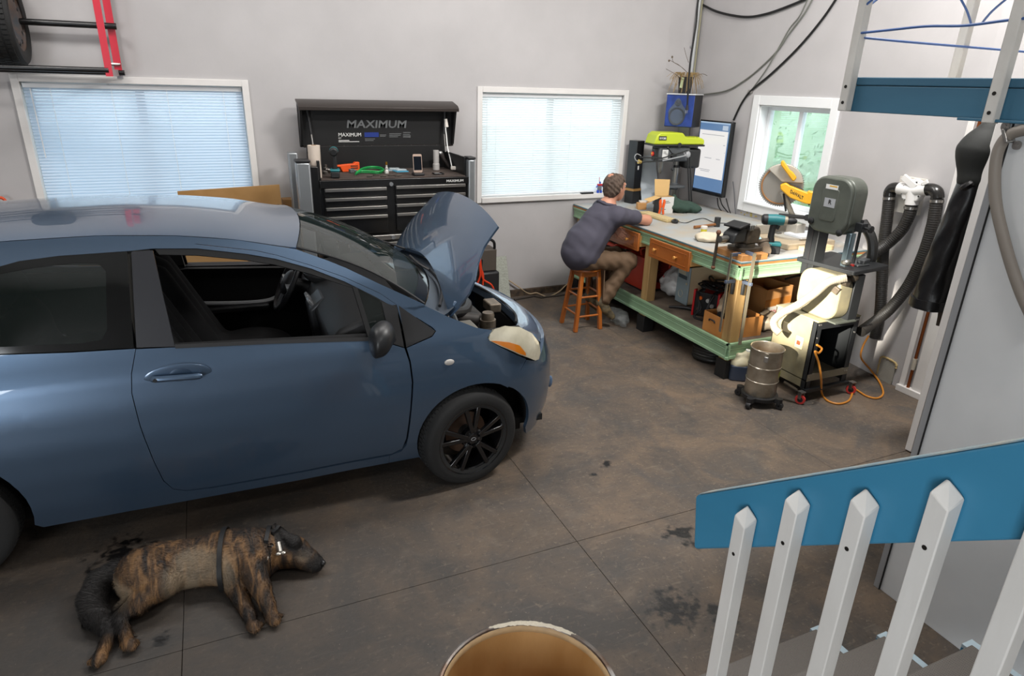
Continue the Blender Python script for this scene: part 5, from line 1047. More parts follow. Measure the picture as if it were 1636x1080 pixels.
for k in range(4):
    a = R(22+90*k); pp = dc+Vector((.148*math.cos(a), .148*math.sin(a), 0)); MB().bar(dc+Vector((.10*math.cos(a), .10*math.sin(a), .064)), pp+Vector((0,0,.064)), .055, .03).cyl(pp+Vector((0,0,.045)), pp+Vector((0,0,.082)), .026, n=12).build('dolly_arm', BLK, bs)
    MB().lathe([(.006,-.016),(.024,-.016),(.027,-.008),(.027,.008),(.024,.016),(.006,.016)], pp+Vector((.01*math.cos(a),.01*math.sin(a),.0275)), 16, Matrix.Rotation(a,3,'Z')@Euler((R(90),0,0)).to_matrix()).build('caster_wheel', BLK, t)
a0 = R(-62); MB().add([dc+Vector((.1135*math.cos(a0+da), .1135*math.sin(a0+da), z)) for z in (.235,.275) for da in (-.1,.1,.3,.5)], [(0,1,5,4),(1,2,6,5),(2,3,7,6)]).build('sticker', M('sticker_lime', '#b7c43a', .5), t)
pv = dc+Vector((.1142*math.cos(a0), .1142*math.sin(a0), .242)); text('sticker_print', 'STA', pv, Vector((-math.sin(a0+.2), math.cos(a0+.2), 0)), (0,0,1), .024, MATS['print_black'], t, width=.05)
# ================================================================== ON THE BENCH
def on(px, py, z=BZ): return P(px, py, z=z)
IRON = M('cast_iron', '#3b3630', .6, .5, col2='#5d5244', scale=14, bump=.2, bscale=40); STEEL = M('dull_steel', '#8f8d88', .35, .9)
# drill press
dp = Vector((4.46, 5.80, BZ)); YR = R(-8); t = thing('drill_press', 'drill press with lime yellow belt cover in the corner of the bench', 'drill press', dp, YR)
LIME = M('lime_plastic', '#b8c62a', .4); DG = M('press_grey', '#55585a', .5, .2); TB = M('press_black', '#1d1e1f', .5)
MB().prism(rrect(.24,.30,.03), (-.04,0,0), (1,0,0), (0,1,0), (0,0,.035)).build('base', DG, t, local=True, bevel=.006)
MB().cyl((.02,.03,.03), (.02,.03,.56), .031, n=20).build('column', STEEL, t, local=True); MB().cyl((.02,.03,.40), (.02,.03,.425), .042, n=20).build('collar', TB, t, local=True)
MB().box(-.14,.08,-.10,.10,.20,.225).cyl((.02,.03,.17),(.02,.03,.24),.045).build('table', DG, t, local=True, bevel=.005)
MB().box(-.26,.10,-.085,.085,.47,.625).build('head', DG, t, local=True, bevel=.02)
MB().box(.06,.24,-.075,.075,.40,.60).build('motor', TB, t, local=True, bevel=.025)
MB().prism([(-.335,0),(.245,0),(.245,.018),(-.335,.018)], (0,-.115,.625), (1,0,0), (0,0,1), (0,.23,0)).build('cover_tray', TB, t, local=True, bevel=.006)
cv_ = MB().prism([(-.335,0),(.24,0),(.235,.05),(.20,.065),(.02,.075),(-.02,.115),(-.27,.118),(-.31,.09)], (0,-.11,.643), (1,0,0), (0,0,1), (0,.22,0)).build('belt_cover', LIME, t, local=True, bevel=.014, seg=3)
for k in range(5): MB().box(.02+k*.04, .045+k*.04, -.06, .06, .70, .716).build('cover_rib', LIME, cv_, local=True, bevel=.004)
bd = MB().box(-.29,-.205,-.1135,-.110,.685,.725).build('badge', TB, cv_, local=True); Q = XF[t.name]
text('badge_print', 'RYOBI', Q@Vector((-.283,-.1137,.695)), Q.to_3x3()@Vector((1,0,0)), (0,0,1), .020, MATS['print_white'], cv_, width=.07, bold=.02)
MB().cyl((-.05,-.112,.64), (-.05,-.118,.64), .022, n=16).build('cover_latch', TB, cv_, local=True)
MB().box(-.30,-.262,-.07,-.01,.48,.60).build('switch_box', TB, t, local=True, bevel=.004); MB().cyl((-.302,-.04,.545), (-.315,-.04,.545), .022, n=14).build('stop_button', M('stop_red', '#c32418', .4), t, local=True); MB().cyl((-.315,-.04,.55), (-.318,-.04,.55), .010, n=10).build('key_yellow', M('key_yellow', '#e0b92c', .4), t, local=True)
MB().box(-.22,-.155,-.087,-.085,.50,.59).build('warning_label', MATS['print_white'], t, local=True)
MB().tube([(-.18,0,.47),(-.18,0,.40),(-.18,0,.36),(-.18,0,.34)], [.03,.026,.022,.012], 14).build('chuck', STEEL, t, local=True)
hb = MB().cyl((-.10,-.085,.53), (-.10,-.13,.53), .026).build('feed_hub', TB, t, local=True)
for k in range(3):
    a = R(20+120*k); e = Vector((-.10+.13*math.cos(a), -.15, .53+.13*math.sin(a))); MB().cyl((-.10,-.12,.53), e, .006, n=8).ell(e, (.014,.014,.014), 10).build('feed_handle', TB, hb, local=True)
# tall black column case with wood strip beside the window
a = P(1003,303,y=6.10); t = thing('tower_speaker', 'tall slim black tower speaker standing beside the window', 'speaker', (4.135, 6.08, BZ), R(14))
MB().box(-.055,.055,-.06,.06,.16,.655).build('cabinet', M('tower_black', '#18181a', .3), t, local=True, bevel=.004); MB().box(-.06,.06,-.065,.065,.135,.16).build('wood_strip', M('strip_wood', '#a67c45', .5), t, local=True); MB().box(-.055,.055,-.06,.06,0,.135).build('plinth', TB, t, local=True, bevel=.004)
MB().box(-.02,.0,-.0615,-.06,.36,.40).build('label', MATS['print_white'], t, local=True)
# grey polycarbonate sheet leaning in the corner
tag(MB().add([(4.22,6.00,BZ),(4.45,6.00,BZ),(4.46,6.185,1.45),(4.24,6.185,1.45),(4.22,6.01,BZ),(4.45,6.01,BZ),(4.46,6.195,1.45),(4.24,6.195,1.45)], [(3,2,1,0),(4,5,6,7),(0,1,5,4),(1,2,6,5),(2,3,7,6),(3,0,4,7)]).build('grey_sheet', M('sheet_grey', '#b4bcc2', .35)), 'pale grey plastic sheet leaning on the wall behind the cardboard box', 'sheet')
# swing-arm desk lamp (black) in front of the press
t = thing('swing_arm_lamp', 'black articulated desk lamp arm reaching across the drill press', 'lamp', on(1103, 326))
b0 = on(1103, 326); Yl = 5.62; up = lambda px, py: P(px, py, y=Yl); b0 = Vector((up(1103,322).x, Yl, BZ)); j = [up(1097,252), up(1102,251)]
MB().lathe([(.0,0),(.06,0),(.06,.015),(.02,.025),(.016,.06),(.0,.06)], b0, 20).build('base', TB, t)
for dx in (-.012, .018): MB().cyl(b0+Vector((dx,0,.05)), up(1100,250)+Vector((dx,0,0)), .007, n=8).build('lower_rod', TB, t)
jt = MB().ell(up(1099,247), (.03,.02,.035), 12).build('elbow', ALU, t)
for dz in (0, .045): MB().cyl(up(1098,248)+Vector((0,0,dz)), up(1058,257)+Vector((0,0,dz*.6)), .007, n=8).build('upper_rod', ALU if dz == 0 else TB, t)
for dz in (0, .045): MB().cyl(up(1058,257)+Vector((0,0,dz*.6)), up(1022,259)+Vector((0,0,dz)), .007, n=8).build('fore_rod', TB, t)
MB().tube(crv([up(1022,259), up(1016,256), up(1014,250), up(1018,246), up(1024,249)], 5), .005, 6).build('cord', ALU, t); MB().tube([up(1024,259), up(1020,258)], [.016,.022], 10).build('socket', M('brass_dull', '#b99b55', .4, .6), t)
MB().tube(crv([up(1095,249), up(1093,243), up(1098,243), up(1102,247)], 5), .006, 6).build('spring', ALU, t)
# open cardboard box with black and white sides
p0, p1, p2 = on(1043,339), on(1053,342), on(1074,341)
t = thing('product_box', 'open black and white product box with raised cardboard flaps on the bench', 'box', (4.10, 5.50, BZ))
H_ = .165; x0_, y0_, x1_, y1_ = 4.04, 5.43, 4.20, 5.54
MB().box(x0_, x0_+.004, y0_, y1_, BZ, BZ+H_).build('black_side', TB, t); MB().box(x0_+.004, x1_, y0_, y0_+.004, BZ, BZ+H_).build('white_side', M('box_white', '#cfcdc8', .5), t)
MB().box(x1_-.004, x1_, y0_+.004, y1_, BZ, BZ+H_).box(x0_+.004, x1_-.004, y1_-.004, y1_, BZ, BZ+H_).build('back_side', M('box_kraft', '#c9a46c', .8), t)
KR = MATS['box_kraft']
MB().add([(x0_,y1_,BZ+H_),(x1_+.01,y1_,BZ+H_),(x1_+.03,y1_+.03,BZ+H_+.15),(x0_+.0,y1_+.03,BZ+H_+.16)], [(0,1,2,3)]).add([(x0_,y0_,BZ+H_),(x0_,y1_,BZ+H_),(x0_-.13,y1_,BZ+H_-.03),(x0_-.13,y0_,BZ+H_-.04)], [(0,1,2,3)]).build('flap', KR, t, smooth=0)
for k, (a, b, c_) in enumerate(((.03,.10,.12),(.03,.12,.105),(.03,.07,.04))): MB().box(x0_+a, x0_+b, y0_-.0008, y0_, BZ+c_, BZ+c_+.005).build('print_line', MATS['print_black'], t)
# small kraft box, orange screwdriver pair, green cloth bag, keyboard board, mouse
p = on(1024, 334); t = thing('small_kraft_box', 'small opened kraft box holding a white part on the bench', 'box', (p.x, p.y, BZ), R(-20)); MB().box(-.045,.045,-.04,.04,0,.065).build('body', M('kraft_small', '#b98a55', .8), t, local=True, bevel=.003); MB().box(-.02,.05,-.01,.045,.065,.085).build('white_part', MATS['white_plastic'], t, local=True, bevel=.004); MB().add([(.045,-.04,.065),(.045,.04,.065),(.10,.04,.085),(.10,-.04,.085)], [(0,1,2,3)]).build('flap', MATS['kraft_small'], t, local=True, smooth=0)
p = on(1056, 343); t = thing('orange_grip_clamp', 'small orange spring clamp standing on the bench by the product box', 'clamp', (p.x, p.y, BZ), R(-30))
ORG = M('clamp_orange', '#dd5a22', .4)
for s in (-1, 1): MB().tube([(s*.022,0,.005),(s*.012,0,.06),(s*.020,0,.13),(s*.016,0,.15)], [.010,.013,.014,.010], 10).build('handle', ORG, t, local=True)
MB().cyl((0,-.014,.062), (0,.014,.062), .012).build('pivot', ALUM, t, local=True)
p = on(1096, 340); t = thing('cloth_bag', 'dark green cloth bag slumped on the bench under the monitor', 'bag', (p.x, p.y+.03, BZ))
sdf_obj('cloth', [('e', (p.x-.02,p.y+.05,BZ+.055), (.15,.11,.058)), ('e', (p.x-.10,p.y+.09,BZ+.09), (.07,.07,.055)), ('e', (p.x+.09,p.y-.01,BZ+.04), (.08,.07,.04)), ('c', (p.x-.12,p.y+.1,BZ+.10), (p.x-.09,p.y+.11,BZ+.15), .04, .02)], .012, M('green_cloth', '#2c4036', .9, bump=.3, bscale=60), t, warp=lambda V: V+np.stack([.004*np.sin(V[:,2]*90), 0*V[:,0], .006*np.sin(V[:,0]*60+V[:,1]*30)], 1))
ka, kb = on(1022,338), on(1076,354); kd = (kb-ka).normalized(); t = thing('keyboard', 'yellowed keyboard dusted with sawdust in front of the man', 'keyboard', (3.90, 5.27, BZ), math.atan2(kd.y, kd.x))
MB().box(-.24,.24,-.075,.075,0,.018).build('case', M('kb_sawdust', '#b5a071', .8, var=.2, scale=20), t, local=True, bevel=.004)
km = None
for r_ in range(5):
    for c_ in range(16):
        if km is None: k_ = MB().box(-.0115,.0115,-.0105,.0105,0,.006).build('key', M('key_beige', '#bda97c', .75), t, local=True, bevel=.002); km = k_.data
        else: k_ = link('key', km, t, bevel=.002)
        k_.location = (-.213+c_*.0284, -.05+r_*.0255, .018)
p = on(1078, 356); t = thing('computer_mouse', 'black computer mouse on the bench with its cord', 'mouse', (p.x, p.y, BZ), R(60)); MB().ell((0,0,.016), (.055,.033,.020), 18).build('shell', M('mouse_black', '#141415', .35), t, local=True); Q = XF[t.name].inverted()
MB().tube(crv([p+Vector((.02,.03,.012)), on(1095,357)+Vector((0,0,.006)), on(1110,352)+Vector((0,0,.006)), on(1125,350)+Vector((0,0,.006)), on(1140,356)+Vector((0,0,.006)), on(1160,358)+Vector((0,0,.006))], 6), .0035, 6).build('cord', RUB, t)
p = on(1124, 372); t = thing('grease_tub', 'small white tub with yellow label beside the mallet', 'tub', (p.x, p.y, BZ)); MB().lathe([(.0,0),(.026,0),(.027,.035),(.0,.035)], p, 20).build('tub_label', M('label_yellow', '#cfc23a', .5), t); MB().lathe([(.0,.0355),(.027,.0355),(.029,.038),(.029,.058),(.026,.061),(.0,.061)], p, 20).build('tub_lid', MATS['white_plastic'], t)
a, b = on(1109,366), on(1145,362); t = thing('mallet', 'mallet with wooden handle and black head lying behind the vise', 'mallet', a)
MB().tube([a+Vector((0,0,.018)), a.lerp(b,.5)+Vector((0,0,.020)), b+Vector((0,0,.022))], [.014,.012,.013], 10).build('handle', wood('hickory', '#9a6638', '#7c4f2a', .5, 0), t); MB().cyl(b+Vector((0,0,.0)), b+Vector((.0,0,.085)), .028, n=16).build('head', M('mallet_black', '#2a2a2a', .6), t)
p = on(1136, 385); tag(sdf_obj('cotton_rag', [('e', (p.x,p.y,BZ+.03), (.13,.085,.035)), ('e', (p.x+.06,p.y-.06,BZ+.025), (.10,.06,.028)), ('e', (p.x-.06,p.y+.05,BZ+.03), (.06,.06,.03))], .011, M('rag_cream', '#c6b9a2', .9, bump=.3, bscale=50), warp=lambda V: V+np.stack([.004*np.sin(V[:,1]*70), 0*V[:,0], .007*np.sin(V[:,0]*75+V[:,1]*45)], 1)), 'crumpled cream cotton rag in front of the vise', 'rag')
# vise on wooden block
a, b, c_ = Vector((3.49,3.93,0)), Vector((3.49,3.635,0)), Vector((3.74,3.635,0))
tag(MB().box(3.485, 3.735, 3.632, 3.93, BZ+.001, BZ+.045).build('wood_block', wood('block_wood', '#b5814d', '#9a6a3a', .6, 0), bevel=.003), 'thick wooden block bolted on the bench corner under the vise', 'wood block')
vz = BZ+.046; v = thing('bench_vise', 'rusty cast iron bench vise on the wooden block', 'vise', (3.64, 3.785, vz), R(-84)); v.scale = (1.22, 1.22, 1.22)
MB().prism(rrect(.16,.18,.04), (0,0,0), (1,0,0), (0,1,0), (0,0,.022)).build('base', IRON, v, local=True); MB().cyl((0,0,.022), (0,0,.045), .06, n=24).build('swivel', IRON, v, local=True)
MB().prism([(-.05,.045),(.06,.045),(.065,.12),(.045,.15),(-.03,.15),(-.045,.11)], (-.055,0,0), (0,1,0), (0,0,1), (.11,0,0)).build('fixed_jaw', IRON, v, local=True, bevel=.010)
MB().prism([(-.17,.06),(-.06,.06),(-.055,.15),(-.09,.155),(-.155,.115)], (-.05,0,0), (0,1,0), (0,0,1), (.10,0,0)).build('moving_jaw', TB, v, local=True, bevel=.010)
MB().box(-.068,.068,-.055,-.035,.135,.168).box(-.068,.068,-.035,-.018,.135,.168).build('jaw_plate', STEEL, v, local=True, bevel=.003)
MB().obox((0,-.10,.165), (.13,.09,.012), (R(14),0,0)).build('jaw_guard', TB, v, local=True, bevel=.003); MB().cyl((0,-.17,.085), (0,-.23,.085), .020).build('screw', STEEL, v, local=True)
hb = MB().cyl((-.03,-.215,.12), (-.035,-.215,-.10), .009, n=10).build('handle_bar', IRON, v, local=True); MB().ell((-.03,-.215,.12), (.016,.016,.016), 10).ell((-.035,-.215,-.10), (.014,.014,.014), 10).build('handle_knob', M('knob_rust', '#6b4530', .7), hb, local=True)
tag(MB().box(3.70,3.76,3.875,3.915,vz,vz+.15).build('wood_scrap', M('scrap_wood', '#a0714a', .7), bevel=.003), 'short wooden scrap standing behind the vise', 'wood scrap')
t = thing('pipe_elbow', 'grey cast pipe elbow lying beside the vise', 'pipe elbow', (3.80, 3.72, BZ)); MB().tube(crv([(3.775,3.70,BZ+.045),(3.80,3.73,BZ+.048),(3.835,3.78,BZ+.06),(3.835,3.81,BZ+.09)], 6), .04, 16).build('elbow', M('elbow_grey', '#77695a', .6, .5), t); MB().tube([(3.835,3.805,BZ+.085),(3.835,3.815,BZ+.105)], .047, 16).build('flange', MATS['elbow_grey'], t)
# F-clamps hanging on the bench edge
def fclamp(name, label, x, y, ztop, L_, along, grip, s=1):
    t = thing(name, label, 'clamp', (x, y, ztop-L_)); d = Vector(along)
    MB().bar((x,y,ztop), (x,y,ztop-L_), .020*s, .007, up=d).build('bar', M('clamp_bar', '#9c968a', .4, .8), t); MB().bar(Vector((x,y,ztop-.012)), Vector((x,y,ztop-.012))+d*.085, .022, .024).build('fixed_jaw', M('clamp_blue_grey', '#4c5566', .5, .3), t, bevel=.003)
    z_ = grip; sj = MB().bar(Vector((x,y,z_))-d*.02, Vector((x,y,z_))+d*.07, .024, .024).build('sliding_jaw', MATS['clamp_blue_grey'], t, bevel=.003); e = Vector((x,y,z_))+d*.06
    MB().cyl(e+Vector((0,0,.07)), e, .006, n=8).build('screw', STEEL, sj); MB().tube([e+Vector((0,0,-.01)), e+Vector((0,0,-.03)), e+Vector((0,0,-.10))], [.012,.016,.014], 10).build('grip', TB, sj)
pA = P(1164,440,x=3.435); fclamp('slim_bar_clamp', 'slim bar clamp hanging on the bench front below the vise', 3.432, pA.y, BZ+.055, .62, (1,0,0), .80)
pB = P(1200,440,y=3.585); fclamp('wide_bar_clamp', 'long bar clamp with blue-grey jaws on the bench end', pB.x, 3.585, BZ+.07, .72, (0,1,0), .80, 1.4)
# papers, cordless drill
p = on(1215, 385); tag(MB().add([(3.86,4.02,BZ+.002),(4.07,3.97,BZ+.002),(4.06,4.15,BZ+.10),(3.86,4.17,BZ+.09),(3.86,4.025,BZ),(4.07,3.975,BZ),(4.06,4.155,BZ+.098),(3.86,4.175,BZ+.088)], [(0,1,2,3),(7,6,5,4),(0,3,7,4),(1,5,6,2),(2,6,7,3),(0,4,5,1)]).build('blue_folder', M('pale_blue_card', '#a9cfd8', .6)), 'pale blue folder propped behind the vise', 'folder')
t = thing('chip_bag', 'white and red foil packet lying behind the cordless drill', 'packet', (3.90, 3.88, BZ)); sdf_obj('foil', [('e', (3.90,3.88,BZ+.022), (.14,.085,.022))], .010, M('foil_white', '#cfc9c6', .3, bump=.3, bscale=30), t, warp=lambda V: V+np.stack([0*V[:,0], 0*V[:,0], .006*np.sin(V[:,0]*60+V[:,1]*55)], 1)); MB().obox((3.94,3.86,BZ+.050), (.07,.035,.004), (0,-.15,.4)).build('red_print', M('print_red', '#c0242c', .5), t)
p = on(1233, 405); cordless('cordless_drill', 'teal and black cordless drill standing on the bench before the mitre saw', (p.x, p.y+.02, BZ), R(-38), s=1.15)
# ------------------------------------------------------------------ mitre saw
ms = Vector((4.33, 4.02, BZ)); t = thing('mitre_saw', 'yellow mitre saw with its toothed blade raised before the side window', 'mitre saw', ms, 0)
YEL = M('saw_yellow', '#e3a916', .4); SG = M('saw_grey', '#b3ada1', .5, .2); BLD = M('saw_blade', '#8d8880', .5, .55)
MB().box(4.10,4.62,3.80,4.26,BZ,BZ+.05).build('base', M('saw_base', '#b5a58c', .6, .2), t, bevel=.008); MB().cyl((4.36,4.03,BZ+.05), (4.36,4.03,BZ+.065), .16, n=36).build('turntable', SG, t)
MB().box(4.12,4.60,4.17,4.20,BZ+.05,BZ+.13).build('fence', SG, t, bevel=.004)
fw = Vector((ray(1245,300).x, ray(1245,300).y, 0)).normalized(); rg = Vector((fw.y, -fw.x, 0)); BC = P(1248,296,x=4.28); qz = Matrix((rg, Vector((0,0,1)), -fw)).transposed()   # blade plane faces the room
def B3(a, b, c_=0): return BC+rg*a+Vector((0,0,1))*b-fw*c_
br_ = .178; mb = MB(); n = 60; vs = []
for k in range(n):
    a = 2*math.pi*k/n; vs += [B3(br_*math.cos(a), br_*math.sin(a)), B3((br_-.011)*math.cos(a+.04), (br_-.011)*math.sin(a+.04))]
mb.add([v_+fw*.0012 for v_ in vs]+[v_-fw*.0012 for v_ in vs], [tuple(range(2*n)), tuple(range(4*n-1,2*n-1,-1))]+[(i,(i+1)%(2*n),(i+1)%(2*n)+2*n,i+2*n) for i in range(2*n)]); mb.build('blade', BLD, t, smooth=0)
MB().tube([B3(.150*math.cos(a), .150*math.sin(a), .004) for a in np.linspace(R(120), R(300), 30)], .006, 6).build('guard_rim', M('guard_rust', '#9c6c3e', .6), t)
gp = [(0,.02)]+[(.165*math.cos(R(a)), .165*math.sin(R(a))) for a in range(8, 138, 8)]+[(-.10,.10)]
MB().prism(gp, BC-fw*.004+Vector((0,0,.01)), rg, (0,0,1), -fw*.03).build('upper_guard', SG, t, bevel=.006)
def yb(pts, th, nm, off=.035): return MB().prism([((P(x,y,x=4.28)-BC).dot(rg), (P(x,y,x=4.28)-BC).z) for x, y in pts], BC-fw*off, rg, (0,0,1), -fw*th).build(nm, YEL, t, bevel=.008)
arm_ = yb([(1247,293),(1256,291),(1262,296),(1290,311),(1292,308),(1303,312),(1302,325),(1295,331),(1287,329),(1262,316),(1247,300)], .06, 'motor_arm')
yb([(1248,256),(1252,254),(1262,271),(1266,274),(1273,284),(1270,289),(1266,289),(1258,277),(1248,262)], .04, 'handle', .05)
d_ = (P(1282,317,x=4.28)-P(1263,304,x=4.28)); o_ = P(1262.5,307.5,x=4.28); o_ = o_-fw*((o_-BC).dot(fw))-fw*.0955; text('maker_mark', 'DeWALT', o_, d_-fw*d_.dot(fw), Vector((0,0,1)), .028, M('print_dark', '#1c1a17', .5), arm_, width=.115, bold=.02)
MB().tube(crv([B3(.02,-.05,.02), B3(.09,-.17,.02), B3(.13,-.24,0)], 5), .022, 10).build('pivot_arm', SG, t); MB().tube([B3(.03,-.06,.05), B3(.07,-.20,.05)], .008, 8).build('link_rod', TB, t)
MB().box(4.36,4.46,3.98,4.10,BZ+.06,BZ+.16).build('pivot_block', SG, t, bevel=.01); MB().tube([B3(.02,-.24,.03), B3(.24,-.24,.03)], .016, 10).build('rail', TB, t); MB().lathe([(.0,0),(.026,0),(.026,.02),(.0,.022)], B3(.24,-.235,.05), 14, qz).build('rail_knob', TB, t)
MB().cyl((4.28,4.15,BZ+.05), (4.28,4.15,BZ+.20), .008).obox((4.28,4.10,BZ+.07), (.04,.05,.012)).build('hold_down', STEEL, t); MB().tube(crv([B3(.10,.0,.02), B3(.16,-.02,.03), B3(.20,-.06,.03), B3(.24,-.14,.02)], 5), .008, 6).build('cord', RUB, t)
tag(MB().box(4.20,4.50,3.70,3.785,BZ,BZ+.035).build('pale_board', M('pale_wood', '#c9b48d', .6), bevel=.003), 'pale wooden board lying in front of the mitre saw', 'board')
tag(MB().box(4.30,4.56,3.86,4.05,BZ+.0655,BZ+.085).build('paper_stack', M('paper_white', '#d9dde2', .6), bevel=.002), 'white paper stack on the mitre saw table', 'paper')
# ------------------------------------------------------------------ monitor on the wall, speaker, dry plant, cables
m = thing('monitor', 'wall-mounted portrait monitor showing a white page', 'monitor', (4.75, 5.56, 1.48))
MB().box(4.705,4.755,5.318,5.800,1.115,1.85).build('bezel', M('monitor_black', '#111214', .25), m, bevel=.006)
MB().add([(4.755,5.34,1.15),(4.755,5.78,1.15),(4.80,5.42,1.25),(4.80,5.70,1.25),(4.755,5.34,1.82),(4.755,5.78,1.82),(4.80,5.42,1.74),(4.80,5.70,1.74)], [(0,2,6,4),(1,5,7,3),(0,1,3,2),(4,6,7,5),(2,3,7,6)]).build('back_shell', MATS['monitor_black'], m); MB().box(4.80,4.85,5.50,5.62,1.40,1.58).build('wall_mount', TB, m)
def em(n_, c, s): return M(n_, '#050505', .3, emit=c, estr=s)
def scr(y0_, y1_, z0_, z1_, mt, nm, e=.0005): MB().add([(4.7045-e,y1_,z0_),(4.7045-e,y0_,z0_),(4.7045-e,y0_,z1_),(4.7045-e,y1_,z1_)], [(0,1,2,3)]).build(nm, mt, m)
scr(5.332,5.786,1.14,1.836, em('screen_blue', '#6f93c0', .85), 'screen'); scr(5.350,5.780,1.285,1.755, em('screen_page', '#f6f3f1', 1.05), 'page', .001); scr(5.332,5.786,1.140,1.156, em('screen_taskbar', '#1a2230', .6), 'taskbar', .001)
scr(5.332,5.786,1.822,1.836, em('screen_title', '#b9d3ee', .9), 'title_bar', .001); scr(5.36,5.44,1.765,1.81, em('screen_box', '#c9d8ea', .9), 'toolbar_box', .001)
for k, (a, b, z_) in enumerate(((5.40,5.74,1.71),(5.37,5.40,1.62),(5.55,5.66,1.48),(5.42,5.48,1.478),(5.55,5.72,1.36),(5.56,5.70,1.345),(5.36,5.37,1.55))): scr(a, b, z_, z_+.006, em('screen_text', '#c4c6cc', .8), 'page_line', .0015)
for q, lb in (([(1146,316),(1148,330),(1156,341),(1163,347)],'leftmost'), ([(1150,316),(1154,328),(1162,338),(1168,346)],'middle'), ([(1160,317),(1164,332),(1169,346)],'rightmost')): tag(MB().tube(crv([P(*v_, x=4.80) for v_ in q], 6), .006, 6).build('monitor_cable', RUB), lb+' of three black cables drooping below the monitor', 'cable', 'monitor cables')
tag(MB().tube(crv([P(*v_, x=4.82) for v_ in ((1171,290),(1173,310),(1174,330),(1176,349))], 6), .006, 6).build('grey_lead', M('lead_grey', '#55565a', .6)), 'grey lead hanging beside the window casing', 'cable')
s = thing('wall_speaker', 'blue faced bookshelf speaker mounted in the room corner', 'speaker', (4.58, 5.93, 1.77), R(-57))
MB().box(-.15,.15,-.13,.11,0,.315).build('cabinet', M('speaker_black', '#202024', .5), s, local=True, bevel=.004)
fc = MB().box(-.147,.147,-.138,-.13,.005,.31).build('front', M('speaker_blue', '#2b4595', .45, col2='#20356f', scale=12), s, local=True, bevel=.003)
fig = []
for i in range(40):
    a = 2*math.pi*i/40; z_ = math.sin(a); r_ = .095 if z_ < .1 else .095-.045*min(1, (z_-.1)/.5); fig.append((r_*math.cos(a), .15+(.13 if z_ > 0 else .115)*z_))
MB().prism(fig, (-.02,-.1385,0), (1,0,0), (0,0,1), (0,-.004,0)).build('baffle', M('baffle_grey', '#4b5568', .6), fc, local=True)
MB().lathe([(.085,0),(.088,.004),(.08,.004),(.06,-.004),(.02,-.010),(.0,-.004)], (-.02,-.143,.105), 28, (R(90),0,0)).build('woofer', M('cone_grey', '#3d424b', .6), fc, local=True); MB().lathe([(.03,0),(.03,.004),(.018,.004),(.0,.008)], (-.02,-.143,.235), 20, (R(90),0,0)).build('tweeter', MATS['cone_grey'], fc, local=True)
MB().box(-.155,.155,-.14,.11,.3155,.325).build('top_board', M('board_white', '#d5d8da', .6), s, local=True); MB().box(-.06,.06,.05,.11,-.14,0).build('bracket', M('bracket_grey', '#9a9a9a', .6), s, local=True)
pl = thing('dry_plant', 'dried out potted plant in a black pot on the corner speaker', 'plant', (4.56, 5.93, 2.097), R(-14))
MB().lathe([(.0,0),(.065,0),(.08,.145),(.085,.145),(.085,.16),(.074,.16),(.07,.13),(.0,.125)], (4.56,5.93,2.097), 4, Euler((0,0,R(31))).to_matrix()).build('pot', M('pot_black', '#1c1c1e', .5), pl, smooth=0)
MB().obox((4.47,5.87,2.20), (.035,.004,.10), (0,.2,.2)).build('plant_tag', M('tag_print', '#b9c39a', .6), pl)
rnd = random.Random(5); mb = MB(); pc_ = Vector((4.56,5.93,2.25))
for k in range(70):
    a = rnd.uniform(0, 6.28); l_ = rnd.uniform(.05,.17); dr_ = Vector((math.cos(a), math.sin(a)*.7, 0)); b_ = pc_+dr_*.05; mb.tube(crv([b_, b_+dr_*l_*.5+Vector((0,0,.05)), b_+dr_*l_+Vector((0,0,rnd.uniform(-.16,.03)))], 3), .0018, 4)
g_ = mb.build('dry_grass', M('dry_straw', '#9c8358', .9), pl); g_['kind'] = 'stuff'
for q in ([(1100,118),(1090,108),(1077,100),(1070,96)], [(1098,116),(1085,104),(1076,99),(1074,92)], [(1092,128),(1078,118),(1064,110)], [(1100,100),(1096,88),(1093,76)], [(1112,122),(1122,118),(1130,121)]): MB().tube(crv([P(*v_, y=5.86) for v_ in q], 5), .0022, 5).build('stem', M('stem_brown', '#5d5042', .9), pl)
for q in ((1069,97),(1074,91)): MB().ell(P(*q, y=5.90), (.012,.006,.012), 8).build('seed_head', MATS['stem_brown'], pl)
# conduit in the corner, hanging plug lead, sweeping wall cables
tag(MB().cyl((4.80,6.165,2.28), (4.80,6.165,4.5), .021, n=12).box(4.77,4.83,6.185,6.2,2.55,2.57).build('conduit', M('conduit_grey', '#a9abab', .5, .4)), 'grey conduit running up the room corner', 'conduit')
tag(MB().tube([Vector((4.825,6.15,2.3+.1*i)) for i in range(23)], .010, 6).build('corner_lead', M('lead_speckled', '#8f8b72', .7)), 'speckled lead running beside the corner conduit', 'cable')
t = thing('hanging_plug_lead', 'black power lead with plug dangling in front of the corner speaker', 'cable', P(1097,180,y=5.72)); hz = lambda px, py: P(px, py, y=5.72)
MB().tube(crv([hz(1121,-20), hz(1115,5), hz(1112,40), hz(1104,90), hz(1101,120), hz(1099,150), hz(1098,168)], 6), .009, 8).build('lead', RUB, t); MB().tube([hz(1098,168), hz(1097.5,176)], [.012,.017], 10).build('plug', M('plug_black', '#2a2a2c', .4), t)
for dx in (-1.2, 1): MB().cyl(hz(1097+dx,176), hz(1096.5+dx,181), .004, n=6).build('prong', ALUM, t)
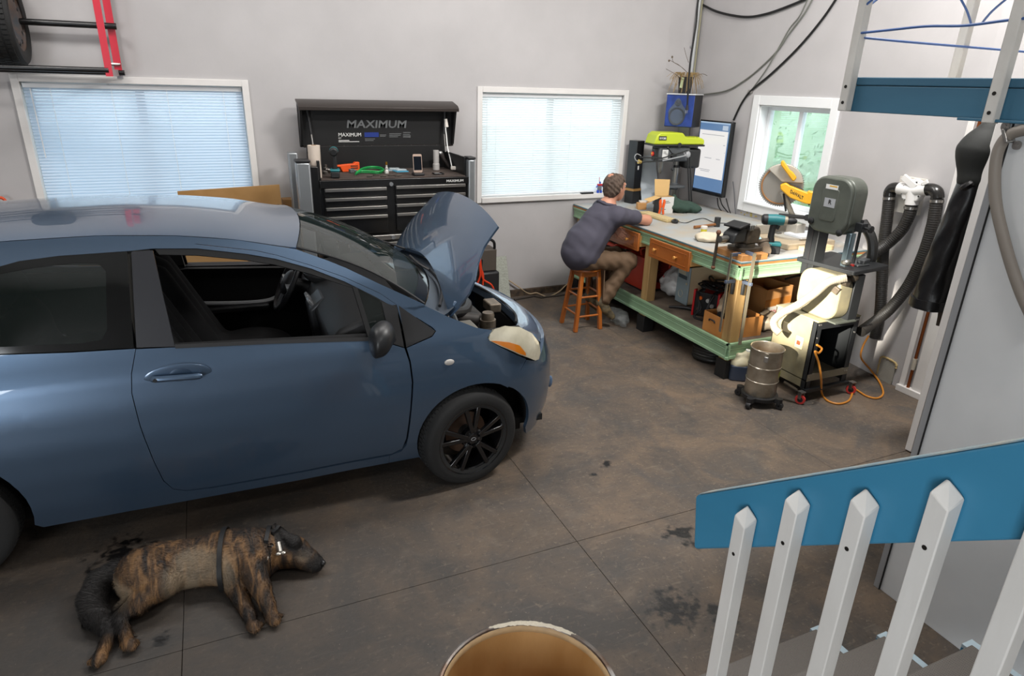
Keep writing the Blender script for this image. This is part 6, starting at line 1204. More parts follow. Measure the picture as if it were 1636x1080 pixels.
for q, r_, nm, lb in (([(1112,0),(1125,9),(1150,20),(1190,27),(1225,22),(1262,9),(1290,-3)], .011, 'black_wall_cable', 'black cable sagging along the top of the side wall'),
                      ([(1300,-5),(1285,22),(1260,55),(1243,80),(1215,108),(1190,128),(1160,145),(1123,151)], .007, 'grey_wall_cable', 'grey cable sweeping from the ceiling down to the corner speaker'),
                      ([(1292,-5),(1278,25),(1262,45),(1245,75),(1225,110),(1205,138),(1199,146)], .006, 'thin_wall_cable', 'thin cable tied at the clip above the window casing'),
                      ([(1340,-8),(1318,25),(1290,60),(1262,90),(1230,120),(1200,145),(1185,165),(1172,192)], .010, 'thick_black_cable', 'thick black cable running from the ceiling to the monitor top')):
    tag(MB().tube(crv([P(*v_, x=4.835) for v_ in q], 6), r_, 7).build(nm, M('cable_grey', '#6d6f68', .6) if 'grey' in nm or 'thin' in nm else RUB), lb, 'cable')
tag(MB().obox(P(1199,146,x=4.84), (.02,.05,.03)).build('cable_clip', ALUM), 'small metal clip holding cables above the window casing', 'clip')
# foam stains under window: dried yellow glue dabs
rnd = random.Random(9); mb = MB()
for k in range(26):
    p = Vector((4.8485, rnd.uniform(4.75,5.22), rnd.uniform(.985,1.01+.0*k) if k % 2 else rnd.uniform(.975,1.0))); mb.ell(p, (.003, rnd.uniform(.006,.02), rnd.uniform(.004,.010)), 8)
mb.build('glue_dabs', M('dry_glue', '#b5a562', .7), bpy.data.objects['wall_right'])['kind'] = 'stuff'
# remote and toy on the window sill
tag(MB().box(3.55,3.70,6.165,6.20,1.066,1.083).build('remote_control', BLK, bevel=.004), 'black remote control on the window sill', 'remote')
x_ = P(958,300,y=6.185).x; t = thing('toy_robot', 'tiny red and blue robot figure on the window sill', 'toy', (x_, 6.185, 1.066)); TB_ = M('toy_blue', '#2546b0', .4); TR = M('toy_red', '#b8252d', .4)
for s_ in (-1, 1): MB().box(x_+s_*.018-.010, x_+s_*.018+.010, 6.175, 6.198, 1.066, 1.10).build('leg', TB_, t, bevel=.003); MB().tube([(x_+s_*.025,6.185,1.15),(x_+s_*.045,6.18,1.13)], .007, 8).build('arm', TB_, t)
MB().box(x_-.022,x_+.022,6.172,6.198,1.10,1.145).build('torso', M('toy_grey', '#6b6f7a', .4), t, bevel=.004); MB().box(x_-.028,x_+.028,6.172,6.20,1.145,1.165).build('shoulders', TR, t, bevel=.004); MB().ell((x_,6.185,1.178), (.010,.010,.013), 10).build('head', TB_, t); MB().cyl((x_-.005,6.19,1.17), (x_-.008,6.19,1.235), .003, n=6).build('antenna', TR, t)
# ================================================================== BAND SAW and the right wall
BS = M('saw_green_grey', '#5f635b', .42, .15, col2='#51554e', scale=8, bump=.08, bscale=60); BSB = M('saw_frame_black', '#26282a', .45, .3); OLIVE = M('olive_panel', '#6f6a58', .75, col2='#8d8465', scale=7)  # yellowish olive-grey for stand side, stand top and lower housing
sx0, sx1, sy0, sy1, szt = 3.80, 4.215, 3.125, 3.52, .62
sw_ = thing('band_saw', 'grey-green floor band saw on a sheet metal stand with casters', 'band saw', (4.0, 3.32, 0))
MB().box(sx0, sx0+.006, sy0+.04, sy1, .10, szt).build('side_panel', OLIVE, sw_); MB().box(sx1-.006, sx1, sy0+.04, sy1, .10, szt).box(sx0, sx1, sy1-.006, sy1, .10, szt).build('rear_panel', BSB, sw_)
MB().box(sx0-.005, sx1+.005, sy0-.005, sy1+.005, szt, szt+.012).build('stand_top', OLIVE, sw_, bevel=.003)
for x in (sx0, sx1-.045):
    for y in (sy0,): MB().box(x, x+.045, y, y+.006, .085, szt).box(x if x == sx0 else x+.039, x+.006 if x == sx0 else x+.045, y, y+.045, .085, szt).build('stand_leg', BSB, sw_)
MB().box(sx0, sx1, sy0-.001, sy0+.006, szt-.055, szt).build('top_rail', BSB, sw_); MB().box(sx0, sx1, sy0-.001, sy0+.006, .16, .215).box(sx0, sx1, sy0, sy1, .16, .166).build('shelf', M('shelf_dust', '#77705f', .8), sw_)
for y_ in (sy0-.02, sy1-.03): MB().box(sx0-.01, sx1+.02, y_, y_+.032, .075, .10).build('mobile_base', BSB, sw_)
for x, z in ((sx0+.015,szt-.02),(sx0+.032,szt-.02),(sx1-.015,szt-.02),(sx1-.032,szt-.02),(sx0+.015,.19),(sx1-.015,.19),(sx1-.034,.19),(sx0+.02,.50),(sx1-.02,.50)): MB().cyl((x,sy0-.004,z), (x,sy0,z), .007, n=8).build('bolt', ALUM, sw_)
pn = MB().box(sx0-.010, sx0, sy0+.09, sy0+.16, .38, .47).build('switch_plate', M('plate_pale', '#b9ad8c', .5), sw_, bevel=.003); MB().box(sx0-.018, sx0-.010, sy0+.11, sy0+.14, .41, .44).build('switch', M('switch_red', '#b8432c', .4), pn, bevel=.003); MB().box(sx0-.006, sx0, sy0+.23, sy0+.30, .46, .53).build('name_plate', MATS['plate_pale'], sw_)
REDW = M('caster_red', '#c6342e', .45)
for (x, y) in ((3.745,3.10),(4.255,3.09),(3.78,3.55),(4.25,3.53)):
    f_ = MB().bar((x-.018,y,.045), (x-.018,y,.10), .03, .004, up=(1,0,0)).bar((x+.018,y,.045), (x+.018,y,.10), .03, .004, up=(1,0,0)).box(x-.022,x+.022,y-.02,y+.02,.095,.102).build('caster_fork', ALUM, sw_)
    MB().lathe([(.020,-.011),(.034,-.011),(.037,-.005),(.037,.005),(.034,.011),(.020,.011)], (x,y,.037), 24, Matrix.Rotation(R(35),3,'Z')@Euler((0,R(90),0)).to_matrix()).build('caster_wheel', REDW, sw_); MB().lathe([(.006,-.010),(.021,-.010),(.021,.010),(.006,.010)], (x,y,.037), 16, Matrix.Rotation(R(35),3,'Z')@Euler((0,R(90),0)).to_matrix()).build('caster_hub', BSB, sw_)
MB().bar((3.72,3.12,.105), (3.66,3.20,.15), .035, .008).build('foot_pedal', IRON, sw_)
# lower wheel housing, spine, table, upper housing (front faces -x)
hx = 3.86
MB().prism([(y, z) for y, z in [(a+3.235, b+.80) for a, b in rrect(.36,.33,.10,6)]], (hx,0,0), (0,1,0), (0,0,1), (.13,0,0)).build('lower_housing', OLIVE, sw_, bevel=.012)
MB().box(hx+.13, hx+.22, 3.05, 3.17, szt+.012, .97).build('lower_spine', BSB, sw_, bevel=.006); MB().box(hx-.005, hx+.20, 3.03, 3.12, szt+.012, szt+.022).build('foot_plate', BS, sw_)
MB().box(hx+.01, hx+.11, 3.33, 3.435, .90, 1.34).build('column', BSB, sw_, bevel=.006); MB().box(hx+.005, hx+.012, 3.375, 3.39, .95, 1.30).build('column_groove', BLK, sw_)
tz = 1.015; tb_ = MB().prism(rrect(.42,.46,.02), (4.08,3.265,tz-.028), Vector((math.cos(R(8)),math.sin(R(8)),0)), Vector((-math.sin(R(8)),math.cos(R(8)),0)), (0,0,.028)).build('table', BSB, sw_, bevel=.004)
MB().box(4.04,4.16,3.10,3.22,tz,tz+.012).obox((4.14,3.14,tz+.025), (.10,.05,.03), (0,0,.3)).build('mitre_gauge', M('gauge_grey', '#55585a', .4, .6), tb_, bevel=.004); MB().cyl((3.995,3.11,tz+.012), (3.995,3.11,tz+.022), .014).build('red_knob', M('stop_red', '#c32418', .4), tb_)
MB().ell((3.93,3.10,.93), (.05,.05,.04), 12).cyl((3.88,3.06,.93), (3.88,3.02,.93), .022).ell((3.99,3.07,.95), (.04,.03,.03), 10).build('trunnion', IRON, sw_)
MB().obox((hx+.03,3.09,.87), (.10,.05,.05), (.4,0,.2)).build('motor_bracket', IRON, sw_, bevel=.006)
ux = 3.835; uh = [(a+3.265, b+1.425) for a, b in rrect(.335,.385,.10,8)]
MB().prism(uh, (ux+.03,0,0), (0,1,0), (0,0,1), (.12,0,0)).build('upper_housing', BS, sw_, bevel=.01); dd = MB().prism([((y-3.265)*.985+3.265, (z-1.425)*.985+1.425) for y, z in uh], (ux,0,0), (0,1,0), (0,0,1), (.03,0,0)).build('housing_door', BS, sw_, bevel=.016, seg=3)
MB().prism([(a+3.265, b+1.43) for a, b in rrect(.135,.22,.025)], (ux-.004,0,0), (0,1,0), (0,0,1), (.006,0,0)).build('raised_panel', BS, dd, bevel=.004)
MB().box(ux-.006, ux-.004, 3.215, 3.305, 1.415, 1.475).build('maker_plate', M('plate_silver', '#b9bcc0', .4, .3), dd); MB().box(ux-.0055, ux-.003, 3.215, 3.315, 1.535, 1.565).build('warning_label', MATS['print_white'], dd); MB().box(ux-.006, ux-.0054, 3.222, 3.285, 1.552, 1.560).build('warning_stripe', M('label_orange', '#d9a52a', .5), dd)
text('plate_print', 'R', (ux-.0065,3.268,1.437), (0,-1,0), (0,0,1), .030, MATS['print_dark'], dd, bold=.02)
for y, z in ((3.385,1.30),(3.135,1.262)): MB().lathe([(.0,.0),(.022,.0),(.024,.012),(.010,.02),(.0,.02)], (ux,y,z), 14, (0,R(-90),0)).build('door_knob', TB, dd)
MB().box(ux+.06,ux+.11,3.09,3.13,1.03,1.26).build('guide_post', M('zinc', '#8fa3ad', .3, .8), sw_, bevel=.004); MB().cyl((ux+.10,3.06,1.06), (ux+.10,3.06,1.36), .010).build('guide_rod', TB, sw_); MB().box(ux+.07,ux+.13,3.03,3.085,1.28,1.34).build('guide_block', BSB, sw_, bevel=.004)
MB().cyl((ux+.10,3.03,1.31), (ux+.10,2.99,1.31), .008).lathe([(.0,0),(.024,0),(.024,.014),(.0,.016)], (ux+.10,2.99,1.31), 10, (R(90),0,0)).build('guide_knob', TB, sw_); MB().ell((ux+.08,3.10,1.06), (.035,.035,.025), 10).build('blade_guide', STEEL, sw_)
MB().cyl((ux+.09,3.11,.98), (ux+.09,3.11,1.30), .0015, n=4).build('saw_band', STEEL, sw_)
MB().tube(crv([P(1378,355,x=4.3), P(1392,380,x=4.3), P(1394,405,x=4.3), P(1388,425,x=4.3)], 6), .035, 10).build('rear_hose', M('hose_ribbed', '#191918', .45), sw_)
MB().tube(crv([(hx+.20,3.16,.90),(hx+.23,3.15,.80),(hx+.25,3.14,.70),(hx+.24,3.13,.64)], 6), .006, 6).build('motor_cord', RUB, sw_)
def ribbed(pts, r, amp, pitch, n=14):
    c = crv(pts, 12); L_ = [0]
    for i in range(1, len(c)): L_.append(L_[-1]+(c[i]-c[i-1]).length)
    out, rs = [], []; k = int(L_[-1]/pitch*4)
    for i in range(k+1):
        d = L_[-1]*i/k; j = max(0, min(len(c)-2, int(np.searchsorted(L_, d))-1)); f_ = (d-L_[j])/max(1e-9, L_[j+1]-L_[j]); out.append(c[j].lerp(c[j+1], f_)); rs.append(r+amp*math.cos(2*math.pi*d/pitch))
    return MB().tube(out, rs, n)
tag(ribbed([P(1352,444,x=3.84), P(1325,450,x=3.76), P(1300,470,x=3.70), P(1275,487,x=3.64), P(1250,500,x=3.60), P(1237,512,x=3.58), P(1238,524,x=3.585), P(1246,532,x=3.60)], .028, .0008, .014).build('clear_dust_hose', M('clear_hose', '#8f887b', .18, col2='#7d7568', scale=20, coat=.6)), 'pale ribbed dust hose drooping from the band saw to the steel drum', 'hose')
# extension cord
oc = [P(1305,551,y=3.11), P(1313,557,y=3.10), P(1308,564,y=3.08), P(1302,562,y=3.08), P(1308,580,y=3.06), P(1312,605,y=3.03), P(1313,628,z=.02), P(1322,640,z=.009), P(1340,645,z=.009), P(1356,640,z=.009), P(1362,628,z=.009), P(1366,622,z=.009), P(1385,633,z=.009), P(1402,636,z=.009), P(1411,628,z=.009), P(1405,610,z=.01), P(1390,590,z=.04), P(1376,572,x=4.55), P(1378,555,x=4.62), P(1388,536,x=4.66)]
tag(MB().tube(crv(oc, 8), .0075, 8).build('extension_cord', M('cord_orange', '#c9822e', .5)), 'orange extension cord looping on the floor beside the band saw', 'cord')
# vacuum hoses and white blast gate on the wall
HM = M('wall_hose_black', '#272523', .5); hq = lambda px, py, x=4.66: P(px, py, x=x); PVC = M('pvc_white', '#dfddda', .4)
mf = thing('hose_manifold', 'white plastic three-way hose manifold on the side wall', 'manifold', P(1460,305,x=4.70))
c0 = hq(1460,305); qw = Euler((0,R(-90),0)).to_matrix()
MB().lathe([(.0,.03),(.085,.03),(.09,.022),(.09,-.022),(.085,-.03),(.0,-.03)], c0, 8, qw).build('body', PVC, mf, bevel=.006, smooth=20)
for k in range(8):
    a = 2*math.pi*(k+.5)/8; pp = c0+qw@Vector((.072*math.cos(a), .072*math.sin(a), .03)); MB().cyl(pp, pp-Vector((.004,0,0)), .006, n=8).build('bolt', TB, mf)
MB().cyl(c0, hq(1437,301), .045, n=18).build('left_collar', PVC, mf); MB().cyl(c0, hq(1482,303), .045, n=18).build('right_collar', PVC, mf); MB().cyl(c0, hq(1456,327), .046, n=18).build('lower_collar', PVC, mf); MB().obox(c0+Vector((-.03,.03,.06)), (.02,.13,.05), (.5,0,0)).obox(c0+Vector((-.03,-.09,.07)), (.015,.05,.03), (-.6,0,0)).build('gate_slide', PVC, mf, bevel=.005)
struct(MB().box(4.70,4.85,3.22,3.42,1.32,1.58).build('trim_2', M('bracket_board', '#c9c4bb', .6)))
def hose(name, label, elbow, pts):
    t = thing(name, label, 'hose', pts[-1]); 
    if elbow: MB().tube(crv(elbow, 5), .043, 16).build('elbow', M('elbow_black', '#232221', .25), t)
    ribbed(pts, .0415, .0011, .016, 16).build('hose_body', HM, t); d = (pts[1]-pts[0]).normalized(); MB().tube([pts[0]+d*.01, pts[0]+d*.028], .0465, 18).build('clamp_band', ALUM, t); return t
hose('wall_hose_left', 'leftmost black ribbed hose hanging from the white manifold', [hq(1437,301), hq(1427,301), hq(1422,306), hq(1421,313)], [hq(1421,313), hq(1417,350), hq(1411,400), hq(1409,450), hq(1406,500), hq(1398,540)])
hose('wall_hose_middle', 'grey-black hose curving from the manifold behind the band saw table', None, [hq(1456,328), hq(1452,345), hq(1440,368), hq(1415,392,4.62), hq(1385,412,4.5), hq(1360,430,4.4)])
hose('wall_hose_right', 'rightmost black hose sweeping down from the manifold to the saw stand', [hq(1482,303), hq(1490,303), hq(1497,308), hq(1498,317)], [hq(1497,317), hq(1490,360), hq(1474,410), hq(1452,455), hq(1425,490,4.6), hq(1400,512,4.5), hq(1375,530,4.32)])
# outlet box, grey patch with foam, copper pipe and white casing
wd_ = Vector((.14,1.18,0)).normalized(); wn = Vector((-wd_.y, wd_.x, 0)); pc0 = Vector((4.729,3.165,.09))
t = thing('wall_patch', 'grey cement patch edged with yellow foam low on the side wall', 'wall patch', (4.75, 3.165, 0))
MB().prism(rrect(.15,.19,.02), pc0+wn*.002, wd_, (0,0,1), wn*.008).build('cement', M('cement_grey', '#96938a', .9, bump=.3), t); MB().tube(crv([pc0+wd_*a+Vector((0,0,b))+wn*.008 for a, b in ((.075,-.06),(.078,.03),(.07,.09),(0,.10),(-.07,.09),(-.08,.05))], 5), [.004+.006*abs(math.sin(i*1.9)) for i in range(26)], 7).build('foam', M('foam_yellow', '#b59f70', .9, bump=.5), t)
t = thing('outlet_box', 'small grey outlet box low on the side wall behind the hoses', 'outlet', hq(1401,528,4.72)); p = hq(1401,528,4.74); MB().obox(p, (.04,.08,.12), (0,0,0)).build('box', M('outlet_grey', '#8d9294', .5), t, bevel=.005); MB().obox(p-Vector((.022,0,0)), (.004,.06,.09)).build('cover', MATS['outlet_grey'], t)
y_ = hq(1452,615,4.69).y; t = thing('copper_pipe', 'copper pipe running down the side wall beside white casing', 'pipe', (4.69, y_, 0))
MB().cyl((4.685,y_,.02), (4.685,y_,2.05), .011, n=12).build('pipe', M('copper', '#9c5a32', .35, .9), t); MB().cyl((4.685,y_,.20), (4.685,y_,.29), .016, n=12).build('taped_joint', M('tape_white', '#b5aea0', .7), t)
struct(MB().box(4.68,4.712,y_+.03,y_+.075,0,2.08).box(4.68,4.712,y_-.16,y_-.03,0,2.08).box(4.66,4.712,y_-.16,y_+.08,0,.05).build('trim_3', TRIM, bevel=.003))
# jackets hanging beyond the partition
LEA = M('black_leather', '#151415', .32, bump=.15, bscale=30); WAX = M('wax_cloth', '#171917', .75)
jk = thing('leather_jacket', 'black leather jacket hanging by the edge of the partition', 'jacket', P(1490,490,x=3.92)); jq = lambda px, py, x=3.92: P(px, py, x=x)
sdf_obj('hood', [('c', jq(1585,208,3.98), jq(1572,240,3.97), .06, .12), ('c', jq(1572,240,3.97), jq(1562,285,3.95), .12, .100)], .012, WAX, jk, k=.06)
def cloth_tube(nm, pts, rs, mt, seed):
    mb = MB().tube(crv(pts, 6), [float(np.interp(i/6, range(len(rs)), rs)) for i in range(6*(len(pts)-1)+1)], 28)
    for v_ in mb.v: v_ += Vector((.0035*math.sin(v_.z*33+v_.y*65+seed), .004*math.sin(v_.z*27-v_.x*58+seed), 0))
    return mb.build(nm, mt, jk, smooth=60)
cloth_tube('sleeve', [jq(1553,296), jq(1541,330), jq(1521,380), jq(1504,425), jq(1491,465), jq(1484,491)], [.075,.082,.086,.090,.097,.108], LEA, 0)
cloth_tube('body', [jq(1570,310,4.05), jq(1556,350,4.05), jq(1542,400,4.05), jq(1530,450,4.05), jq(1522,486,4.05)], [.10,.125,.135,.14,.14], LEA, 2)
MB().tube([jq(1487.5,476), jq(1484.5,488)], [.1095,.112], 28).build('cuff', LEA, jk); MB().tube(crv([jq(1556,288,3.93), jq(1550,294,3.86), jq(1540,300,3.86), jq(1545,292,3.92)], 5), .022, 8).build('collar', LEA, jk); MB().tube(crv([jq(1505,492,4.0), jq(1504,505,4.0), jq(1501,520,4.0)], 4), .02, 8).build('strap', M('strap_brown', '#4a4038', .8), jk)
MB().cyl(jq(1583,200,4.0), jq(1583,190,4.0)+Vector((0,0,.02)), .008, n=8).build('hanging_loop', LEA, jk)
# grey hose clipped on the partition
t = thing('partition_hose', 'grey hose clipped to the white partition at the right edge', 'hose', (2.56, 1.4, 1.2))
hp3 = [P(*v_, x=2.572) for v_ in ((1660,204),(1636,208),(1616,214),(1601,228),(1592,252),(1589,290),(1592,330),(1602,375),(1616,425),(1634,475),(1660,530))]; MB().tube(crv(hp3, 6), .0195, 12).build('hose_body', M('hose_taupe', '#857d74', .5), t)
p = P(1611,217,x=2.575); MB().obox(p, (.05,.012,.05), (R(-30),0,0)).build('clip', ALUM, t, bevel=.003)
for s_ in (-1, 1):
    pp = p+Vector((.018,s_*.028,s_*.03)); MB().prism(rrect(.03,.03,.012), pp, (0,1,0), (0,0,1), (-.004,0,0)).cyl(pp+Vector((-.004,0,0)), pp+Vector((-.008,0,0)), .006, n=6).build('clip_tab', ALUM, t)
# fibre barrel at the bottom edge
bc_ = Vector((.572,1.10,0)); t = thing('fibre_barrel', 'open fibreboard barrel with worn metal rim in the foreground', 'barrel', bc_)
MB().lathe([(.0,.012),(.222,.012),(.222,.69)], bc_, 64).build('inner_wall', M('barrel_inner', '#c79d68', .6, col2='#a3753f', scale=5, bump=.1, stretch=(1,1,.4)), t)
MB().lathe([(.0,0),(.231,0),(.231,.685)], bc_, 64).build('outer_wall', M('barrel_outer', '#8d6a41', .7), t); MB().lathe([(.222,.676),(.219,.684),(.221,.692),(.226,.697),(.2275,.698)], bc_, 64).build('inner_lip', M('barrel_lip', '#bfa077', .6, var=.2, scale=30), t)
MB().tube([bc_+Vector((.2325*math.cos(a), .2325*math.sin(a), .696)) for a in np.linspace(0, 6.283, 73)[:-1]], .0075, 8, closed=True).build('metal_rim', M('rim_worn', '#8f8f8d', .4, .8, col2='#5e4636', scale=14), t)
mb = MB(); rnd = random.Random(2); vs = []; na_ = 40
for i in range(na_+1):
    a = R(30)+R(64)*i/na_; w_ = .010*math.sin(math.pi*min(1, max(0, i/na_)))**.35; ri = .2325-w_*rnd.uniform(.5,1.1)-.002; ro = .2325+.006*rnd.uniform(.5,1)
    vs += [bc_+Vector((ri*math.cos(a), ri*math.sin(a), .7005)), bc_+Vector((.2325*math.cos(a), .2325*math.sin(a), .7045)), bc_+Vector((ro*math.cos(a), ro*math.sin(a), .7015))]
mb.add(vs, [(3*i+k, 3*i+k+1, 3*i+k+4, 3*i+k+3) for i in range(na_) for k in (0,1)]).build('peeling_paint', M('paint_flake', '#c9c0ae', .7, bump=.4, bscale=120), t)
# ================================================================== STOOL, MAN, DOG
sc0 = Vector((3.05, 5.125, 0)); t = thing('bar_stool', 'round orange-brown wooden bar stool under the seated man', 'stool', sc0, R(0))
SW = M('stool_wood', '#b06324', .32, col2='#96501b', scale=8, stretch=(1,1,.2), coat=.5)
MB().lathe([(.0,.556),(.12,.556),(.145,.560),(.153,.572),(.150,.582),(.135,.587),(.0,.587)], sc0, 36).build('seat', SW, t)
LG = [((-.150,.135),(-.085,.085)), ((-.150,-.140),(-.085,-.085)), ((.115,-.140),(.085,-.085)), ((.135,.135),(.085,.085))]
for b_, a_ in LG: MB().bar(sc0+Vector((*b_,0)), sc0+Vector((*a_,.556)), .036, .036, up=(1,0,0)).build('leg', SW, t, bevel=.004)
def lp(i, z): b_, a_ = LG[i]; f_ = z/.556; return sc0+Vector((b_[0]+(a_[0]-b_[0])*f_, b_[1]+(a_[1]-b_[1])*f_, z))
for i, j, z in ((0,1,.16),(1,2,.14),(2,3,.19),(3,0,.17),(0,1,.33),(1,2,.32),(2,3,.35),(3,0,.34)): MB().cyl(lp(i,z), lp(j,z), .010, n=10).build('stretcher', SW, t)
for i, j in ((0,1),(1,2),(2,3),(3,0)): MB().bar(lp(i,.53), lp(j,.53), .016, .045).build('seat_rail', SW, t)
# ---- man
SKIN = M('skin', '#c08a70', .5, col2='#b57d65', scale=14); SHIRT = M('slate_shirt', '#45434f', .85, bump=.12, bscale=220); TRO = M('brown_trousers', '#5f4a36', .8, bump=.12, bscale=160); HAIR = M('brown_hair', '#43352c', .7, bump=.9, bscale=140, col2='#5d4c40', scale=40, stretch=(1,1,.25))
shR, shL, elR, elL = (3.235,4.945,1.075), (3.28,5.31,1.075), (3.575,4.985,1.012), (3.50,5.40,1.005)
haR, haL = (3.50,5.24,1.005), (3.37,5.17,.93)
hipR, hipL, knR, knL, anR, anL = (3.02,5.04,.665), (3.02,5.22,.665), (3.425,5.00,.635), (3.44,5.25,.63), (3.195,5.02,.29), (3.20,5.24,.28)
hd = (3.295,5.125,1.305); yw = R(14)
def hv(a, b, c_): return (hd[0]+a*math.cos(yw)-b*math.sin(yw), hd[1]+a*math.sin(yw)+b*math.cos(yw), hd[2]+c_)
body = [('e', hv(-.010,0,.018), (.098,.078,.098), (0,0,yw)), ('e', hv(.040,0,-.045), (.060,.056,.075), (0,.15,yw)), ('c', hv(.075,0,-.095), hv(.055,0,-.10), .026, .030), ('c', hv(.098,0,.005), hv(.120,0,-.032), .010, .016, .012), ('c', hv(.104,-.016,-.036), hv(.104,.016,-.036), .010, .010, .01), ('c', hv(.088,-.035,.018), hv(.088,.035,.018), .014, .014, .02), ('c', hv(.098,-.022,-.066), hv(.098,.022,-.066), .008, .008, .008), ('c', hv(.094,-.018,-.078), hv(.094,.018,-.078), .008, .008, .008),
        ('e', hv(-.012,-.080,-.018), (.020,.009,.032), (0,-.2,yw+.3), .008), ('e', hv(-.012,.080,-.018), (.020,.009,.032), (0,-.2,yw-.3), .008),
        ('c', hv(-.03,0,-.06), (3.225,5.125,1.14), .056, .062), ('c', (3.22,5.125,1.10), (3.02,5.13,.70), .10, .10), ('c', shR, shL, .06, .06),
        ('c', shR, elR, .052, .043), ('c', elR, haR, .044, .030), ('c', shL, elL, .052, .043), ('c', elL, haL, .043, .028),
        ('c', hipR, knR, .07, .05), ('c', knR, anR, .048, .036), ('c', hipL, knL, .07, .05), ('c', knL, anL, .048, .036)]
def hand(base, d, n_, side_):
    d = Vector(d).normalized(); n_ = Vector(n_); n_ = (n_-d*n_.dot(d)).normalized(); s_ = d.cross(n_)*side_; b = Vector(base); out = [('e', b+d*.045, (.046,.040,.018), Matrix((d, d.cross(n_), n_)).transposed().to_euler(), .012)]
    for k, L_ in enumerate((.070,.078,.073,.058)):
        r0 = b+d*.078+s_*(.028-.019*k); m1 = r0+d*L_*.5-n_*.006; m2 = m1+d*L_*.28-n_*.022; m3 = m2+d*L_*.12-n_*.024
        out += [('c', r0-d*.02, m1, .0092, .0088, .004), ('c', m1, m2, .0088, .0082, .004), ('c', m2, m3, .0082, .0075, .004)]
    t0 = b+d*.02+s_*.03; t1 = t0+d*.035+s_*.022-n_*.008; t2 = t1+d*.03+s_*.004-n_*.010; out += [('c', t0, t1, .012, .0105, .006), ('c', t1, t2, .0105, .009, .004)]
    return [tuple(tuple(q) if isinstance(q, Vector) else q for q in p_) for p_ in out]
body += hand(haR, (-.35,.9,0), (0,0,1), 1)+hand(haL, (-.15,-.85,-.35), (-.9,0,.4), 1)
man = sdf_obj('person', body, .0075, SKIN, k=.03); tag(man, 'man in dark shirt and brown trousers seated on the stool leaning on the bench', 'person')
def shirt_warp(V): return V+np.stack([.0022*np.sin(V[:,2]*40+V[:,0]*65)*(V[:,2] < 1.05), .0025*np.sin(V[:,2]*38-V[:,0]*60), .0025*np.sin(V[:,0]*50+V[:,1]*30)], 1)
shirt = [('c', (2.985,5.13,.72), (3.01,5.13,.80), .176, .165), ('c', (2.985,5.045,.72), (3.03,5.05,.84), .132, .122), ('c', (2.985,5.215,.72), (3.03,5.21,.84), .132, .122), ('c', (3.02,5.13,.80), (3.15,5.13,.98), .155, .155), ('c', (3.05,5.04,.84), (3.17,5.03,1.0), .115, .105), ('c', (3.05,5.22,.84), (3.19,5.22,1.0), .115, .105), ('c', (3.17,5.02,1.02), (3.21,5.24,1.02), .10, .10), ('c', shR, shL, .074, .074), ('c', (3.17,5.125,1.08), (3.215,5.125,1.13), .085, .078),
         ('c', shR, (3.435,4.972,1.045), .078, .066), ('c', shL, (3.43,5.365,1.03), .078, .066)]
sdf_obj('shirt', shirt, .010, SHIRT, man, k=.045, warp=shirt_warp)
MB().tube(crv([(3.165,5.06,1.165),(3.145,5.125,1.18),(3.165,5.19,1.165),(3.24,5.20,1.15),(3.285,5.125,1.125),(3.24,5.05,1.15)], 6, True), .014, 8, closed=True).build('collar', SHIRT, man)
tro = [('c', (3.01,5.05,.675), (3.01,5.21,.675), .10, .10), ('c', (2.995,5.06,.69), (2.995,5.20,.69), .112, .112), ('c', hipR, knR, .098, .078), ('c', hipL, knL, .098, .078), ('c', knR, (3.24,5.015,.35), .076, .068), ('c', knL, (3.24,5.24,.34), .076, .068), ('c', (3.24,5.015,.35), (3.205,5.018,.29), .068, .07), ('c', (3.24,5.24,.34), (3.205,5.24,.28), .068, .07)]
sdf_obj('trousers', tro, .010, TRO, man, k=.04, warp=lambda V: np.stack([V[:,0]+.004*np.sin(V[:,2]*70+V[:,1]*40), V[:,1]+.004*np.sin(V[:,0]*60+V[:,2]*50), np.maximum(V[:,2], np.where((V[:,0] < 3.16), .589, 0))+.003*np.sin(V[:,0]*75)], 1))
sdf_obj('hair', [('e', hv(-.026,0,.022), (.098,.087,.098), (0,0,yw)), ('e', hv(-.055,0,-.035), (.062,.074,.072), (0,0,yw)), ('c', hv(-.02,-.062,.035), hv(.035,-.052,.065), .026, .022), ('c', hv(-.02,.062,.035), hv(.035,.052,.065), .026, .022), ('c', hv(.040,-.03,.090), hv(.040,.03,.090), .016, .016), ('c', hv(-.03,-.07,-.03), hv(-.03,-.072,.02), .018, .022), ('c', hv(-.03,.07,-.03), hv(-.03,.072,.02), .018, .022)], .006, HAIR, man, k=.02, warp=lambda V: V+np.stack([.003*np.sin(V[:,1]*160+V[:,2]*60), .003*np.sin(V[:,2]*140+V[:,0]*130), .003*np.sin(V[:,0]*170)], 1))
for s_ in (-1, 1): MB().ell(hv(.094, s_*.030, -.002), (.008,.012,.008), 10).build('eye', M('eye_white', '#d9d4cc', .2), man)
MB().ell(hv(-.058,.0,.088), (.036,.034,.029), 16).build('bald_patch', SKIN, man)
SHO = M('trainer_dark', '#3b3529', .7, col2='#6b5c40', scale=30)
for (ax, ay, az) in (anR, anL):
    sdf_obj('shoe', [('c', (ax-.02,ay,az-.045), (ax+.02,ay-.02,az-.10), .046, .042), ('c', (ax+.02,ay-.02,az-.10), (ax+.085,ay-.045,az-.175), .042, .034), ('c', (ax-.02,ay,az-.03), (ax-.005,ay,az+.01), .042, .044)], .009, SHO, man, k=.03)
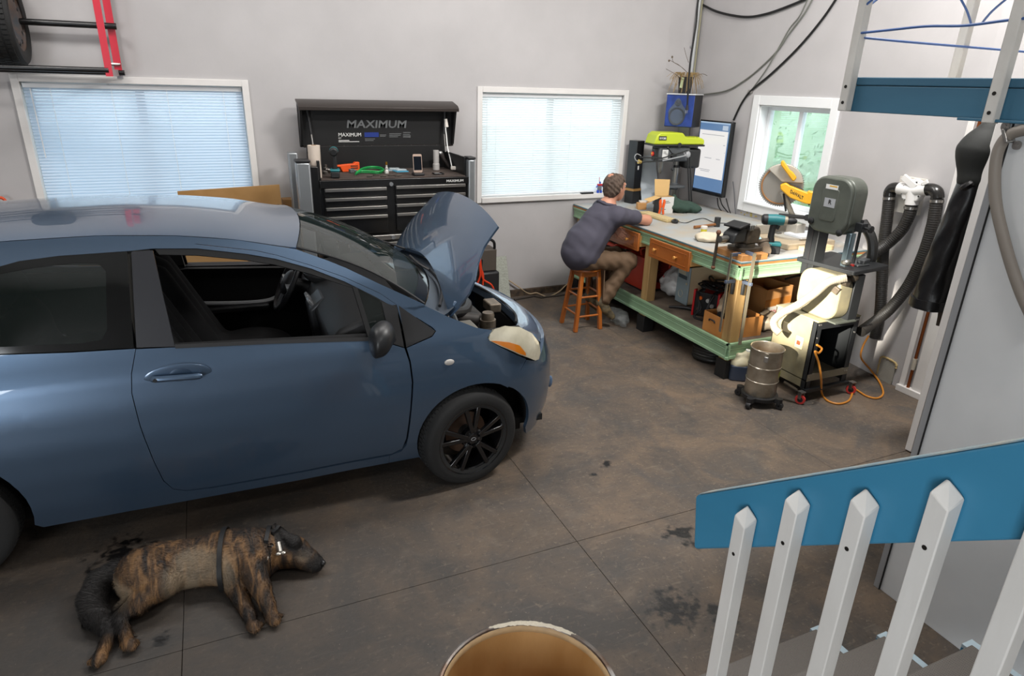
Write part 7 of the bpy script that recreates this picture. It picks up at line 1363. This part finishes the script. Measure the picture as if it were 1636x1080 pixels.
# ---- dog
def D(px, py, z): p = P(px, py, z=z); return (p.x, p.y, p.z)
def rad(c, r, rz=0): return ('e', c, r, (0,0,rz))
chest, belly, hip = D(392,893,.10), D(318,897,.090), D(246,914,.098); axz = math.atan2(chest[1]-hip[1], chest[0]-hip[0])
tailp = [D(188,912,.09), D(160,930,.075), D(148,958,.055), D(153,985,.045), D(172,1000,.035), D(184,1000,.03)]
dog = [rad(chest, (.155,.150,.108), axz), rad(D(362,888,.10), (.15,.140,.102), axz), rad(belly, (.18,.128,.094), axz), rad(D(272,905,.095), (.14,.125,.092), axz), rad(hip, (.125,.138,.102), axz), rad(D(218,918,.095), (.075,.115,.09), axz),
       ('c', D(405,880,.12), D(432,878,.10), .098, .082), ('c', D(432,878,.10), D(455,882,.085), .082, .066), ('e', D(466,880,.078), (.078,.068,.066), (0,0,axz)), ('c', D(474,885,.078), D(492,893,.062), .054, .042), ('c', D(492,893,.060), D(507,899,.045), .040, .030), ('c', D(488,897,.035), D(503,906,.028), .026, .020),
       ('e', D(514,899,.048), (.014,.014,.012), None, .01),
       ('c', D(402,908,.13), D(416,938,.10), .062, .044, .02), ('c', D(416,938,.10), D(428,966,.06), .042, .031, .012), ('c', D(428,966,.06), D(434,984,.035), .030, .025, .01), ('e', D(437,989,.026), (.038,.028,.024), (0,0,-1.2), .01),
       ('c', D(372,928,.055), D(386,957,.048), .050, .036, .015), ('c', D(386,957,.048), D(399,984,.036), .034, .027, .01), ('e', D(405,1000,.025), (.038,.028,.023), (0,0,-1.2), .01),
       ('c', D(425,905,.05), D(412,918,.045), .036, .036, .015),
       ('c', D(232,915,.14), D(258,932,.115), .092, .070), ('c', D(258,932,.115), D(222,962,.085), .066, .044, .012), ('c', D(222,962,.085), D(190,987,.060), .044, .028, .01), ('c', D(190,987,.060), D(202,1016,.038), .028, .023, .008), ('e', D(207,1029,.026), (.040,.029,.024), (0,0,-1.0), .008),
       ('c', D(235,938,.05), D(202,972,.04), .050, .034, .012), ('c', D(202,972,.04), D(182,1000,.033), .034, .026, .008), ('c', D(182,1000,.033), D(165,1038,.028), .026, .023, .008), ('e', D(159,1052,.025), (.040,.029,.023), (0,0,-1.9), .008)]
for base_, d_ in ((D(438,989,0), Vector((.3,-.95,0))), (D(407,1002,0), Vector((.25,-.95,0))), (D(210,1032,0), Vector((.25,-.95,0))), (D(158,1056,0), Vector((-.25,-.95,0)))):
    d_ = d_.normalized(); sd = Vector((d_.y,-d_.x,0))
    for k in (-1.5,-.5,.5,1.5): c_ = Vector(base_)+d_*(.030-.005*abs(k))+sd*k*.014+Vector((0,0,.020)); dog.append(('e', tuple(c_), (.013,.011,.012), None, .006))
for i in range(len(tailp)-1): dog.append(('c', tailp[i], tailp[i+1], (.050,.052,.054,.050,.042)[i], (.052,.054,.050,.042,.022)[i], .012))
ears = [D(447,862,.135), D(462,860,.150), D(470,866,.135)]
dog += [('c', D(460,872,.130), D(470,866,.150), .024, .030, .012), ('c', D(470,866,.150), D(455,856,.172), .030, .020, .012), ('c', D(455,856,.172), D(440,838,.182), .020, .005, .01)]
def pd(V, pts, r): 
    m_ = np.full(len(V), 9.)
    for i in range(len(pts)-1):
        a, b = np.array(pts[i]), np.array(pts[i+1]); t_ = np.clip((V-a)@(b-a)/((b-a)@(b-a)), 0, 1); m_ = np.minimum(m_, np.linalg.norm(V-a-t_[:,None]*(b-a), axis=1))
    return np.clip(2.0-m_/r, 0, 1)
def pdp(V, pts, r): return np.clip(pd(V, pts, r)*1.0-.25, 0, 1)
def dark(V): return np.maximum.reduce([pd(V, tailp, .062), pd(V, [D(472,868,.155), D(455,856,.172), D(440,838,.182)], .034), pd(V, [D(500,898,.05), D(516,903,.04)], .036), .8*pd(V, [D(470,876,.13), D(492,884,.10)], .022)])
def pale(V): return np.maximum.reduce([pdp(V, [D(300,938,.07), D(272,930,.12)], .040), .8*pdp(V, [D(180,945,.08), D(190,962,.09)], .045), .7*pdp(V, [D(350,915,.12), D(310,905,.14)], .06), .6*pdp(V, [D(478,890,.12), D(486,888,.11)], .022)])
def fur_mat():
    m = bpy.data.materials.new('brindle_fur'); m.use_nodes = True; nt = m.node_tree; b = nt.nodes['Principled BSDF']; N = nt.nodes.new; L = nt.links.new; b.inputs['Roughness'].default_value = .7
    tc = N('ShaderNodeTexCoord'); mp = N('ShaderNodeMapping'); mp.inputs['Rotation'].default_value = (0,0,-.15); mp.inputs['Scale'].default_value = (16,4,4); L(tc.outputs['Object'], mp.inputs[0])
    n = N('ShaderNodeTexNoise'); n.inputs['Scale'].default_value = 2.0; n.inputs['Detail'].default_value = 6; n.inputs['Distortion'].default_value = .9; L(mp.outputs[0], n.inputs['Vector'])
    r = N('ShaderNodeValToRGB'); e = r.color_ramp.elements; e[0].position = .38; e[0].color = (*S('#1b140f'), 1); e[1].position = .66; e[1].color = (*S('#7a5a38'), 1); x = e.new(.50); x.color = (*S('#46321f'), 1); L(n.outputs['Fac'], r.inputs[0])
    c = r.outputs[0]
    for at, col in (('pale', '#94836c'), ('dark', '#120e0c')):
        a = N('ShaderNodeAttribute'); a.attribute_name = at; mx = N('ShaderNodeMix'); mx.data_type = 'RGBA'; L(a.outputs['Fac'], mx.inputs[0]); L(c, mx.inputs[6]); mx.inputs[7].default_value = (*S(col), 1); c = mx.outputs[2]
    L(c, b.inputs['Base Color']); n2 = N('ShaderNodeTexNoise'); n2.inputs['Scale'].default_value = 120; mp2 = N('ShaderNodeMapping'); mp2.inputs['Scale'].default_value = (.25,1,1); L(tc.outputs['Object'], mp2.inputs[0]); L(mp2.outputs[0], n2.inputs['Vector'])
    bp = N('ShaderNodeBump'); bp.inputs['Strength'].default_value = .6; bp.inputs['Distance'].default_value = .006; L(n2.outputs['Fac'], bp.inputs['Height']); L(bp.outputs[0], b.inputs['Normal']); return m
FUR = fur_mat()
DOG = sdf_obj('dog', dog, .0085, FUR, k=.035, warp=lambda V: np.stack([V[:,0], V[:,1], np.maximum(V[:,2], .002)], 1), attr={'dark': dark, 'pale': pale}); tag(DOG, 'brindle dog asleep on its side on the floor in a black harness', 'dog')
# fur: short tapered blades laid towards the tail
me = DOG.data; n = len(me.polygons); cen = np.empty(n*3); me.polygons.foreach_get('center', cen); cen = cen.reshape(-1,3); nor = np.empty(n*3); me.polygons.foreach_get('normal', nor); nor = nor.reshape(-1,3)
rg_ = np.random.default_rng(4); rep = 3; cen = np.repeat(cen, rep, 0)+rg_.normal(0,.003,(n*rep,3)); nor = np.repeat(nor, rep, 0); keep = cen[:,2] > .02; cen, nor = cen[keep], nor[keep]; n = len(cen)
head = np.array(D(466,880,.08)); L_ = np.where(np.linalg.norm(cen-head, axis=1) < .14, .006, .013)*rg_.uniform(.7,1.2,n); L_ = np.where(pd(cen, tailp, .075) > .3, .024, L_)
flow = np.array([-math.cos(axz), -math.sin(axz), 0])*1.0; fl = np.tile(flow, (n,1)); legs = cen[:,1] < np.array(D(320,945,.05))[1]; fl[legs] = np.array([-.1,-1,-.2]); fl = fl+rg_.normal(0,.25,(n,3)); fl -= nor*np.sum(fl*nor,1)[:,None]; fl /= np.linalg.norm(fl,axis=1)[:,None]+1e-6
dr = fl*.95+nor*.22; sd = np.cross(dr, nor); sd /= np.linalg.norm(sd,axis=1)[:,None]+1e-6; wv = .0013
V = np.empty((n*3,3)); V[0::3] = cen+sd*wv-nor*.002; V[1::3] = cen-sd*wv-nor*.002; V[2::3] = cen+dr*L_[:,None]; V[:,2] = np.maximum(V[:,2], .003)
fm = bpy.data.meshes.new('fur'); fm.from_pydata(V.tolist(), [], np.arange(n*3).reshape(-1,3).tolist()); fm.materials.append(FUR)
for nm_, fn_ in (('dark', dark), ('pale', pale)): a = fm.attributes.new(nm_, 'FLOAT', 'POINT'); a.data.foreach_set('value', np.repeat(fn_(cen), 3).astype(np.float32))
fo = link('fur', fm, DOG); fo['kind'] = 'stuff'
from mathutils.bvhtree import BVHTree
bvh = BVHTree.FromPolygons([v.co for v in me.vertices], [p_.vertices[:] for p_ in me.polygons])
def strap(name, a, b, rr, mat, thick=.006, lift=.016, na=44, par=DOG, rmax=.19):
    """band hugging the body in the plane through point a with normal a->b"""
    a = Vector(a); d = (Vector(b)-a).normalized(); u = d.cross(Vector((0,0,1))).normalized(); w2 = d.cross(u); pts = []
    for k in range(na):
        an = 2*math.pi*k/na; dr_ = u*math.cos(an)+w2*math.sin(an); h = bvh.ray_cast(a+dr_*.35, -dr_, .5)
        if h[0] is not None and (h[0]-a).length < rmax: q = h[0]+dr_*lift; pts.append(Vector((q.x,q.y,max(.004,q.z))))
    mb = MB(); m_ = len(pts); vs = []
    for p_ in pts: vs += [p_-d*rr, p_+d*rr, p_+d*rr-(p_-a).normalized()*thick, p_-d*rr-(p_-a).normalized()*thick]
    mb.add(vs, [(4*i+k, 4*((i+1)%m_)+k, 4*((i+1)%m_)+(k+1)%4, 4*i+(k+1)%4) for i in range(m_) for k in range(4)]); return mb.build(name, mat, par), pts
WEB = M('webbing_black', '#0c0c0d', .6)
st_, sp_ = strap('harness_girth', D(361,888,.09), D(375,886,.09), .010, WEB); st2, sp2 = strap('harness_neck', D(427,880,.09), D(440,880,.085), .009, WEB, rmax=.125); c3, sp3 = strap('collar', D(443,880,.085), D(455,882,.085), .008, WEB, rmax=.11)
p = Vector(D(441,872,.185)); MB().lathe([(.010,0),(.014,.003),(.010,.006)], Vector(D(432,872,.178)), 12).build('harness_ring', M('ring_dark', '#1c1c1e', .3, .8), DOG)
tg = thing('x', 'x', 'x'); bpy.data.objects.remove(tg)
BONE = M('bone_silver', '#b8b4ac', .3, .8); cpt = Vector(D(447,876,.175)); ca = (Vector(D(449,886,.16))-Vector(D(445,868,.18))).normalized()
MB().cyl(cpt-ca*.03, cpt+ca*.02, .009, n=10).ell(cpt+ca*.028+Vector((.010,0,.002)), (.012,.010,.006), 10).ell(cpt+ca*.028-Vector((.010,0,-.002)), (.012,.010,.006), 10).build('bone_tag', BONE, DOG)
MB().tube(crv([D(428,890,.15), D(424,898,.14), D(418,906,.125), D(414,912,.11)], 4), .008, 6).build('chest_buckle', BONE, DOG)
MB().ell(D(486,878,.105), (.006,.005,.004), 8).build('eye', M('dog_eye', '#0a0808', .1), DOG); MB().ell(D(516,899,.052), (.013,.015,.012), 12).build('nose', M('dog_nose', '#141314', .35, bump=.3, bscale=200), DOG)
mb = MB().tube(crv([D(484,903,.035), D(494,906,.032), D(506,907,.03), D(513,903,.035)], 4), .0035, 6); mb.build('mouth_line', M('dog_lip', '#1b1718', .4), DOG)
